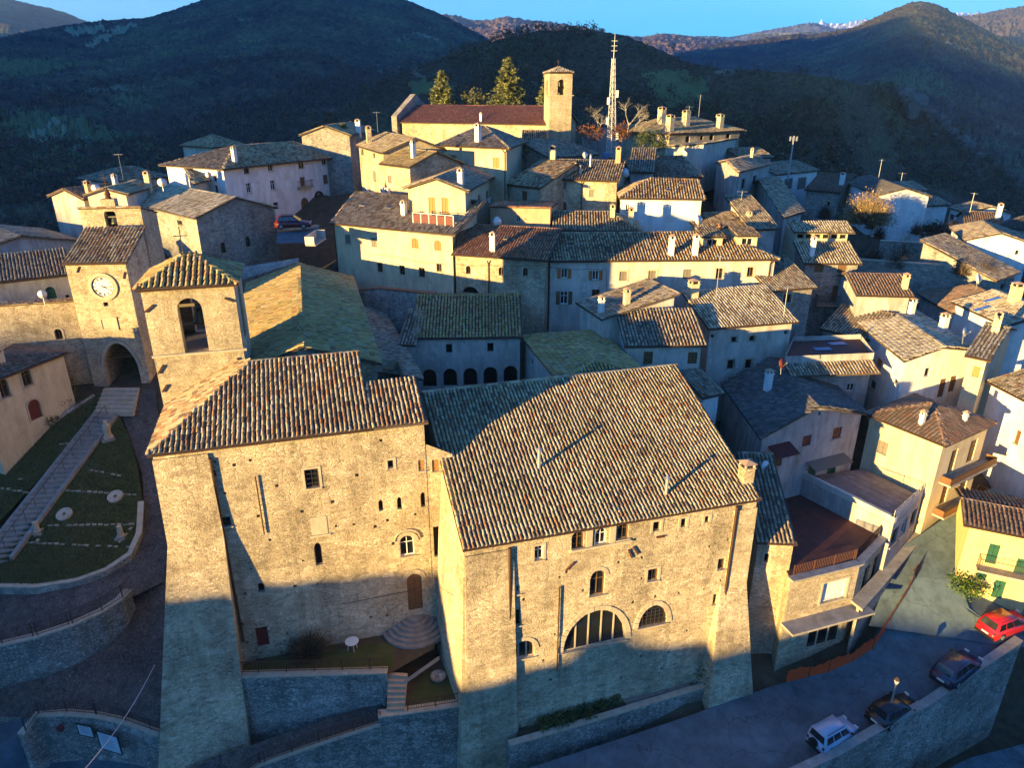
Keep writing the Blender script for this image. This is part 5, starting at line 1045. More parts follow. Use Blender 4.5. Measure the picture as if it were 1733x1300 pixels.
# grey upper terrace
y1, y2, y3, y4 = GZ(1352,808,zY), GZ(1512,888,zY), GZ(1560,842,zY), GZ(1464,794,zY)
TT = thing('terrace', 'grey paved upper terrace with low parapet between the houses', 'terrace', tuple(y1 - up*1.5))
tw_ = [Wall(y1, y2, zY - 9, [(0, zY), (1, zY)]), Wall(y2, y3, zY - 9, [(0, zY), (1, zY)])]
for k in range(3): opening(TT, tw_[1], tw_[1].L*(k + .5)/3, zY - 1.5, tw_[1].L/3*.62, 1.5, 'g')
build_walls(TT, tw_, 'grey'); g = MB(); g.poly([y1, y2, y3, y4]); g.build('terrace_bed', 'concrete', TT)
nu, nv_ = 7, 9
for i in range(nu):
    for j in range(nv_):
        f = lambda a, b: (y1.lerp(y2, a)).lerp(y4.lerp(y3, a), b)
        a0_, a1_, b0_, b1_ = (j + .03) / nv_, (j + .97) / nv_, (i + .03) / nu, (i + .97) / nu
        g = MB(); dz = random.uniform(.012, .03); g.prism([f(a0_, b0_), f(a1_, b0_), f(a1_, b1_), f(a0_, b1_)], up*dz); g.build('paving_slab', 'greyterrace', TT)
g = MB()
for a, b in ((y1, y2), (y2, y3)):
    d = (b - a).normalized(); nn = Vector((-d.y, d.x, 0)); g.prism([a + up*.04, b + up*.04, b + nn*.3 + up*.04, a + nn*.3 + up*.04], up*.55)
g.build('parapet', 'pale', TT)
railing('railing', 'thin wire railing on the grey terrace parapet', [y2 + Vector((0,.15,.6)), y3 + Vector((0,.1,.6)), y4 + Vector((.2,0,.1))], .5, .5, 'steel')
AX = House('narrow stone annex with green-grey roof between palace and shop', (1280,919), (1350,922), Y=41.6, depth=8, h=10, roof=('shed', .36), wall='stone', pal='grey', ov=.2, name='annex', cat='annex', wins=[(0,1297,945,8,16,'k+')])
# ------------------------------------------------------------------ small walls up in the town
freewall('garden_wall', 'tile-coped stone wall behind the old church roofs', 'wall', [GY(588,495,72), GY(640,489,71), GY(735,499,68.6)], .5, 3, 'stonegrey', .08, 'slab')
freewall('parapet_wall', 'pale parapet band above the cloister roof', 'wall', [GY(733,500,68.2), GY(882,507,67.6)], .4, 1.1, 'white', .05, 'slab', drop=1)
freewall('garden_wall', 'long stone terrace wall among thickets on the far slope', 'wall', [GY(1490,408,92), GY(1560,412,90), GY(1625,420,88)], .5, 4, 'stonegrey', .08)
freewall('garden_wall', 'lower stone terrace wall under the far thickets', 'wall', [GY(1455,440,86), GY(1540,446,84), GY(1640,452,82)], .5, 3, 'stonegrey', .05)
freewall('chapel_wall', 'low stone wall with pots before the chapel terrace', 'wall', [GL(-30,790,.5), GL(20,765,.5), GL(48,742,.5)], .3, .7, 'stone', .05)
freewall('kerb_wall', 'low stone kerb bordering the shrubs near the gate', 'kerb', [GL(65,735,.2), GL(110,700,.2), GL(160,668,.2)], .25, .4, 'stonegrey')
# ------------------------------------------------------------------ town hill: smooth sheet under everything
manual = [(-25,36,-41.5),(-34,40,-36),(-40,46,-31.5),(-30,54,-25.2),(-38,58,-24),(-60,40,-36),(-70,60,-28),(-18,31,-42.5),(-8,36,-40.5),(0,33,-42.5),(8,35,-42.5),(16,37,-41.5),(22,38.5,-41),(26,39.5,-40.2),(30,43,-37.5),(33,38,-40),(36,44,-36),(40,36,-40),(20,30,-50),(30,30,-52),(40,24,-54),(0,24,-48),(-20,24,-46),(-40,28,-42),
 (10,48,-33),(24,47,-33),(-5,55,-26),(25,56,-28),(-10,100,-7),(10,118,-6),(20,108,-7.5),(0,130,-7),(30,125,-9),(-20,128,-9),(-30,125,-16),(-50,110,-21),(-60,90,-23),(55,120,-19),(70,115,-22),(60,100,-23),(55,85,-25),(75,90,-30),(48,70,-27),(60,70,-32),(45,60,-28),(70,50,-40),(40,52,-32)]
ROX = [p.x for p in RO] + [60]; ROY = [p.y for p in RO] + [RO[-1].y + 8]
PTS = np.array([b for b in BASES if b[1] < 160] + manual * 2); PTS[:, 2] -= .4
def ground_z(x, y):
    if False: pass
    d2 = (PTS[:, 0] - x) ** 2 + (PTS[:, 1] - y) ** 2; w_ = 1 / (d2 + 9) ** 1.6; z = float((w_ * PTS[:, 2]).sum() / w_.sum())
    if x < -18 and y < 58: z = min(z, -25.5 - .45 * (57.4 - y) - 1.3 - max(0, 43 - y) * .8)
    if x > 14 and y < 50: z = min(z, -37.6 - max(0, 42 - y) * .9 + max(0, y - 44) * .75)
    if -18 <= x <= 14 and y < 37: z = min(z, -42.5)
    if x > 0 and y < float(np.interp(x, ROX, ROY)) + 3.2: z = min(z, -46.5)
    return z
gx = np.arange(-110, 131, 2.5); gy = np.arange(8, 186, 2.5); vs = []; fs = []
for y in gy:
    for x in gx:
        z = ground_z(x, y); edge = max(0, abs(x - 8) - 62, (y - 128) * 1.0, (34 - y) * 1.0); z -= edge * .55 + (edge * .09) ** 2
        vs.append((x, y, z + .25 * math.sin(x * .7) * math.cos(y * .6)))
nx_ = len(gx)
for j in range(len(gy) - 1):
    for i in range(nx_ - 1): k = j * nx_ + i; fs.append((k, k+1, k+nx_+1, k+nx_))
TOWN = link('town_hill', rawmesh('town_hill', vs, fs, 'soil', True), None, 'structure')
_gz0 = None
def town_z(x, y):
    z = ground_z(x, y); edge = max(0, abs(x - 8) - 62, (y - 128) * 1.0, (34 - y) * 1.0); return z - edge * .55 - (edge * .09) ** 2
HAZE = 8e-5
# ------------------------------------------------------------------ hills and far mountains
def attrmat(name, rough=.9, trans=0.0):
    m = bpy.data.materials.new(name); m.use_nodes = True; t = m.node_tree; b = t.nodes['Principled BSDF']; b.inputs['Roughness'].default_value = rough; b.inputs['Specular IOR Level'].default_value = .1
    a = t.nodes.new('ShaderNodeAttribute'); a.attribute_name = 'tc'; t.links.new(a.outputs['Color'], b.inputs['Base Color']); return m
M['leaf'] = attrmat('foliage')
def hillmat(name, c1, c2, c3, s1=.01, s2=.05, fine=.25, fbump=3.0, rock=None, rsc=.035):
    m = bpy.data.materials.new(name); m.use_nodes = True; t = m.node_tree; b = t.nodes['Principled BSDF']; b.inputs['Roughness'].default_value = .95; b.inputs['Specular IOR Level'].default_value = .05
    N = t.nodes.new; L = t.links.new; tc = N('ShaderNodeTexCoord')
    def noise(sc, d=6, r=.65): n = N('ShaderNodeTexNoise'); n.inputs['Scale'].default_value = sc; n.inputs['Detail'].default_value = d; n.inputs['Roughness'].default_value = r; L(tc.outputs['Object'], n.inputs['Vector']); return n
    n1, n2, n3 = noise(s1), noise(s2), noise(fine, 3)
    r = N('ShaderNodeValToRGB'); e = r.color_ramp.elements; e[0].position = .36; e[0].color = (*c1, 1); e[1].position = .66; e[1].color = (*c3, 1); x = e.new(.5); x.color = (*c2, 1)
    ma = N('ShaderNodeMath'); ma.operation = 'MULTIPLY_ADD'; ma.inputs[1].default_value = .45; L(n2.outputs[0], ma.inputs[0]); mb_ = N('ShaderNodeMath'); mb_.operation = 'MULTIPLY'; mb_.inputs[1].default_value = .55; L(n1.outputs[0], mb_.inputs[0]); L(mb_.outputs[0], ma.inputs[2]); L(ma.outputs[0], r.inputs[0])
    fr = N('ShaderNodeMapRange'); fr.inputs[1].default_value = .3; fr.inputs[2].default_value = .7; fr.inputs[3].default_value = .45; fr.inputs[4].default_value = 1.5; L(n3.outputs[0], fr.inputs[0])
    mx = N('ShaderNodeMix'); mx.data_type = 'RGBA'; mx.blend_type = 'MULTIPLY'; mx.inputs[0].default_value = 1; L(r.outputs[0], mx.inputs[6]); L(fr.outputs[0], mx.inputs[7]); last = mx.outputs[2]
    if rock:
        n4 = noise(rsc, 8, .75); rr = N('ShaderNodeMapRange'); rr.inputs[1].default_value = .60; rr.inputs[2].default_value = .66; L(n4.outputs[0], rr.inputs[0])
        m4 = N('ShaderNodeMix'); m4.data_type = 'RGBA'; L(rr.outputs[0], m4.inputs[0]); L(last, m4.inputs[6]); m4.inputs[7].default_value = (*rock, 1); last = m4.outputs[2]
    L(last, b.inputs['Base Color'])
    bp = N('ShaderNodeBump'); bp.inputs['Strength'].default_value = 1; bp.inputs['Distance'].default_value = fbump; L(n3.outputs[0], bp.inputs['Height']); L(bp.outputs[0], b.inputs['Normal']); return m
M['wood_near'] = hillmat('wooded_slope', (.050,.042,.026), (.090,.066,.040), (.115,.120,.050), .006, .03, .5, 1.2, (.22,.20,.15))
M['wood_far'] = hillmat('far_wooded_slope', (.045,.040,.028), (.095,.076,.045), (.15,.165,.07), .003, .012, .11, 6.0, (.24,.25,.15), .011)
M['ridge_far'] = hillmat('bare_far_ridge', (.15,.10,.07), (.20,.135,.095), (.16,.125,.08), .0012, .006, .02, 14)
M['alp'] = hillmat('distant_mountain', (.12,.13,.15), (.16,.16,.17), (.13,.13,.14), .0004, .002, .006, 30)
M['snow'] = hillmat('snow', (.75,.77,.80), (.85,.86,.88), (.45,.45,.48), .0015, .004, .01, 10)
M['meadow'] = mat('meadow', (.035,.05,.02), .95, .05, (.085,.085,.035), .02, .4, .4)
def fbm(x, y, oct=5, sc=1.0, seed=0):
    z = np.zeros_like(x); a = 1.0; f = sc
    for k in range(oct):
        p1, p2, p3 = np.sin(seed*1.7 + k*2.3)*50, np.cos(seed*2.9 + k)*50, seed + k*1.3
        z += a * (np.sin(x*f + p1 + 1.7*np.sin(y*f*.6 + p3)) * np.cos(y*f*1.1 + p2 + 1.3*np.sin(x*f*.7 + p3*2))); a *= .52; f *= 2.07
    return z
def hill(name, sil, foot, fz, back, m, nx=160, ny=60, amp=6, sc=.01, shape=1.2, rough=.0, seed=1):
    """sil = [(u, v, distance)] skyline; ground falls from it to `foot` metres from here at height fz and away behind"""
    us = np.linspace(sil[0][0], sil[-1][0], nx); S_ = np.array(sil, float); vv = np.interp(us, S_[:, 0], S_[:, 1]); DD = np.interp(us, S_[:, 0], S_[:, 2])
    k = np.array([.2, .6, .2]);
    for _ in range(2): vv[1:-1] = np.convolve(vv, k, 'valid')
    dirs = np.array([ray(u, v) for u, v in zip(us, vv)]); hl = np.hypot(dirs[:, 0], dirs[:, 1]); ux, uy = dirs[:, 0]/hl, dirs[:, 1]/hl; zt = dirs[:, 2]/hl*DD
    ts = np.concatenate([np.linspace(0, 1, ny), 1 + np.linspace(0, 1, ny//4)[1:]]); F_ = foot if np.isscalar(foot) else np.interp(us, [f[0] for f in foot], [f[1] for f in foot])
    T, _ = np.meshgrid(ts, us, indexing='ij'); front = np.clip(T, 0, 1); bk = np.clip(T - 1, 0, 1)
    D = F_ + (DD - F_)*front + back*bk; X = ux*D; Y = uy*D
    Z = fz + (zt - fz)*front**shape - bk**1.3*back*.35
    wgt = np.sin(np.pi*np.clip(front, 0, 1))**.7
    Z = Z + amp*fbm(X, Y, 5, sc, seed)*wgt + rough*rng.normal(0, 1, X.shape)*np.clip(front*3, 0, 1)*np.where(front > .995, .35, 1)
    n = len(us); V = np.stack([X, Y, Z], 2).reshape(-1, 3); idx = np.arange((len(ts)-1)*n).reshape(-1, n)[:, :-1].ravel(); Q = np.stack([idx, idx+1, idx+n+1, idx+n], 1)
    o = link(name, npmesh(name, V, Q, m, smooth=True), None, 'structure'); return o, (X, Y, Z, T)
o, HL = hill('wooded_hill', [(-260,80,1300),(-120,70,1300),(0,62,1250),(60,50,1300),(110,42,1350),(150,36,1400),(215,31,1400),(250,29,1400),(335,2,1450),(400,-22,1500),(500,-45,1500),(600,-22,1480),(690,0,1450),(750,25,1420),(808,55,1400),(870,95,1350),(960,150,1300)], 210, -95, 700, 'wood_far', 330, 150, 9, .006, 1.25, 1.6, 2)
o, HM = hill('wooded_hill', [(520,215,330),(600,165,360),(660,128,390),(720,105,400),(780,88,410),(850,64,420),(920,50,430),(1000,50,430),(1060,60,420),(1110,80,410),(1160,104,400),(1220,116,390),(1290,118,380),(1400,130,360),(1480,146,430),(1535,160,520),(1580,190,600),(1640,240,570),(1700,300,530),(1760,350,500),(1850,420,480)], 175, -72, 200, 'wood_near', 260, 90, 2.2, .03, 1.15, .5, 5)
hill('far_hill', [(-200,-30,4200),(0,-5,4200),(40,3,4200),(75,11,4200),(110,20,4200),(150,37,4200),(230,70,4200)], 1500, -100, 900, 'wood_far', 80, 40, 20, .003, 1.1, 3, 7)
hill('far_ridge', [(690,20,3600),(730,24,3600),(770,26,3600),(800,34,3500),(830,33,3500),(855,27,3500),(890,33,3500),(930,36,3500),(985,45,3500),(1060,62,3500),(1090,61,3600),(1120,56,3600),(1150,58,3600),(1175,62,3600),(1230,68,3700),(1290,74,3800)], 1700, 0, 900, 'ridge_far', 200, 60, 26, .0032, 1.0, 4, 11)
hill('wooded_mountain', [(1080,105,2300),(1150,90,2400),(1220,72,2500),(1290,66,2500),(1345,57,2500),(1375,60,2500),(1440,47,2400),(1470,34,2350),(1510,15,2300),(1545,3,2300),(1562,1,2300),(1590,8,2300),(1640,35,2300),(1690,60,2300),(1740,80,2300),(1850,120,2300)], 330, -110, 800, 'wood_far', 260, 130, 15, .005, 1.15, 2.2, 17)
hill('far_mountain', [(1560,60,4200),(1610,28,4200),(1650,24,4200),(1690,16,4200),(1733,9,4200),(1800,4,4200),(1900,30,4200)], 1900, 0, 900, 'ridge_far', 120, 50, 24, .003, 1.05, 5, 23)
hill('distant_range', [(1130,66,5600),(1180,60,5600),(1235,62,5600),(1270,56,5600),(1300,50,5600),(1340,43,5600),(1378,37,5600),(1405,46,5600),(1440,50,5600),(1500,60,5600)], 3900, 180, 600, 'alp', 120, 30, 60, .001, 1.0, 6, 29)
hill('snowy_range', [(1270,58,6800),(1310,50,6800),(1350,42,6800),(1390,36,6800),(1410,41,6800),(1440,38,6800),(1465,31,6800),(1500,40,6800),(1580,46,6800),(1620,22,6800),(1660,21,6800),(1720,30,6800)], 4900, 330, 700, 'snow', 140, 30, 60, .0008, 1.0, 14, 31)
V = [(-5200,-3400,-150),(6400,-3400,-150),(6400,8600,-150),(-5200,8600,-150)]
link('valley_floor', rawmesh('valley_floor', V, [(0,1,2,3)], 'meadow'), None, 'structure')
# unseen ground added behind the viewpoint, crests shaped to shade the town and valley
saz, caz = math.sin(R(SUN_AZ)), math.cos(R(SUN_AZ)); tEl = math.tan(R(SUN_EL))
def shade_spur(name, prof, q0, q1, base, m, n=200, amp=.3, sc=.2):
    ss = np.linspace(prof[0][0], prof[-1][0], n); tp = np.interp(ss, [p[0] for p in prof], [p[1] for p in prof]); qs = np.array([q0, q0*.6 + q1*.4, (q0+q1)/2, q0*.4 + q1*.6, q1]); hh = np.array([0, .9, 1, .9, 0]); V = []
    for q, hv in zip(qs, hh):
        for s_, t_ in zip(ss, tp): V.append((s_*caz + q*saz, -s_*saz + q*caz, base + (t_ - base)*hv + (amp*math.sin(s_*sc*7) + amp*math.sin(s_*sc*17 + 1)) * (hv > .95)))
    idx = np.arange(4*n).reshape(4, n)[:, :-1].ravel(); Q = np.stack([idx, idx+1, idx+n+1, idx+n], 1); link(name, npmesh(name, np.array(V), Q, m), None, 'structure')
qc = -92
def top_for(s_, z, q): return (s_, z + (q - qc)*tEl)
shade_spur('shade_spur', [(-140,-40), (-100,-22), top_for(-74,-22.5,5), top_for(-64,-24,12), top_for(-54,-25.5,14), top_for(-46,-27.4,15), top_for(-41,-28.8,16), top_for(-37,-29.5,18), top_for(-33.5,-30.4,22), top_for(-31,-32.6,25), top_for(-29,-35.4,27), top_for(-26,-35.2,29), top_for(-24.6,-34.8,29), top_for(-24.2,-33.3,30), top_for(-22.6,-33.3,31), top_for(-22.2,-35.2,32), top_for(-19,-36.2,38), top_for(-8,-36.6,47), top_for(5,-36.8,55), top_for(25,-36.4,58), (60,-28), (120,-45)], -75, -109, -75, 'meadow', 520, .12)  # unseen shade caster: crest steps set the shadow edge on the palace
mt = lambda s_, z, q_: (s_, z + (q_ + 600)*tEl)
shade_spur('shade_mountain', [(-3300,110),(-2600,160),(-2000,200),mt(-1600,215,290),mt(-1300,185,720),mt(-1100,132,2244),mt(-900,136,2400),mt(-765,134,2590),(-500,190),mt(-300,55,350),mt(-200,55,420),mt(-150,20,430),mt(-128,14,430),mt(-116,-12,60),mt(-102,-16,28),mt(-84,-18,25),mt(-76,-20,25),mt(-66,-25,15),mt(-48,-25,12),mt(-36,-32,15),mt(-30,-41,20),(40,-12),(70,30),(160,80),(600,150),(1500,200),(2300,150)], -450, -750, -150, 'wood_far', 700, 1, .02)  # unseen shade caster: gap in the crest lets sun onto the town
# ------------------------------------------------------------------ woods on the near slopes (one mass) and tree builders
def blob_trees(P, H, W_, cols, K=26, seed=0, flat=.0):
    """clumps of small leaf-like triangles: P (n,3) feet, H heights, W_ radii, cols (n,3)"""
    n = len(P); r = np.random.default_rng(seed); d = r.normal(0, 1, (n, K, 3)); d /= np.linalg.norm(d, axis=2, keepdims=True); rad = r.random((n, K, 1))**.45
    c = d*rad; c[..., 0] *= W_[:, None]; c[..., 1] *= W_[:, None]; c[..., 2] = c[..., 2]*H[:, None]*.42 + H[:, None]*.58; c += P[:, None, :]
    sz = (W_[:, None, None, None]*.34); tri = r.normal(0, 1, (n, K, 3, 3)); tri /= np.linalg.norm(tri, axis=3, keepdims=True); V = c[:, :, None, :] + tri*sz
    col = np.repeat((cols[:, None, :]*r.uniform(.65, 1.35, (n, K, 1))).reshape(-1, 3), 3, 0); Q = np.arange(n*K*3).reshape(-1, 3); return V.reshape(-1, 3), Q, col
def scatter_on(H_, n, tmin, tmax, dens=None, seed=0):
    X, Y, Z, T = H_; r = np.random.default_rng(seed); ny, nx = X.shape; out = []
    while len(out) < n:
        i = r.integers(0, ny - 1); j = r.integers(0, nx - 1)
        if not (tmin <= T[i, j] <= tmax): continue
        a, b = r.random(2); p = np.array([X[i, j]*(1-a) + X[i+1, j]*a, Y[i, j]*(1-b) + Y[i, j+1]*b, Z[i, j]]); p[0] = (X[i,j]*(1-a)*(1-b) + X[i+1,j]*a*(1-b) + X[i,j+1]*(1-a)*b + X[i+1,j+1]*a*b); p[1] = (Y[i,j]*(1-a)*(1-b) + Y[i+1,j]*a*(1-b) + Y[i,j+1]*(1-a)*b + Y[i+1,j+1]*a*b); p[2] = (Z[i,j]*(1-a)*(1-b) + Z[i+1,j]*a*(1-b) + Z[i,j+1]*(1-a)*b + Z[i+1,j+1]*a*b)
        if dens is not None and r.random() > dens(p): continue
        out.append(p)
    return np.array(out)
def patchy(p): v = fbm(np.array([p[0]]), np.array([p[1]]), 4, .02, 3)[0]; return 1.0 if v > -.1 else .12
PW = scatter_on(HM, 6500, .05, 1.02, patchy, 3); n = len(PW); r_ = np.random.default_rng(5)
pal = np.array([(.09,.06,.035),(.125,.08,.048),(.075,.055,.033),(.065,.08,.034),(.14,.10,.058)]); cols = pal[r_.integers(0, 5, n)]
V, Q, C = blob_trees(PW, r_.uniform(2.5, 6.0, n), r_.uniform(1.3, 2.8, n), cols, 20, 8); o = link('winter_wood', npmesh('winter_wood', V, Q, 'leaf', C), None, 'stuff'); tag(o, 'brown leafless wood covering the slope behind the town', 'wood')
PW = scatter_on(HL, 9000, .02, .55, lambda p: (1.0 if fbm(np.array([p[0]]), np.array([p[1]]), 4, .012, 9)[0] > -.25 else .03), 13); n = len(PW); cols = pal[r_.integers(0, 5, n)]*.9
V, Q, C = blob_trees(PW, r_.uniform(4, 8, n), r_.uniform(2.5, 4.5, n), cols, 14, 18); o = link('winter_wood', npmesh('winter_wood', V, Q, 'leaf', C), None, 'stuff'); tag(o, 'dark wood on the big shaded hill across the valley', 'wood')
# pale rock crag breaking the crest of the right-hand slope
def rock_mesh(r, seed):
    rr = np.random.default_rng(seed); bm = bmesh.new(); bmesh.ops.create_icosphere(bm, subdivisions=2, radius=1)
    for v in bm.verts: d = v.co.normalized(); k = .75 + .35*math.sin(d.x*4 + seed) * math.cos(d.y*5 + seed*2) + rr.uniform(-.16, .16); v.co = Vector((d.x*r*k, d.y*r*k, d.z*r*k*1.25))
    me = bpy.data.meshes.new('rock'); bm.to_mesh(me); bm.free(); me.materials.append(M['crag']); return me
M['crag'] = mat('pale_crag', (.17,.165,.15), .95, .1, (.11,.11,.10), .2, .5, .6)
cr = thing('rock_crag', 'pale rocky crag along the crest of the wooded slope', 'crag', tuple(GY(1560,185,480)))
for i in range(26):
    t = i/25; u = np.interp(t, [0,.25,.5,.75,1], [1530,1556,1590,1622,1655]) + random.uniform(-8, 10); v = np.interp(t, [0,.25,.5,.75,1], [164,176,204,234,266]) + random.uniform(-4, 14); D_ = np.interp(u, [1480,1535,1580,1640,1700], [430,520,600,570,530])*.86
    k = GY(u, v, D_*.94); k_ = link('rock', rock_mesh(random.uniform(3, 6.5)*(1.2 if i < 6 else .75), 200 + i), cr); k_.location = k - cr.location
# open meadows and pale field strips on the slopes
def project(X, Y, Z):
    t = Y*math.cos(PITCH) - Z*math.sin(PITCH); return CU + FP*X/t, CV - FP*(Y*math.sin(PITCH) + Z*math.cos(PITCH))/t
def field(name, H_, poly, m, lift):
    X, Y, Z, T = H_; U_, V_ = project(X, Y, Z); ny, nx = X.shape; vs = []; fs = []
    for i in range(ny - 1):
        if T[i, 0] > 1: break
        for j in range(nx - 1):
            cu, cv = (U_[i,j] + U_[i+1,j+1])/2, (V_[i,j] + V_[i+1,j+1])/2
            if inpoly(cu + 5*math.sin(cv*.4), cv + 3*math.sin(cu*.23), poly): k = len(vs); vs += [(X[a,b], Y[a,b], Z[a,b] + lift) for a, b in ((i,j),(i,j+1),(i+1,j+1),(i+1,j))]; fs.append((k, k+1, k+2, k+3))
    if vs: link(name, rawmesh(name, vs, fs, m), None, 'structure')
M['field1'] = mat('green_meadow', (.10,.13,.05), .95, .05, (.16,.17,.07), .03, .3, .5); M['field2'] = mat('pale_field', (.28,.29,.17), .95, .05, (.20,.22,.12), .04, .2, .5)
for pl in ([(-20,195),(60,192),(140,200),(200,225),(270,250),(340,300),(250,305),(150,290),(60,300),(-20,330)], [(-20,105),(80,100),(120,112),(60,128),(-20,128)], [(90,330),(200,320),(260,340),(150,370)]): field('meadow', HL, pl, 'field1', .9)
for pl in ([(42,237),(96,203),(106,206),(58,240)], [(60,246),(90,232),(100,236),(70,252)], [(92,238),(112,216),(118,224),(100,244)], [(112,250),(150,232),(156,240),(120,262)], [(140,78),(215,40),(228,46),(150,84)], [(110,52),(160,44),(200,50),(120,62)]): field('field', HL, pl, 'field2', 1.6)
for pl in ([(1090,125),(1150,118),(1200,140),(1180,185),(1110,180)], [(690,140),(740,135),(780,150),(700,165)]): field('meadow', HM, pl, 'field1', .5)
# thickets on the outer edges of the town hill
TX = []
for _ in range(4000):
    x, y = random.uniform(-105, 125), random.uniform(40, 182); e_ = max(abs(x - 8) - 62, y - 128)
    if e_ > 3 or (x > 62 and 70 < y) : TX.append((x, y, town_z(x, y)))
TX = np.array(TX); n = len(TX); cols = np.array([(.06,.042,.026),(.045,.05,.022),(.08,.055,.035)])[r_.integers(0, 3, n)]
V, Q, C = blob_trees(TX, r_.uniform(1.5, 3.6, n), r_.uniform(.9, 2.0, n), cols, 22, 28); o = link('thicket', npmesh('thicket', V, Q, 'leaf', C), None, 'stuff'); tag(o, 'scrub and thickets on the slopes round the town', 'scrub')
def bush(name, label, p, H, W_, col, K=500, cat='shrub', group=None, leaf=.12, seed=1):
    r = np.random.default_rng(seed); o = thing(name, label, cat, tuple(p), group); d = r.normal(0, 1, (K, 3)); d /= np.linalg.norm(d, axis=1, keepdims=True); c = d*(r.random((K, 1))**.4)
    lump = 1 + .28*np.sin(d[:, :1]*5 + seed)*np.cos(d[:, 1:2]*6 + seed*2); c *= lump; c[:, 0] *= W_; c[:, 1] *= W_; c[:, 2] = c[:, 2]*H*.5 + H*.52
    tri = r.normal(0, 1, (K, 3, 3)); tri /= np.linalg.norm(tri, axis=2, keepdims=True); V = (c[:, None, :] + tri*leaf).reshape(-1, 3); C = np.repeat(np.array(col)*r.uniform(.55, 1.5, (K, 1)), 3, 0)
    link('foliage', npmesh('foliage', V, np.arange(K*3).reshape(-1, 3), 'leaf', C), o, 'stuff')
    g = MB()
    for k in range(5): a = 2*math.pi*k/5; q = Vector(p); g.tube(q - up*.2, q + Vector((math.cos(a)*W_*.5, math.sin(a)*W_*.5, H*.6)), .05, .015, 5)
    g.build('stems', 'greywood', o); return o
def conifer(label, p, H, W_, seed, group='conifers behind the hilltop church'):
    r = np.random.default_rng(seed); o = thing('conifer', label, 'tree', tuple(p), group); g = MB(); q = Vector(p); g.tube(q - up*.5, q + up*H*.97, .02*H, .01, 7); g.build('trunk', 'wood', o)
    V = []; C = []
    lv = int(H*2.6)
    for i in range(lv):
        h_ = .12 + .86*i/lv; rad = W_*(1 - h_)**.8*r.uniform(.75, 1.15) + .12
        nb = 7 if i < lv*.7 else 5
        for k in range(nb):
            a = 2*math.pi*(k/nb) + r.random()*1.2; rr = rad*r.uniform(.65, 1.1); d = np.array([math.cos(a), math.sin(a), 0]); m_ = max(4, int(rr*5))
            for j in range(m_):
                t = (j + .5)/m_; c = d*rr*t + np.array([0, 0, H*h_ - .28*rr*t + .16*rr*t*t*1.5])
                for _ in range(4):
                    tri = r.normal(0, 1, (3, 3)); tri /= np.linalg.norm(tri, axis=1, keepdims=True); V.append(c + r.normal(0, .13, 3) + tri*np.array([.34, .34, .2])); C.append(np.array((.13,.135,.05))*r.uniform(.5, 1.5))
    V = np.array(V).reshape(-1, 3); C = np.repeat(np.array(C), 3, 0); link('crown', npmesh('crown', V, np.arange(len(V)).reshape(-1, 3), 'leaf', C), o, 'stuff'); return o
def bare_tree(label, p, H, seed, col='greywood', group=None, spread=.6, name='bare_tree', rt=.035):
    rnd = random.Random(seed); o = thing(name, label, 'tree', tuple(p), group); g = MB(); tk = MB()
    def grow(a, d, L, r, lev):
        b = a + d*L; (tk if lev == 0 else g).tube(a, b, r, r*.68, 6 if lev < 2 else 4)
        if lev >= 5: return
        for k in range(3 if lev < 3 else 2):
            nd = (d + Vector((rnd.gauss(0, spread), rnd.gauss(0, spread), rnd.gauss(.12, spread*.5)))).normalized(); grow(a.lerp(b, rnd.uniform(.72, 1)), nd, L*rnd.uniform(.6, .82), r*.62, lev + 1)
    grow(Vector(p) - up*.3, Vector((rnd.gauss(0,.08), rnd.gauss(0,.08), 1)).normalized(), H*.28, H*rt, 0); tk.build('trunk', col, o); g.build('crown', col, o); return o
def twig_bush(label, p, H, W_, col, seed, n=900, group=None, tw=.03):
    r = np.random.default_rng(seed); o = thing('twiggy_bush', label, 'shrub', tuple(p), group); V = []; 
    d = r.normal(0, 1, (n, 3)); d[:, 2] = np.abs(d[:, 2])*.9; d /= np.linalg.norm(d, axis=1, keepdims=True); r0 = r.uniform(0, .55, (n, 1)); r1 = r.uniform(.6, 1, (n, 1)); sc_ = np.array([W_, W_, H])
    a = d*r0*sc_; b = (d*r1 + r.normal(0, .08, (n, 3)))*sc_; w_ = r.normal(0, 1, (n, 3)); w_ /= np.linalg.norm(w_, axis=1, keepdims=True); w_ *= tw
    V = np.stack([a - w_, a + w_, b], 1).reshape(-1, 3); C = np.repeat(np.array(col)*r.uniform(.6, 1.4, (n, 1)), 3, 0)
    k = n//2; leafc = b[:k]; tri = r.normal(0, tw*2, (k, 3, 3)); V2 = (leafc[:, None] + tri).reshape(-1, 3); C2 = np.repeat(np.array(col)*r.uniform(.7, 1.3, (k, 1)), 3, 0)
    V = np.concatenate([V, V2]); C = np.concatenate([C, C2]); link('twigs', npmesh('twigs', V, np.arange(len(V)).reshape(-1, 3), 'leaf', C), o, 'stuff')
    g = MB(); q = Vector(p)
    for i in range(6): t = 2*math.pi*i/6; g.tube(q - up*.2, q + Vector((math.cos(t)*W_*.4, math.sin(t)*W_*.4, H*.5)), .06, .02, 5)
    g.build('stems', 'greywood', o); return o
conifer('broad spruce standing behind the church roof, left of the round shrub', GY(750,207,133), 8.6, 4.2, 1); conifer('tall ragged spruce rising behind the middle of the church roof', GY(860,214,131), 11.2, 5.4, 2); conifer('narrow dark conifer half hidden by the campanile', GY(925,215,124), 8.6, 2.8, 3)
conifer('slim yellow-green cypress at the town edge beside the white palazzo', GY(584,250,116), 3.8, 1.1, 4, None)
bush('evergreen_shrub', 'round evergreen shrub between the two spruces', GY(802,208,132), 5.8, 2.6, (.085,.085,.035), 900, leaf=.3, seed=4)
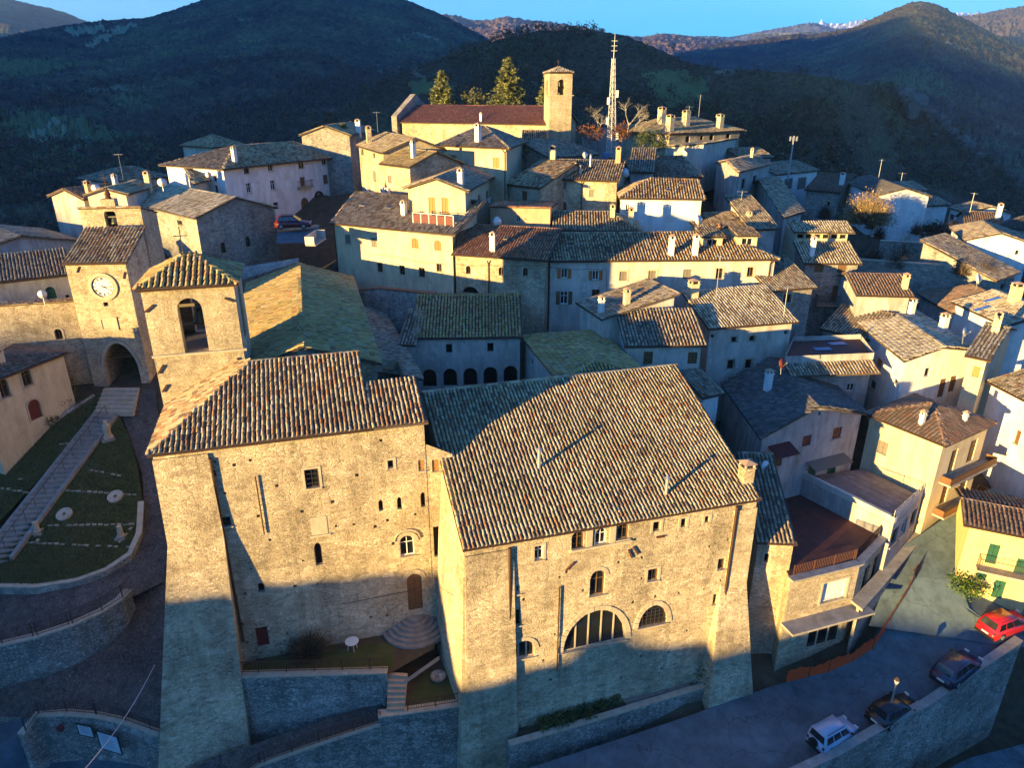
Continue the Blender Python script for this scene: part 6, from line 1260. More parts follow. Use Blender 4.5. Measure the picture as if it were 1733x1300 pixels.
for i, (u, v, Y, H) in enumerate([(993,225,113,8.0),(1022,228,116,7.5),(1062,228,112,8.5),(1010,230,106,6.0),(1075,225,118,7.0)]): bare_tree(['bleached bare tree standing right behind the campanile','forked bare tree just beside the radio mast','tall bare tree with pale limbs right of the mast','low spreading bare tree above the rust bushes','bare tree next to the four-chimney house'][i], GY(u, v, Y), H*.85, 20 + i, 'stonegrey', 'bare trees round the radio mast', .62, rt=.017)
for i, (u, v, Y, W_) in enumerate([(1000,243,104,2.0),(1050,240,105,1.5)]): bush('russet_bush', ['large rust-orange bush between campanile and radio mast','smaller rust-orange bush on the far side of the mast'][i], GY(u, v, Y), 2.6, W_, (.13,.05,.018), 700, leaf=.16, seed=50 + i, group='rust-coloured bushes by the mast')
for i, (u, v, Y, H) in enumerate([(1101,250,104,2.6),(1086,252,103,2.2),(1115,256,102,1.8)]): bush('garden_shrub', ['tall garden shrub at the shaded wall of the four-chimney house','middle garden shrub under the four-chimney house','small garden shrub at the far end under the four-chimney house'][i], GY(u, v, Y), H, 1.1, (.04,.055,.02), 350, leaf=.18, seed=60 + i, group='shrubs under the four-chimney house')
twig_bush('large leafless bush glowing in the last sun beside the far terrace', GY(1466,377,98), 4.4, 3.8, (.26,.18,.09), 3, 3600, None, .045)
twig_bush('pinkish bare bush against the small white terrace house', GY(1523,357,119), 3.8, 1.6, (.22,.12,.08), 4)
twig_bush('dull bare bush in front of the stone cottage', GY(1395,370,112), 2.8, 1.5, (.10,.07,.05), 5)
for i in range(16): u = random.uniform(1470, 1660); v = random.uniform(385, 470); twig_bush('dusky leafless thicket between the far terrace walls', GY(u, v, 130 - (v - 320)*.34), random.uniform(1.6, 3.0), random.uniform(1.2, 2.2), (.07,.05,.035), 70 + i, 500, 'thickets between the far terrace walls')
twig_bush('tangled bare climber at the foot of the tall palace wall', Wl.at(Wl.px(518,1080)[0], -35.0, .5), 2.4, 1.9, (.085,.06,.035), 6, 1300, None, .025)
for i, (u, v, W_) in enumerate([(945,1228,1.0),(965,1222,.7),(990,1212,1.1),(1015,1200,.8),(920,1235,.8),(1035,1190,.9)]): bush('yucca_clump', 'spiky green plant in the strip below the palace', GZ(u, v, -39.6), .9, W_*.7, (.06,.075,.025), 320, 'plant', 'plants in the strip below the palace', .14, 80 + i)
bush('garden_shrub', 'dark shrub against the foot of the palace buttress', GZ(1195,1150,-39.4), 1.6, 1.3, (.045,.05,.02), 500, 'shrub', None, .13, 90)
for i, (u, v, H) in enumerate([(92,700,1.5),(125,672,1.7),(108,690,1.2),(85,722,1.0)]): bush('clipped_shrub', ['clipped shrub right beside the chapel door','tall clipped shrub at the chapel corner near the gate','low clipped shrub between its taller neighbours','small round shrub at the chapel path'][i], GL(u, v), H, .75, (.03,.045,.016), 450, 'shrub', 'clipped shrubs along the chapel', .09, 100 + i)
bush('hedge', 'ivy-green hedge bank at the corner of the yellow house', GZ(1634,1004,-35.6), 1.6, 1.5, (.06,.10,.02), 1400, 'hedge', None, .12, 120)

# ------------------------------------------------------------------ haze: one closed box of thin air round everything below the sky
hz = bpy.data.materials.new('haze'); hz.use_nodes = True; t = hz.node_tree; t.nodes.clear(); pv = t.nodes.new('ShaderNodeVolumePrincipled'); mo = t.nodes.new('ShaderNodeOutputMaterial')
pv.inputs['Color'].default_value = (.40, .66, 1.0, 1); pv.inputs['Density'].default_value = HAZE; pv.inputs['Anisotropy'].default_value = 0.1; t.links.new(pv.outputs[0], mo.inputs['Volume'])
g = MB(); g.prism([(-5300,-3500,-151.5),(6500,-3500,-151.5),(6500,8700,-151.5),(-5300,8700,-151.5)], (0,0,1050)); o = g.build('haze', hz, None, 'stuff')
# ------------------------------------------------------------------ roof terrace, balconies, awnings and other fittings of the houses
H1 = HS['H1']; zt = h1(TR0, TRU).z - .55
g = MB(); g.prism([h1(TR0, TRU, False) + up*(zt - H1.z), h1(TR1, TRU, False) + up*(zt - H1.z), h1(TR1, 6.5, False) + up*(zt - H1.z), h1(TR0, 6.5, False) + up*(zt - H1.z)], up*.1); g.build('terrace_floor', 'redterrace', H1.root)
g = MB()
for a, b in ((h1(TR0, TRU), h1(TR0, 6.0)), (h1(TR1, TRU), h1(TR1, 6.0))): g.prism([Vector((a.x,a.y,zt)), Vector((b.x,b.y,zt)), b + up*.1, a + up*.1], h1e*.12)
g.build('terrace_cheek', 'cream', H1.root)
g = MB(); a, b = h1(TR0, TRU), h1(TR1, TRU); g.obox(Vector((a.x,a.y,zt)), Vector((b.x-a.x,b.y-a.y,0)), h1n*.1, up*.55); g.build('terrace_kerb', 'orangewood', H1.root)
rl = thing('terrace_railing', 'brown panelled balustrade with pale posts on the roof terrace', 'railing', (a.x, a.y, a.z + .1)); n = 5
for k in range(n):
    p, q = a.lerp(b, (k+.03)/n) + up*.15, a.lerp(b, (k+.97)/n) + up*.15; g = MB(); g.prism([p, q, q + up*.85, p + up*.85], h1n*.04); g.build('panel', 'redwood', rl)
for k in range(n + 1): p = a.lerp(b, k/n); g = MB(); g.box(p + up*.0, .09, .09, 1.15); g.build('post', 'whitewood', rl)
g = MB(); g.tube(a + up*1.13, b + up*1.13, .04); g.build('handrail', 'whitewood', rl)
def balcony(label, W, u0, u1, v, proj, m='concrete', rail='iron', hgt=1.0, solid=False, th=.16):
    x0, z = W.px(u0, v); x1, z2 = W.px(u1, v); _, z = W.px((u0+u1)/2, v); o = thing('balcony', label, 'balcony', tuple(W.at((x0+x1)/2, z)))
    g = MB(); g.obox(W.at(x0, z - th, -.02), W.e*(x1-x0), W.n*(proj+.02), up*th); g.build('slab', m, o)
    P = [W.at(x0+.05, z, .05), W.at(x0+.05, z, proj-.06), W.at(x1-.05, z, proj-.06), W.at(x1-.05, z, .05)]
    if solid:
        g = MB()
        for a, b in zip(P[:-1], P[1:]): d = (b-a).normalized(); s_ = Vector((-d.y, d.x, 0))*.07; g.prism([a, b, b+s_, a+s_], up*hgt)
        g.build('parapet', rail, o); return o
    g = MB(); pk = MB()
    for a, b in zip(P[:-1], P[1:]):
        g.tube(a+up*hgt, b+up*hgt, .03, n=5); g.tube(a+up*.1, b+up*.1, .02, n=4); k_ = max(2, int((b-a).length/.13))
        for k in range(k_+1): p = a.lerp(b, k/k_); pk.tube(p, p+up*hgt, .012, n=3)
    g.build('rail', rail, o); pk.build('pickets', rail, o, 'stuff'); return o
F2 = HS['F2']; F4 = HS['F4']; F1 = HS['F1']
M['brownslab'] = mat('brown_balcony', (.17,.085,.035), .8, .2, (.13,.065,.028), 2)
balcony('upper brown balcony of the three-storey corner house', F2.walls[1], 1594, 1662, 796, .95, 'concrete', 'brownslab', .55, True); balcony('lower brown balcony of the three-storey corner house', F2.walls[1], 1583, 1648, 849, .95, 'concrete', 'brownslab', .55, True)
balcony('long iron balcony on the yellow house', F4.walls[0], 1648, 1760, 966, .9, 'concrete'); balcony('iron balcony under the clerestory stone house door', HS['E9'].walls[0], 1378, 1440, 513, .9, 'tanwall')
balcony('small iron balcony on the white palazzo front', HS['D1'].walls[0], 503, 527, 316, .6, 'stonesmooth', 'rust', .9); balcony('pale plastered balcony on the shaded end of the cream house', H1.walls[3], 533, 552, 408, 1.0, 'concrete', 'pale', .8, True)
def awning(label, W, u0, u1, v, proj, m, drop=.5):
    x0, z = W.px(u0, v); x1, _ = W.px(u1, v); _, z = W.px((u0+u1)/2, v); o = thing('awning', label, 'awning', tuple(W.at((x0+x1)/2, z)))
    g = MB(); g.prism([W.at(x0, z, .0), W.at(x1, z, .0), W.at(x1, z - drop, proj), W.at(x0, z - drop, proj)], up*.06); g.build('canopy', m, o)
    g = MB(); g.tube(W.at(x0+.1, z-.7, 0), W.at(x0+.1, z-drop, proj-.05), .025); g.tube(W.at(x1-.1, z-.7, 0), W.at(x1-.1, z-drop, proj-.05), .025); g.build('bracket', 'iron', o)
awning('dark red awning over the door of the shaded house', F1.walls[0], 1300, 1335, 752, 1.3, 'redwood'); awning('weathered wooden awning above the green shutters', F1.walls[0], 1366, 1426, 775, 1.1, 'greywood', .35)
# white plaster panel behind the green shutters
W = F1.walls[0]
# small porch roof at the side of the corner house
# clerestory pavilion on the louvred house
E9 = HS['E9']; a, b, c, d = E9.q; n9 = (d - a).normalized(); zc_ = E9.zr(d) + .1
top = [d + n9*.05, c + n9*.05, c + n9*4.5, d + n9*4.5]; e9 = (c - d).normalized()
o9 = thing('clerestory', 'raised clerestory with a strip of louvred openings and its own tiled roof', 'roof storey', (d.x, d.y, zc_))
Wc = Wall(d + e9*.3, c - e9*.3, zc_ - 3, [(0, zc_ + .95), (1, zc_ + .95)]); L9 = Wc.L
for k in range(6): opening(o9, Wc, L9*(k + .5)/6, zc_ + .45, L9/6*.78, .5, 'k')
sidew = [Wall(d + e9*.3 + n9*4.2, d + e9*.3, zc_ - 3, [(0, zc_ + .95), (1, zc_ + .95)]), Wall(c - e9*.3, c - e9*.3 + n9*4.2, zc_ - 3, [(0, zc_ + .95), (1, zc_ + .95)])]
build_walls(o9, [Wc] + sidew, 'cream')
P9 = [Vector((d.x,d.y,zc_+.95)) - e9*.2 - n9*.5, Vector((c.x,c.y,zc_+.95)) + e9*.3 - n9*.5, Vector((c.x,c.y,zc_+1.7)) + e9*.3 + n9*2.0, Vector((d.x,d.y,zc_+1.7)) - e9*.2 + n9*2.0]
g = MB(); g.prism([p - up*.12 for p in P9], up*.11); rf = g.build('roof', 'slab', o9); me = tiles([P9], 'lichen', o9.location, .28, .4, 4, .1); link('tiles', me, rf, 'stuff')
# dormers on the long pale house
H5 = HS['H5']
for i, (u, v) in enumerate(((1206,408),(1265,406))):
    hpt = H5.hit(u, v + 12); e5 = (H5.q[1]-H5.q[0]).normalized(); n5 = Vector((-e5.y, e5.x, 0)); c = hpt + n5*.2
    o = thing('dormer', ('roof dormer nearer the pair of white chimneys' if i == 0 else 'roof dormer nearer the hip end of the long pale house'), 'dormer', tuple(c), 'dormers on the long pale house')
    Wd_ = Wall(c - e5*1.0, c + e5*1.0, c.z - .3, [(0, c.z + 1.05), (1, c.z + 1.05)]); opening(o, Wd_, 1.0, c.z + .5, 1.15, .75, 'g')
    sd = [Wall(c - e5*1.0 + n5*2.6, c - e5*1.0, c.z - .3, [(0, c.z + 1.2), (1, c.z + 1.05)]), Wall(c + e5*1.0, c + e5*1.0 + n5*2.6, c.z - .3, [(0, c.z + 1.05), (1, c.z + 1.2)])]; build_walls(o, [Wd_] + sd, 'cream', .15)
    P = [c - e5*1.25 - n5*.3 + up*1.0, c + e5*1.25 - n5*.3 + up*1.0, c + e5*1.25 + n5*2.7 + up*1.45, c - e5*1.25 + n5*2.7 + up*1.45]; g = MB(); g.prism(P, up*.08); rf = g.build('roof', 'slab', o); link('tiles', tiles([[p + up*.08 for p in P]], 'mix', o.location, .28, .4, 4, .1), rf, 'stuff')
# red terrace on the house below the pale stone house
ea, eb = GZ(1327,612,-22.2), GZ(1478,606,-22.2); ee_ = (eb-ea).normalized(); en = Vector((-ee_.y, ee_.x, 0)); ed, ec = GZ(1342,578,-22.2), GZ(1455,574,-22.2)
RT = thing('terrace_house', 'low house with open red roof terrace and tiled apron', 'house', (ea.x, ea.y, -30))
wl = [Wall(ea, eb, -33, [(0,-21.7),(1,-21.7)]), Wall(eb, ec, -33, [(0,-21.7),(1,-21.7)]), Wall(ec, ed, -33, [(0,-21.7),(1,-21.7)]), Wall(ed, ea, -33, [(0,-21.7),(1,-21.7)])]
for (u, v) in ((1412,659),(1440,656),(1376,664)): x, z = wl[0].px(u, v); opening(RT, wl[0], x, z, .75, .75, 'g')
build_walls(RT, wl, 'grey'); g = MB(); g.poly([ea+up*.02, eb+up*.02, ec+up*.02, ed+up*.02]); g.build('terrace_floor', 'redterrace', RT)
P = [ea - en*1.5 - up*1.0, eb - en*1.5 - up*1.0, eb - up*.35, ea - up*.35]; g = MB(); g.prism(P, up*.1); rf = g.build('apron_roof', 'slab', RT); link('tiles', tiles([[p+up*.1 for p in P]], 'grey', RT.location, .3, .42, 4, .105), rf, 'stuff')
g = MB()
for k, (x, y) in enumerate(((.35,.45),(.55,.7))): c = ea.lerp(eb, x).lerp(ed.lerp(ec, x), y) + up*.05; g.obox(c, ee_*1.6, en*.7, up*.05)
tag(g.build('tarpaulin', mat('blue_tarpaulin', (.16,.22,.32), .5, .3), None), 'folded blue-grey sheets lying on the red roof terrace', 'tarpaulin')
E6 = HS['E6']; M['tarp'] = mat('bright_blue_tarpaulin', (.03,.12,.42), .5, .3)
for i, (u, v) in enumerate(((1664,523),(1681,508))):
    c = E6.hit(u, v)
    if c is None: continue
    F = min(E6.faces, key=lambda F: abs((F[1]-F[0]).cross(F[2]-F[0]).normalized().dot(c - F[0]))); nn = (F[1]-F[0]).cross(F[2]-F[0]).normalized(); nn = nn if nn.z > 0 else -nn; e_ = Vector((-nn.y, nn.x, 0)).normalized(); q = nn.cross(e_)
    g = MB(); g.obox(c - e_*.2 - q*.9 + nn*.1, e_*.4, q*1.5, nn*.06); tag(g.build('tarpaulin', 'tarp', None), 'strip of bright blue tarpaulin on the snow-flecked roof', 'tarpaulin', 'blue tarpaulins on the roof')
# tyre-like ring on the palazzo
W = HS['D1'].walls[0]; x, z = W.px(539, 333); g = MB(); c = W.at(x, z, .12)
for k in range(18):
    a, b = 2*math.pi*k/18, 2*math.pi*(k+1)/18; g.tube(c + W.e*.75*math.cos(a) + up*.75*math.sin(a), c + W.e*.75*math.cos(b) + up*.75*math.sin(b), .17, n=7)
tag(g.build('wreath', mat('wreath', (.02,.03,.018), .9, .1), None), 'round dark wreath hung on the white palazzo wall', 'wreath')
# ------------------------------------------------------------------ dishes, aerials, air units, lamps
def dish(label, p, r=.42, face=(.55,-.8,.3), m='whitewood', mastz=.9, grp='satellite dishes on the roofs'):
    p = Vector(p); o = thing('satellite_dish', label, 'satellite dish', tuple(p), grp); ax_ = Vector(face).normalized(); c = p + up*mastz; g = MB()
    prof = [(r*t, -.25*r*(1 - t*t)) for t in (.02,.35,.7,1.0)]; g.lathe(c, prof + [(r*1.02, .02)] , 16, ax_); g.build('reflector', m, o, smooth=True)
    g = MB(); g.tube(p - up*.3, c - ax_*.12, .03); g.build('mast', 'steel', o); g = MB(); g.tube(c - up*r*.9, c + ax_*r*.9, .012, n=4); g.tube(c + ax_*r*.85, c + ax_*r*1.05, .05); g.build('feed_arm', 'steel', o)
for (u, v, Y, r, lb, mm) in ((276,313,86,.5,'large pale dish behind the church hall roof','dialwhite'),(354,299,96,.4,'small white dish beside the white palazzo','whitewood'),(164,322,90,.5,'white dish on the dark roof at the left town edge','whitewood'),(1181,377,78,.55,'round white dish on the dormer-house pavilion','whitewood'),(1218,390,75,.42,'orange-brown dish between the two dormers','orangewood'),(1058,296,90,.55,'blue-shaded dish beside the broad stone house','whitewood'),(842,380,76,.5,'white dish standing on the bright red roof','whitewood'),(1293,797,48,.45,'pale blue dish on the balcony of the shaded house','whitewood'),(1630,570,54,.4,'grey dish on the pale stone house roof','steel'),(1653,478,68,.5,'white dish above the snow-flecked roof','whitewood'),(66,452,72,.42,'pale dish on the shaded plaster house wall','whitewood'),(75,505,60,.35,'small dish over the gate wall','whitewood'),(1279,287,100,.4,'tiny white dish on the striped roof house wall','whitewood'),(990,266,94,.4,'small dish by the chimney of the broad stone house','whitewood'),(1322,622,55,.45,'dark red dish at the corner of the red terrace','redwood')):
    dish(lb, GY(u, v + 6, Y), r, m=mm, mastz=.7)
def aerial(label, p, H=2.2, seed=0):
    p = Vector(p); o = thing('aerial', label, 'aerial', tuple(p), 'television aerials on the roofs'); g = MB(); g.tube(p - up*.6, p + up*H, .025, n=5); g.build('mast', 'steel', o); g = MB(); d = Vector((math.cos(seed), math.sin(seed), 0)); s_ = Vector((-d.y, d.x, 0)); t = p + up*H*.95; g.tube(t - d*.6, t + d*.6, .018, n=4)
    for k in range(7): c = t - d*.55 + d*(1.1*k/6); g.tube(c - s_*.28, c + s_*.28, .01, n=3)
    g.build('elements', 'steel', o)
for i, (u, v, Y, H, lb) in enumerate(((207,296,100,2.8,'tall thin aerial on the blue-shaded hip roof'),(639,216,110,2.2,'flag-shaped aerial above the sun-bleached house'),(1213,490,64,3.2,'aerial beside the tall steep-roofed house'),(1253,352,86,2.0,'aerial in front of the patchy roof'),(1328,522,60,2.0,'aerial leaning at the steep roof corner'),(1183,190,112,2.4,'aerial with ball on the four-chimney house'),(1522,320,118,2.6,'aerial over the white terrace house'),(1487,300,118,2.8,'aerial behind the lit bush'),(1643,352,106,2.2,'aerial at the lower end of the terrace row'),(710,310,86,1.8,'aerial behind the gabled house'),(1164,212,116,2.8,'thin pole aerial near the bare trees'))): aerial(lb, GY(u, v, Y), H, i)
def ac_unit(label, W, u, v):
    x, z = W.px(u, v); o = thing('air_unit', label, 'air conditioner', tuple(W.at(x, z)), 'outdoor air units on the stone houses'); g = MB(); g.obox(W.at(x-.42, z-.3, .05), W.e*.84, W.n*.32, up*.6); g.build('case', 'whitewood', o)
    g = MB(); g.lathe(W.at(x-.08, z, .375), [(.23,0),(.23,.01),(.03,.02)], 14, W.n); g.build('fan_grille', 'iron', o)
Wk = HS['D2a'].walls[0]; ac_unit('air unit low on the sunlit stone house wall', Wk, 624, 320); Wk = HS['D2b'].walls[0]; ac_unit('first of two air units under the lichened house', Wk, 650, 321); ac_unit('second of two air units under the lichened house', Wk, 658, 322)
ac_unit('air unit on the flat end of the tan block', HS['D4'].walls[1], 826, 338)
# lattice radio mast
mb_ = UYZ(1034, 105, -8.5); mt_ = GY(1038.5, 98, 105); o = thing('radio_mast', 'tall white lattice radio mast above the bare trees', 'mast', tuple(mb_)); cs = []
def mleg(k, t): r = .80*(1-t) + .26*t; a = 2*math.pi*k/3 + .4; c = Vector(mb_).lerp(mt_, t); return c + Vector((r*math.cos(a), r*math.sin(a), 0))
for k in range(3): g = MB(); g.tube(mleg(k,0), mleg(k,1), .04, .03, 5); g.build('leg', 'whitewood', o)
g = MB(); nb = 17
for j in range(nb):
    for k in range(3): g.tube(mleg(k, j/nb), mleg((k+1)%3, j/nb), .016, n=3); g.tube(mleg(k, j/nb), mleg((k+1)%3, (j+1)/nb), .016, n=3); g.tube(mleg((k+1)%3, j/nb), mleg(k, (j+1)/nb), .016, n=3)
g.build('bracing', 'whitewood', o); g = MB(); tp = GY(1041, 56, 105); g.tube(mt_, tp, .045, .02)
for t in (.3,.5,.7): p = mt_.lerp(tp, t); g.tube(p - Vector((.4,0,0)), p + Vector((.4,0,0)), .03, n=4)
g.build('antenna_pole', 'whitewood', o)
for i, (t, dx) in enumerate(((.35,-.9),(.55,-.8),(.62,.7),(.2,.9))): p = mb_.lerp(mt_, t) + Vector((dx*.8, -.4, 0)); g = MB(); g.box(p, .3, .25, .9); g.build('panel_antenna', 'whitewood', o)
g = MB(); g.box(UYZ(1026,103,-9.2), 1.2, .8, 1.6); g.build('equipment_cabinet', mat('cabinet_blue', (.10,.16,.28), .5, .3), o)
# telecom pole on the far right slope
p = GY(1336, 285, 124); o = thing('telecom_pole', 'steel pole with ring of small antennas on the far slope', 'mast', tuple(p)); g = MB(); g.tube(p - up*2, p + up*5.2, .16, .1); g.build('pole', 'steel', o); g = MB()
for k in range(6): a = k*math.pi/3; q = p + up*4.7; g.tube(q, q + Vector((math.cos(a)*.6, math.sin(a)*.6, .1)), .03, n=4); g.box(q + Vector((math.cos(a)*.6, math.sin(a)*.6, -.3)), .15, .15, .7)
g.build('antenna', 'steel', o)
# street lamps
def lamp(label, p, H=3.6, grp=None):
    p = Vector(p); o = thing('street_lamp', label, 'street lamp', tuple(p), grp); g = MB(); g.lathe(p, [(.14,0),(.12,.4),(.06,.5),(.05,H)], 8); g.build('post', 'concrete', o); g = MB(); t = p + up*H; g.lathe(t, [(.08,0),(.19,.35),(.2,.38)], 6); g.build('lantern', 'whitewood', o); g = MB(); g.lathe(t + up*.385, [(.24,0),(.12,.16),(.03,.22)], 6); g.build('lantern_cap', 'iron', o)
lamp('street lamp with lantern head beside the parked dark car', GZ(1502,1213,-39.7), 2.9)
# ------------------------------------------------------------------ lawn ornaments and garden things
def rubble_post(name, label, p, H, r, cat, seed):
    rr = random.Random(seed); o = thing(name, label, cat, tuple(p)); g = MB(); g.lathe(Vector(p) - up*.1, [(r*1.35,0),(r*1.3,.22),(r*1.0,.28),(r*.92,H*.6),(r*.85,H),(r*.2,H+.03)], 9); g.build('shaft', 'stonesmooth', o); g = MB(); g.box(Vector(p) - up*.15, r*3.4, r*3.4, .16, rr.random()); g.build('base', 'stonegrey', o)
rubble_post('column_stump', 'broken pale column on the lower lawn near the alley', GL(205,908), 1.0, .22, 'column', 1); rubble_post('column_stump', 'broken pale column on the lawn beside the stair', GL(63,900), .95, .22, 'column', 2)
p = GL(184,742); o = thing('stone_statue', 'pale weathered stone statue at the top of the lawn', 'statue', tuple(p)); g = MB(); g.lathe(p - up*.1, [(.42,0),(.40,.3),(.30,.34),(.27,.7),(.34,1.05),(.30,1.35),(.16,1.5),(.19,1.62),(.13,1.78),(.03,1.82)], 9); g.build('figure', 'stonesmooth', o); g = MB(); g.box(p - up*.2, 1.0, .8, .28, .4); g.build('base', 'stonegrey', o)
for i, (u, v) in enumerate(((110,872),(196,842))):
    p = GL(u, v); nrm = lawnN.normalized(); o = thing('millstone', ('millstone lying on the lawn beside the stair' if i == 0 else 'millstone lying on the lawn next to the alley'), 'millstone', tuple(p)); r0m, r1m = .14, .58; g = MB(); a_ = nrm.orthogonal().normalized(); b_ = nrm.cross(a_); n = 20
    for k in range(n):
        t, t2_ = 2*math.pi*k/n, 2*math.pi*(k+1)/n; q = lambda r, t, hh: p + a_*r*math.cos(t) + b_*r*math.sin(t) + nrm*hh
        g.poly([q(r0m,t,.2), q(r1m,t,.2), q(r1m,t2_,.2), q(r0m,t2_,.2)]); g.poly([q(r1m,t,-.05), q(r1m,t2_,-.05), q(r1m,t2_,.2), q(r1m,t,.2)]); g.poly([q(r0m,t,-.05), q(r0m,t2_,-.05), q(r0m,t2_,.2), q(r0m,t,.2)])
    g.build('stone_ring', 'stonesmooth', o); g = MB()
    for k in range(10): t = 2*math.pi*k/10; c = p + a_*.45*math.cos(t) + b_*.45*math.sin(t) + nrm*.2; g.prism([c - a_*.03 - b_*.03, c + a_*.03 - b_*.03, c + a_*.03 + b_*.03, c - a_*.03 + b_*.03], nrm*.02)
    g.build('inlay', 'stonedark', o)
p = GZ(597,1100,zG) ; o = thing('garden_table', 'round white garden table on the palace lawn', 'table', tuple(p)); g = MB(); g.lathe(p + up*.70, [(.45,0),(.46,.03),(.02,.04)], 20); g.build('table_top', 'whitewood', o)
for k in range(4): a = k*math.pi/2 + .5; g = MB(); g.tube(p + Vector((math.cos(a)*.32, math.sin(a)*.32, 0)), p + Vector((math.cos(a)*.25, math.sin(a)*.25, .71)), .022); g.build('leg', 'whitewood', o)
def pot(label, p, r=.25, m='tanwall', plant=True, grp=None, seed=0):
    p = Vector(p); o = thing('plant_pot', label, 'plant pot', tuple(p), grp); g = MB(); g.lathe(p, [(r*.7,0),(r*.95,.3),(r*1.1,.42),(r*.9,.44),(r*.2,.40)], 12); g.build('pot', m, o)
pot('pale stone urn beside the round steps', GZ(650,1066,zG), .3, 'stonesmooth'); g = MB(); p = GZ(742,1148,-36.6); g.lathe(p, [(.45,0),(.55,.22),(.5,.24),(.1,.12)], 14); tag(g.build('planter', 'stonegrey', None), 'shallow round planter in the small garden bed', 'planter')
for i, (u, v) in enumerate(((22,740),(34,732),(10,752),(47,748))): pot('terracotta pot on the chapel terrace', GL(u, v, .1), .28, 'tanwall', grp='terracotta pots by the chapel')
for i, (u, v, H) in enumerate(((37,735,1.2),(60,716,1.6))):
    p = GL(u, v); g = MB(); g.box(p - up*.2, .35, .35, H, .3); g.lathe(p + up*(H-.2), [(.25,0),(.12,.15),(.2,.3),(.03,.5)], 8); tag(g.build('gate_pillar', 'stonesmooth', None), 'pale pillar at the chapel terrace gate', 'pillar', 'pillars of the chapel gate')
# notice boards, fire bell, fittings on the low wall
def board(label, a, b, zt_, h_):
    A_, B_ = GZ(*a, zt_), GZ(*b, zt_); d = (B_-A_).normalized(); nn = Vector((d.y,-d.x,0)); o = thing('notice_board', label, 'notice board', tuple(A_ - up*h_)); g = MB(); g.obox(A_ + nn*.06 - up*h_, B_-A_, nn*.05, up*h_); bo = g.build('panel', mat('pale_board', (.55,.58,.60), .5, .3, (.45,.48,.5), 2), o); g = MB(); L_ = (B_-A_).length
    for (x, z, w_, hh) in ((-.04,-.04,L_+.08,.05),(-.04,h_-.01,L_+.08,.05),(-.05,-.04,.05,h_+.08),(L_,-.04,.05,h_+.08)): g.obox(A_ + nn*.05 - up*h_ + d*x + up*z, d*w_, nn*.09, up*hh)
    g.build('frame', 'iron', o); g = MB()
    for k in range(7): g.obox(A_ + nn*.112 - up*(h_*.15 + k*h_*.1) + d*L_*.12, d*L_*random.uniform(.45,.75), nn*.004, up*.025)
    g.build('text_lines', 'greywood', bo)
board('smaller pale notice board on the low rubble wall', (132,1224), (156,1229), -37.65, .9); board('larger pale notice board on the low rubble wall', (166,1236), (200,1246), -37.85, 1.5)
p = GZ(108,1226,-37.6); g = MB(); g.lathe(p - Vector((0,.25,0)), [(.05,0),(.24,.04),(.24,.18),(.05,.22)], 12, Vector((0,-1,.2))); tag(g.build('hose_reel', 'redwood', None), 'red round hose box on the low rubble wall', 'hose box')
p0, p1 = GZ(262,1126,-34.2), Vector(GY(120,1330,22)); g = MB(); pr_ = None
for k in range(13):
    t = k/12; q = p0.lerp(p1, t) - up*(.5*math.sin(math.pi*t))
    if pr_ is not None: g.tube(pr_, q, .022, n=5)
    pr_ = q
tag(g.build('overhead_cable', mat('pale_cable', (.45,.45,.45), .6, .3), None), 'pale overhead cable running down from the palace buttress', 'cable')
# cables along the row of houses
def cable_on(label, W, pts, r=.02):
    g = MB(); P = [W.at(*W.px(u, v), .06) for u, v in pts]; g.path(P, r); tag(g.build('facade_cable', 'iron', None), label, 'cable')
cable_on('black cable strung along the stone house under the red roof', HS['H2'].walls[0], [(768,446),(800,450),(822,449),(850,450),(900,449),(925,452)]); cable_on('black cable along the long pale house front', HS['H5'].walls[0], [(930,452),(975,456),(1000,455),(1026,456),(1027,500)]); cable_on('thin cable on the cream terrace house', H1.walls[0], [(630,430),(670,434),(705,442),(760,448)])
cable_on('dark cable across the tall palace wall towards the arched door', LW.walls[0], [(580,1022),(640,1010),(702,998)])
# orange plastic barrier along the building site
bp = [(1322,1150,-39.6),(1360,1142,-39.4),(1394,1133,-39.1),(1435,1115,-38.5),(1468,1094,-38.0),(1495,1055,-37.2),(1514,1024,-36.4),(1532,992,-35.5),(1541,965,-34.8)]
BPp = [GZ(*q) + Vector((.25,-.25,0)) for q in bp]; o = thing('plastic_barrier', 'sagging orange plastic safety net along the road edge', 'barrier', tuple(BPp[0])); g = MB(); po = MB(); tot = 0; dense = []
for a, b in zip(BPp[:-1], BPp[1:]):
    n = max(2, int((b-a).length/.09))
    for k in range(n): dense.append(a.lerp(b, k/n))
hh = lambda i: .95 + .12*math.sin(i*.21) + .06*math.sin(i*.77)
for i, p in enumerate(dense):
    if i: 
        q = dense[i-1]
        for j in range(9): z0, z1 = hh(i-1)*j/8, hh(i)*j/8; w_ = .036; lean = Vector((.06*math.sin(i*.15), -.05*math.cos(i*.2), 0)); g.poly([q+up*(z0-w_)+lean*j/8, p+up*(z1-w_)+lean*j/8, p+up*(z1+w_)+lean*j/8, q+up*(z0+w_)+lean*j/8])
    d = (dense[min(i+1,len(dense)-1)] - dense[max(i-1,0)]).normalized()*.028; g.poly([p-d, p+d, p+d+up*hh(i), p-d+up*hh(i)])
g.build('net', 'orangenet', o, 'stuff')
for k, p in enumerate(BPp): q = MB(); q.tube(p - up*.1, p + up*1.15, .025, n=5); q.build('stake', 'rust', o)
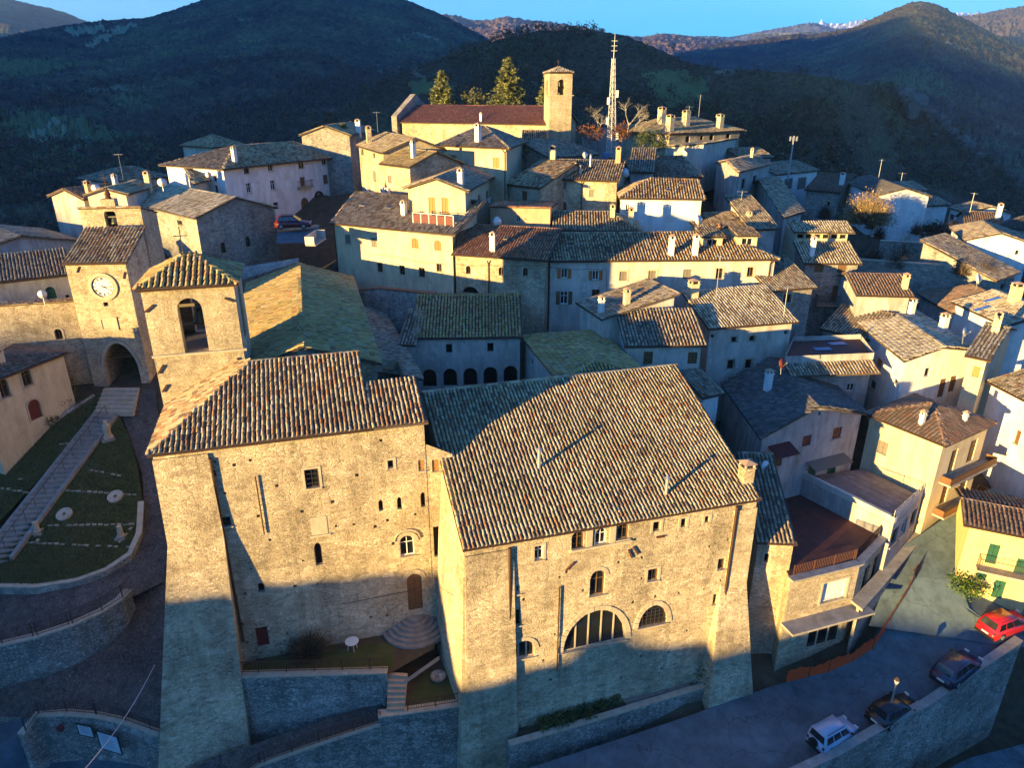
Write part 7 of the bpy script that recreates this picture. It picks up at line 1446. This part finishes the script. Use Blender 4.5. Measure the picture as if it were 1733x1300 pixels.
# ------------------------------------------------------------------ cars
def car(label, p, head, color, L=4.1, Wd=1.7, H=1.5, kind='hatch', roofcol=None, name='parked_car'):
    """head = direction the bonnet points to (radians); p = ground centre"""
    o = thing(name, label, 'car', tuple(p), 'cars parked along the road'); o.rotation_euler = (0, 0, head)
    cm = mat('paint', color, .28, .6); hw = Wd/2
    if kind == 'suv': prof = [(-.5,.32,.50),(-.5,.55,.94),(-.2,.56,.97),(.24,.56,.96),(.30,.54,.90),(.47,.50,.82),(.5,.36,.70)]; cab = (-.49,-.47,.10,.26); belt = .58
    elif kind == 'wagon': prof = [(-.5,.26,.48),(-.49,.55,.92),(-.2,.56,.97),(.18,.56,.97),(.30,.52,.93),(.46,.45,.84),(.5,.30,.70)]; cab = (-.48,-.40,.04,.24); belt = .57
    else: prof = [(-.5,.26,.48),(-.48,.56,.90),(-.2,.58,.96),(.18,.58,.96),(.30,.54,.92),(.46,.46,.82),(.5,.30,.68)]; cab = (-.46,-.38,.02,.24); belt = .58
    # body shell lofted along the length
    secs = []; gc = .2
    for (x, zt_, wf) in prof:
        z1 = zt_*H; w_ = hw*wf; secs.append([(x*L, -w_, gc), (x*L, -w_*1.02, (gc+z1)*.5), (x*L, -w_*.97, z1-.06), (x*L, -w_*.88, z1), (x*L, w_*.88, z1), (x*L, w_*.97, z1-.06), (x*L, w_*1.02, (gc+z1)*.5), (x*L, w_, gc)])
    vs = [q for s_ in secs for q in s_]; fs = []; n = 8
    for i in range(len(secs)-1):
        for k in range(n): fs.append((i*n+k, i*n+(k+1)%n, (i+1)*n+(k+1)%n, (i+1)*n+k))
    fs += [tuple(range(n)), tuple(range((len(secs)-1)*n, len(secs)*n))]
    me = rawmesh('body', vs, fs, cm); bm = bmesh.new(); bm.from_mesh(me); bmesh.ops.recalc_face_normals(bm, faces=bm.faces); bmesh.ops.bevel(bm, geom=[e for e in bm.edges if e.calc_face_angle(0) > .5], offset=.035, segments=2, affect='EDGES'); bm.to_mesh(me); bm.free(); me.polygons.foreach_set('use_smooth', [True]*len(me.polygons)); body = link('body', me, o)
    # cabin
    x0, x1, x2, x3 = [c*L for c in cab]; zb_, zt_ = belt*H - .02, H; wb_, wt_ = hw*.93, hw*.74
    B_ = [(x0,-wb_,zb_),(x3,-wb_,zb_),(x3,wb_,zb_),(x0,wb_,zb_)]; T_ = [(x1,-wt_,zt_),(x2,-wt_,zt_),(x2,wt_,zt_),(x1,wt_,zt_)]
    g = [(0,1,5,4),(1,2,6,5),(2,3,7,6),(3,0,4,7),(4,5,6,7)]; me = rawmesh('cabin', B_+T_, g, cm if roofcol is None else cm); bm = bmesh.new(); bm.from_mesh(me); bmesh.ops.recalc_face_normals(bm, faces=bm.faces); bmesh.ops.bevel(bm, geom=[e for e in bm.edges if not e.is_boundary], offset=.05, segments=2, affect='EDGES'); bm.to_mesh(me); bm.free(); me.polygons.foreach_set('use_smooth', [True]*len(me.polygons)); cb = link('cabin', me, o)
    def lerp4(f, a, b, inset_=.0): 
        P = [Vector((B_+T_)[k]) for k in f]; return P
    def glass(f, u0, u1, v0, v1, nm):
        P = [Vector((B_+T_)[k]) for k in f]; q = lambda u, v: (P[0].lerp(P[1], u)).lerp(P[3].lerp(P[2], u), v); nn = (P[1]-P[0]).cross(P[3]-P[0]).normalized(); c_ = sum(P, Vector())/4; nn = nn if nn.dot(c_ - Vector(((x0+x3)/2,0,zb_))) > 0 else -nn
        me = rawmesh(nm, [q(u0,v0)+nn*.012, q(u1,v0)+nn*.012, q(u1,v1)+nn*.012, q(u0,v1)+nn*.012], [(0,1,2,3)], 'glass'); link(nm, me, cb)
    for f in (g[0], (3,2,6,7)):
        glass(f, .05, .31, .18, .88, 'side_window'); glass(f, .34, .62, .18, .88, 'side_window'); glass(f, .65, .92, .18, .86, 'side_window')
    glass((1,2,6,5), .07, .93, .1, .92, 'windscreen'); glass((0,3,7,4), .1, .9, .2, .9, 'rear_window')
    if roofcol is not None:
        me = rawmesh('roof_panel', [(x1+.15,-wt_*.9,zt_+.008),(x2-.1,-wt_*.9,zt_+.008),(x2-.1,wt_*.9,zt_+.008),(x1+.15,wt_*.9,zt_+.008)], [(0,1,2,3)], mat('paint', roofcol, .3, .6)); link('roof_panel', me, cb)
    rl_ = MB()
    for s_ in (-1, 1): rl_.tube((x1+.2, s_*wt_*.92, zt_+.06), (x2-.15, s_*wt_*.92, zt_+.06), .022, n=5)
    link('roof_rail', rawmesh('roof_rail', rl_.v, rl_.f, 'black'), cb)
    rad = .33 if kind != 'suv' else .36
    for sx in (-.31, .31):
        for s_ in (-1, 1):
            wv_ = MB(); c = Vector((sx*L, s_*(hw-.12), rad)); wv_.lathe(c - Vector((0, .11, 0)), [(rad*.6,0),(rad*.94,.0),(rad,.04),(rad,.18),(rad*.94,.22),(rad*.6,.22)], 18, Vector((0,1,0))); wh = link('wheel', rawmesh('wheel', wv_.v, wv_.f, 'black', False), o)
            rm = MB(); rm.lathe(c + Vector((0, s_*.10 - .005, 0)), [(rad*.6,0),(rad*.55,.02*1),(rad*.12,.025)], 12, Vector((0, s_, 0))); link('rim', rawmesh('rim', rm.v, rm.f, 'steel'), wh)
    for s_ in (-1, 1):
        q = MB(); q.box((.487*L, s_*hw*.56, .42*H), .1, .3, .14); link('headlight', rawmesh('headlight', q.v, q.f, 'dialwhite'), o)
        q = MB(); q.box((-.488*L, s_*hw*.76, .40*H), .1, .16, .22); link('tail_light', rawmesh('tail_light', q.v, q.f, 'redwood'), o)
        q = MB(); q.box((.2*L, s_*(hw+.06), .60*H), .12, .16, .12); link('wing_mirror', rawmesh('wing_mirror', q.v, q.f, 'black'), o)
    q = MB(); q.box((-.497*L, 0, .3*H), .06, .5, .12); link('number_plate', rawmesh('number_plate', q.v, q.f, 'dialwhite'), o)
    q = MB(); q.box((-.49*L, 0, .2), .12, Wd*.86, .2); link('rear_bumper', rawmesh('rear_bumper', q.v, q.f, 'black'), o); q = MB(); q.box((.48*L, 0, .2), .14, Wd*.76, .18); link('front_bumper', rawmesh('front_bumper', q.v, q.f, 'black'), o)
    if kind == 'suv': q = MB(); q.lathe((-.5*L-.02, .1, .75), [(.1,0),(.33,.0),(.34,.14),(.1,.17)], 16, Vector((-1,0,0))); link('spare_wheel', rawmesh('spare_wheel', q.v, q.f, 'black'), o)
    return o
def pxdir(a, b, z): d = GZ(*b, z) - GZ(*a, z); return math.atan2(d.y, d.x)
car('small pale blue off-road car with spare wheel parked on the road', GZ(1407,1254,-40.4), pxdir((1380,1268),(1440,1232),-40.4), (.30,.38,.48), 3.5, 1.6, 1.68, 'suv')
car('dark blue estate car parked along the curved parapet wall', GZ(1617,1141,-38.4), pxdir((1590,1160),(1645,1120),-38.4), (.012,.018,.05), 4.3, 1.75, 1.6, 'wagon')
car('black car in deep shade behind the street lamp', GZ(1510,1212,-39.9), pxdir((1485,1222),(1540,1192),-39.9), (.012,.012,.016), 4.0, 1.68, 1.45, 'hatch')
car('bright red estate car beside the yellow house', GZ(1697,1066,-37.0), pxdir((1668,1080),(1733,1055),-37.0), (.42,.012,.014), 4.2, 1.72, 1.5, 'wagon')
pc = GY(497,386,84); car('dark red car parked in the lane below the white palazzo', pc, .12, (.11,.008,.01), 4.1, 1.7, 1.5, 'hatch')
sheet('lane', [GY(470,380,88), GY(540,380,88), GY(540,410,78), GY(468,412,76)], 'asphalt')
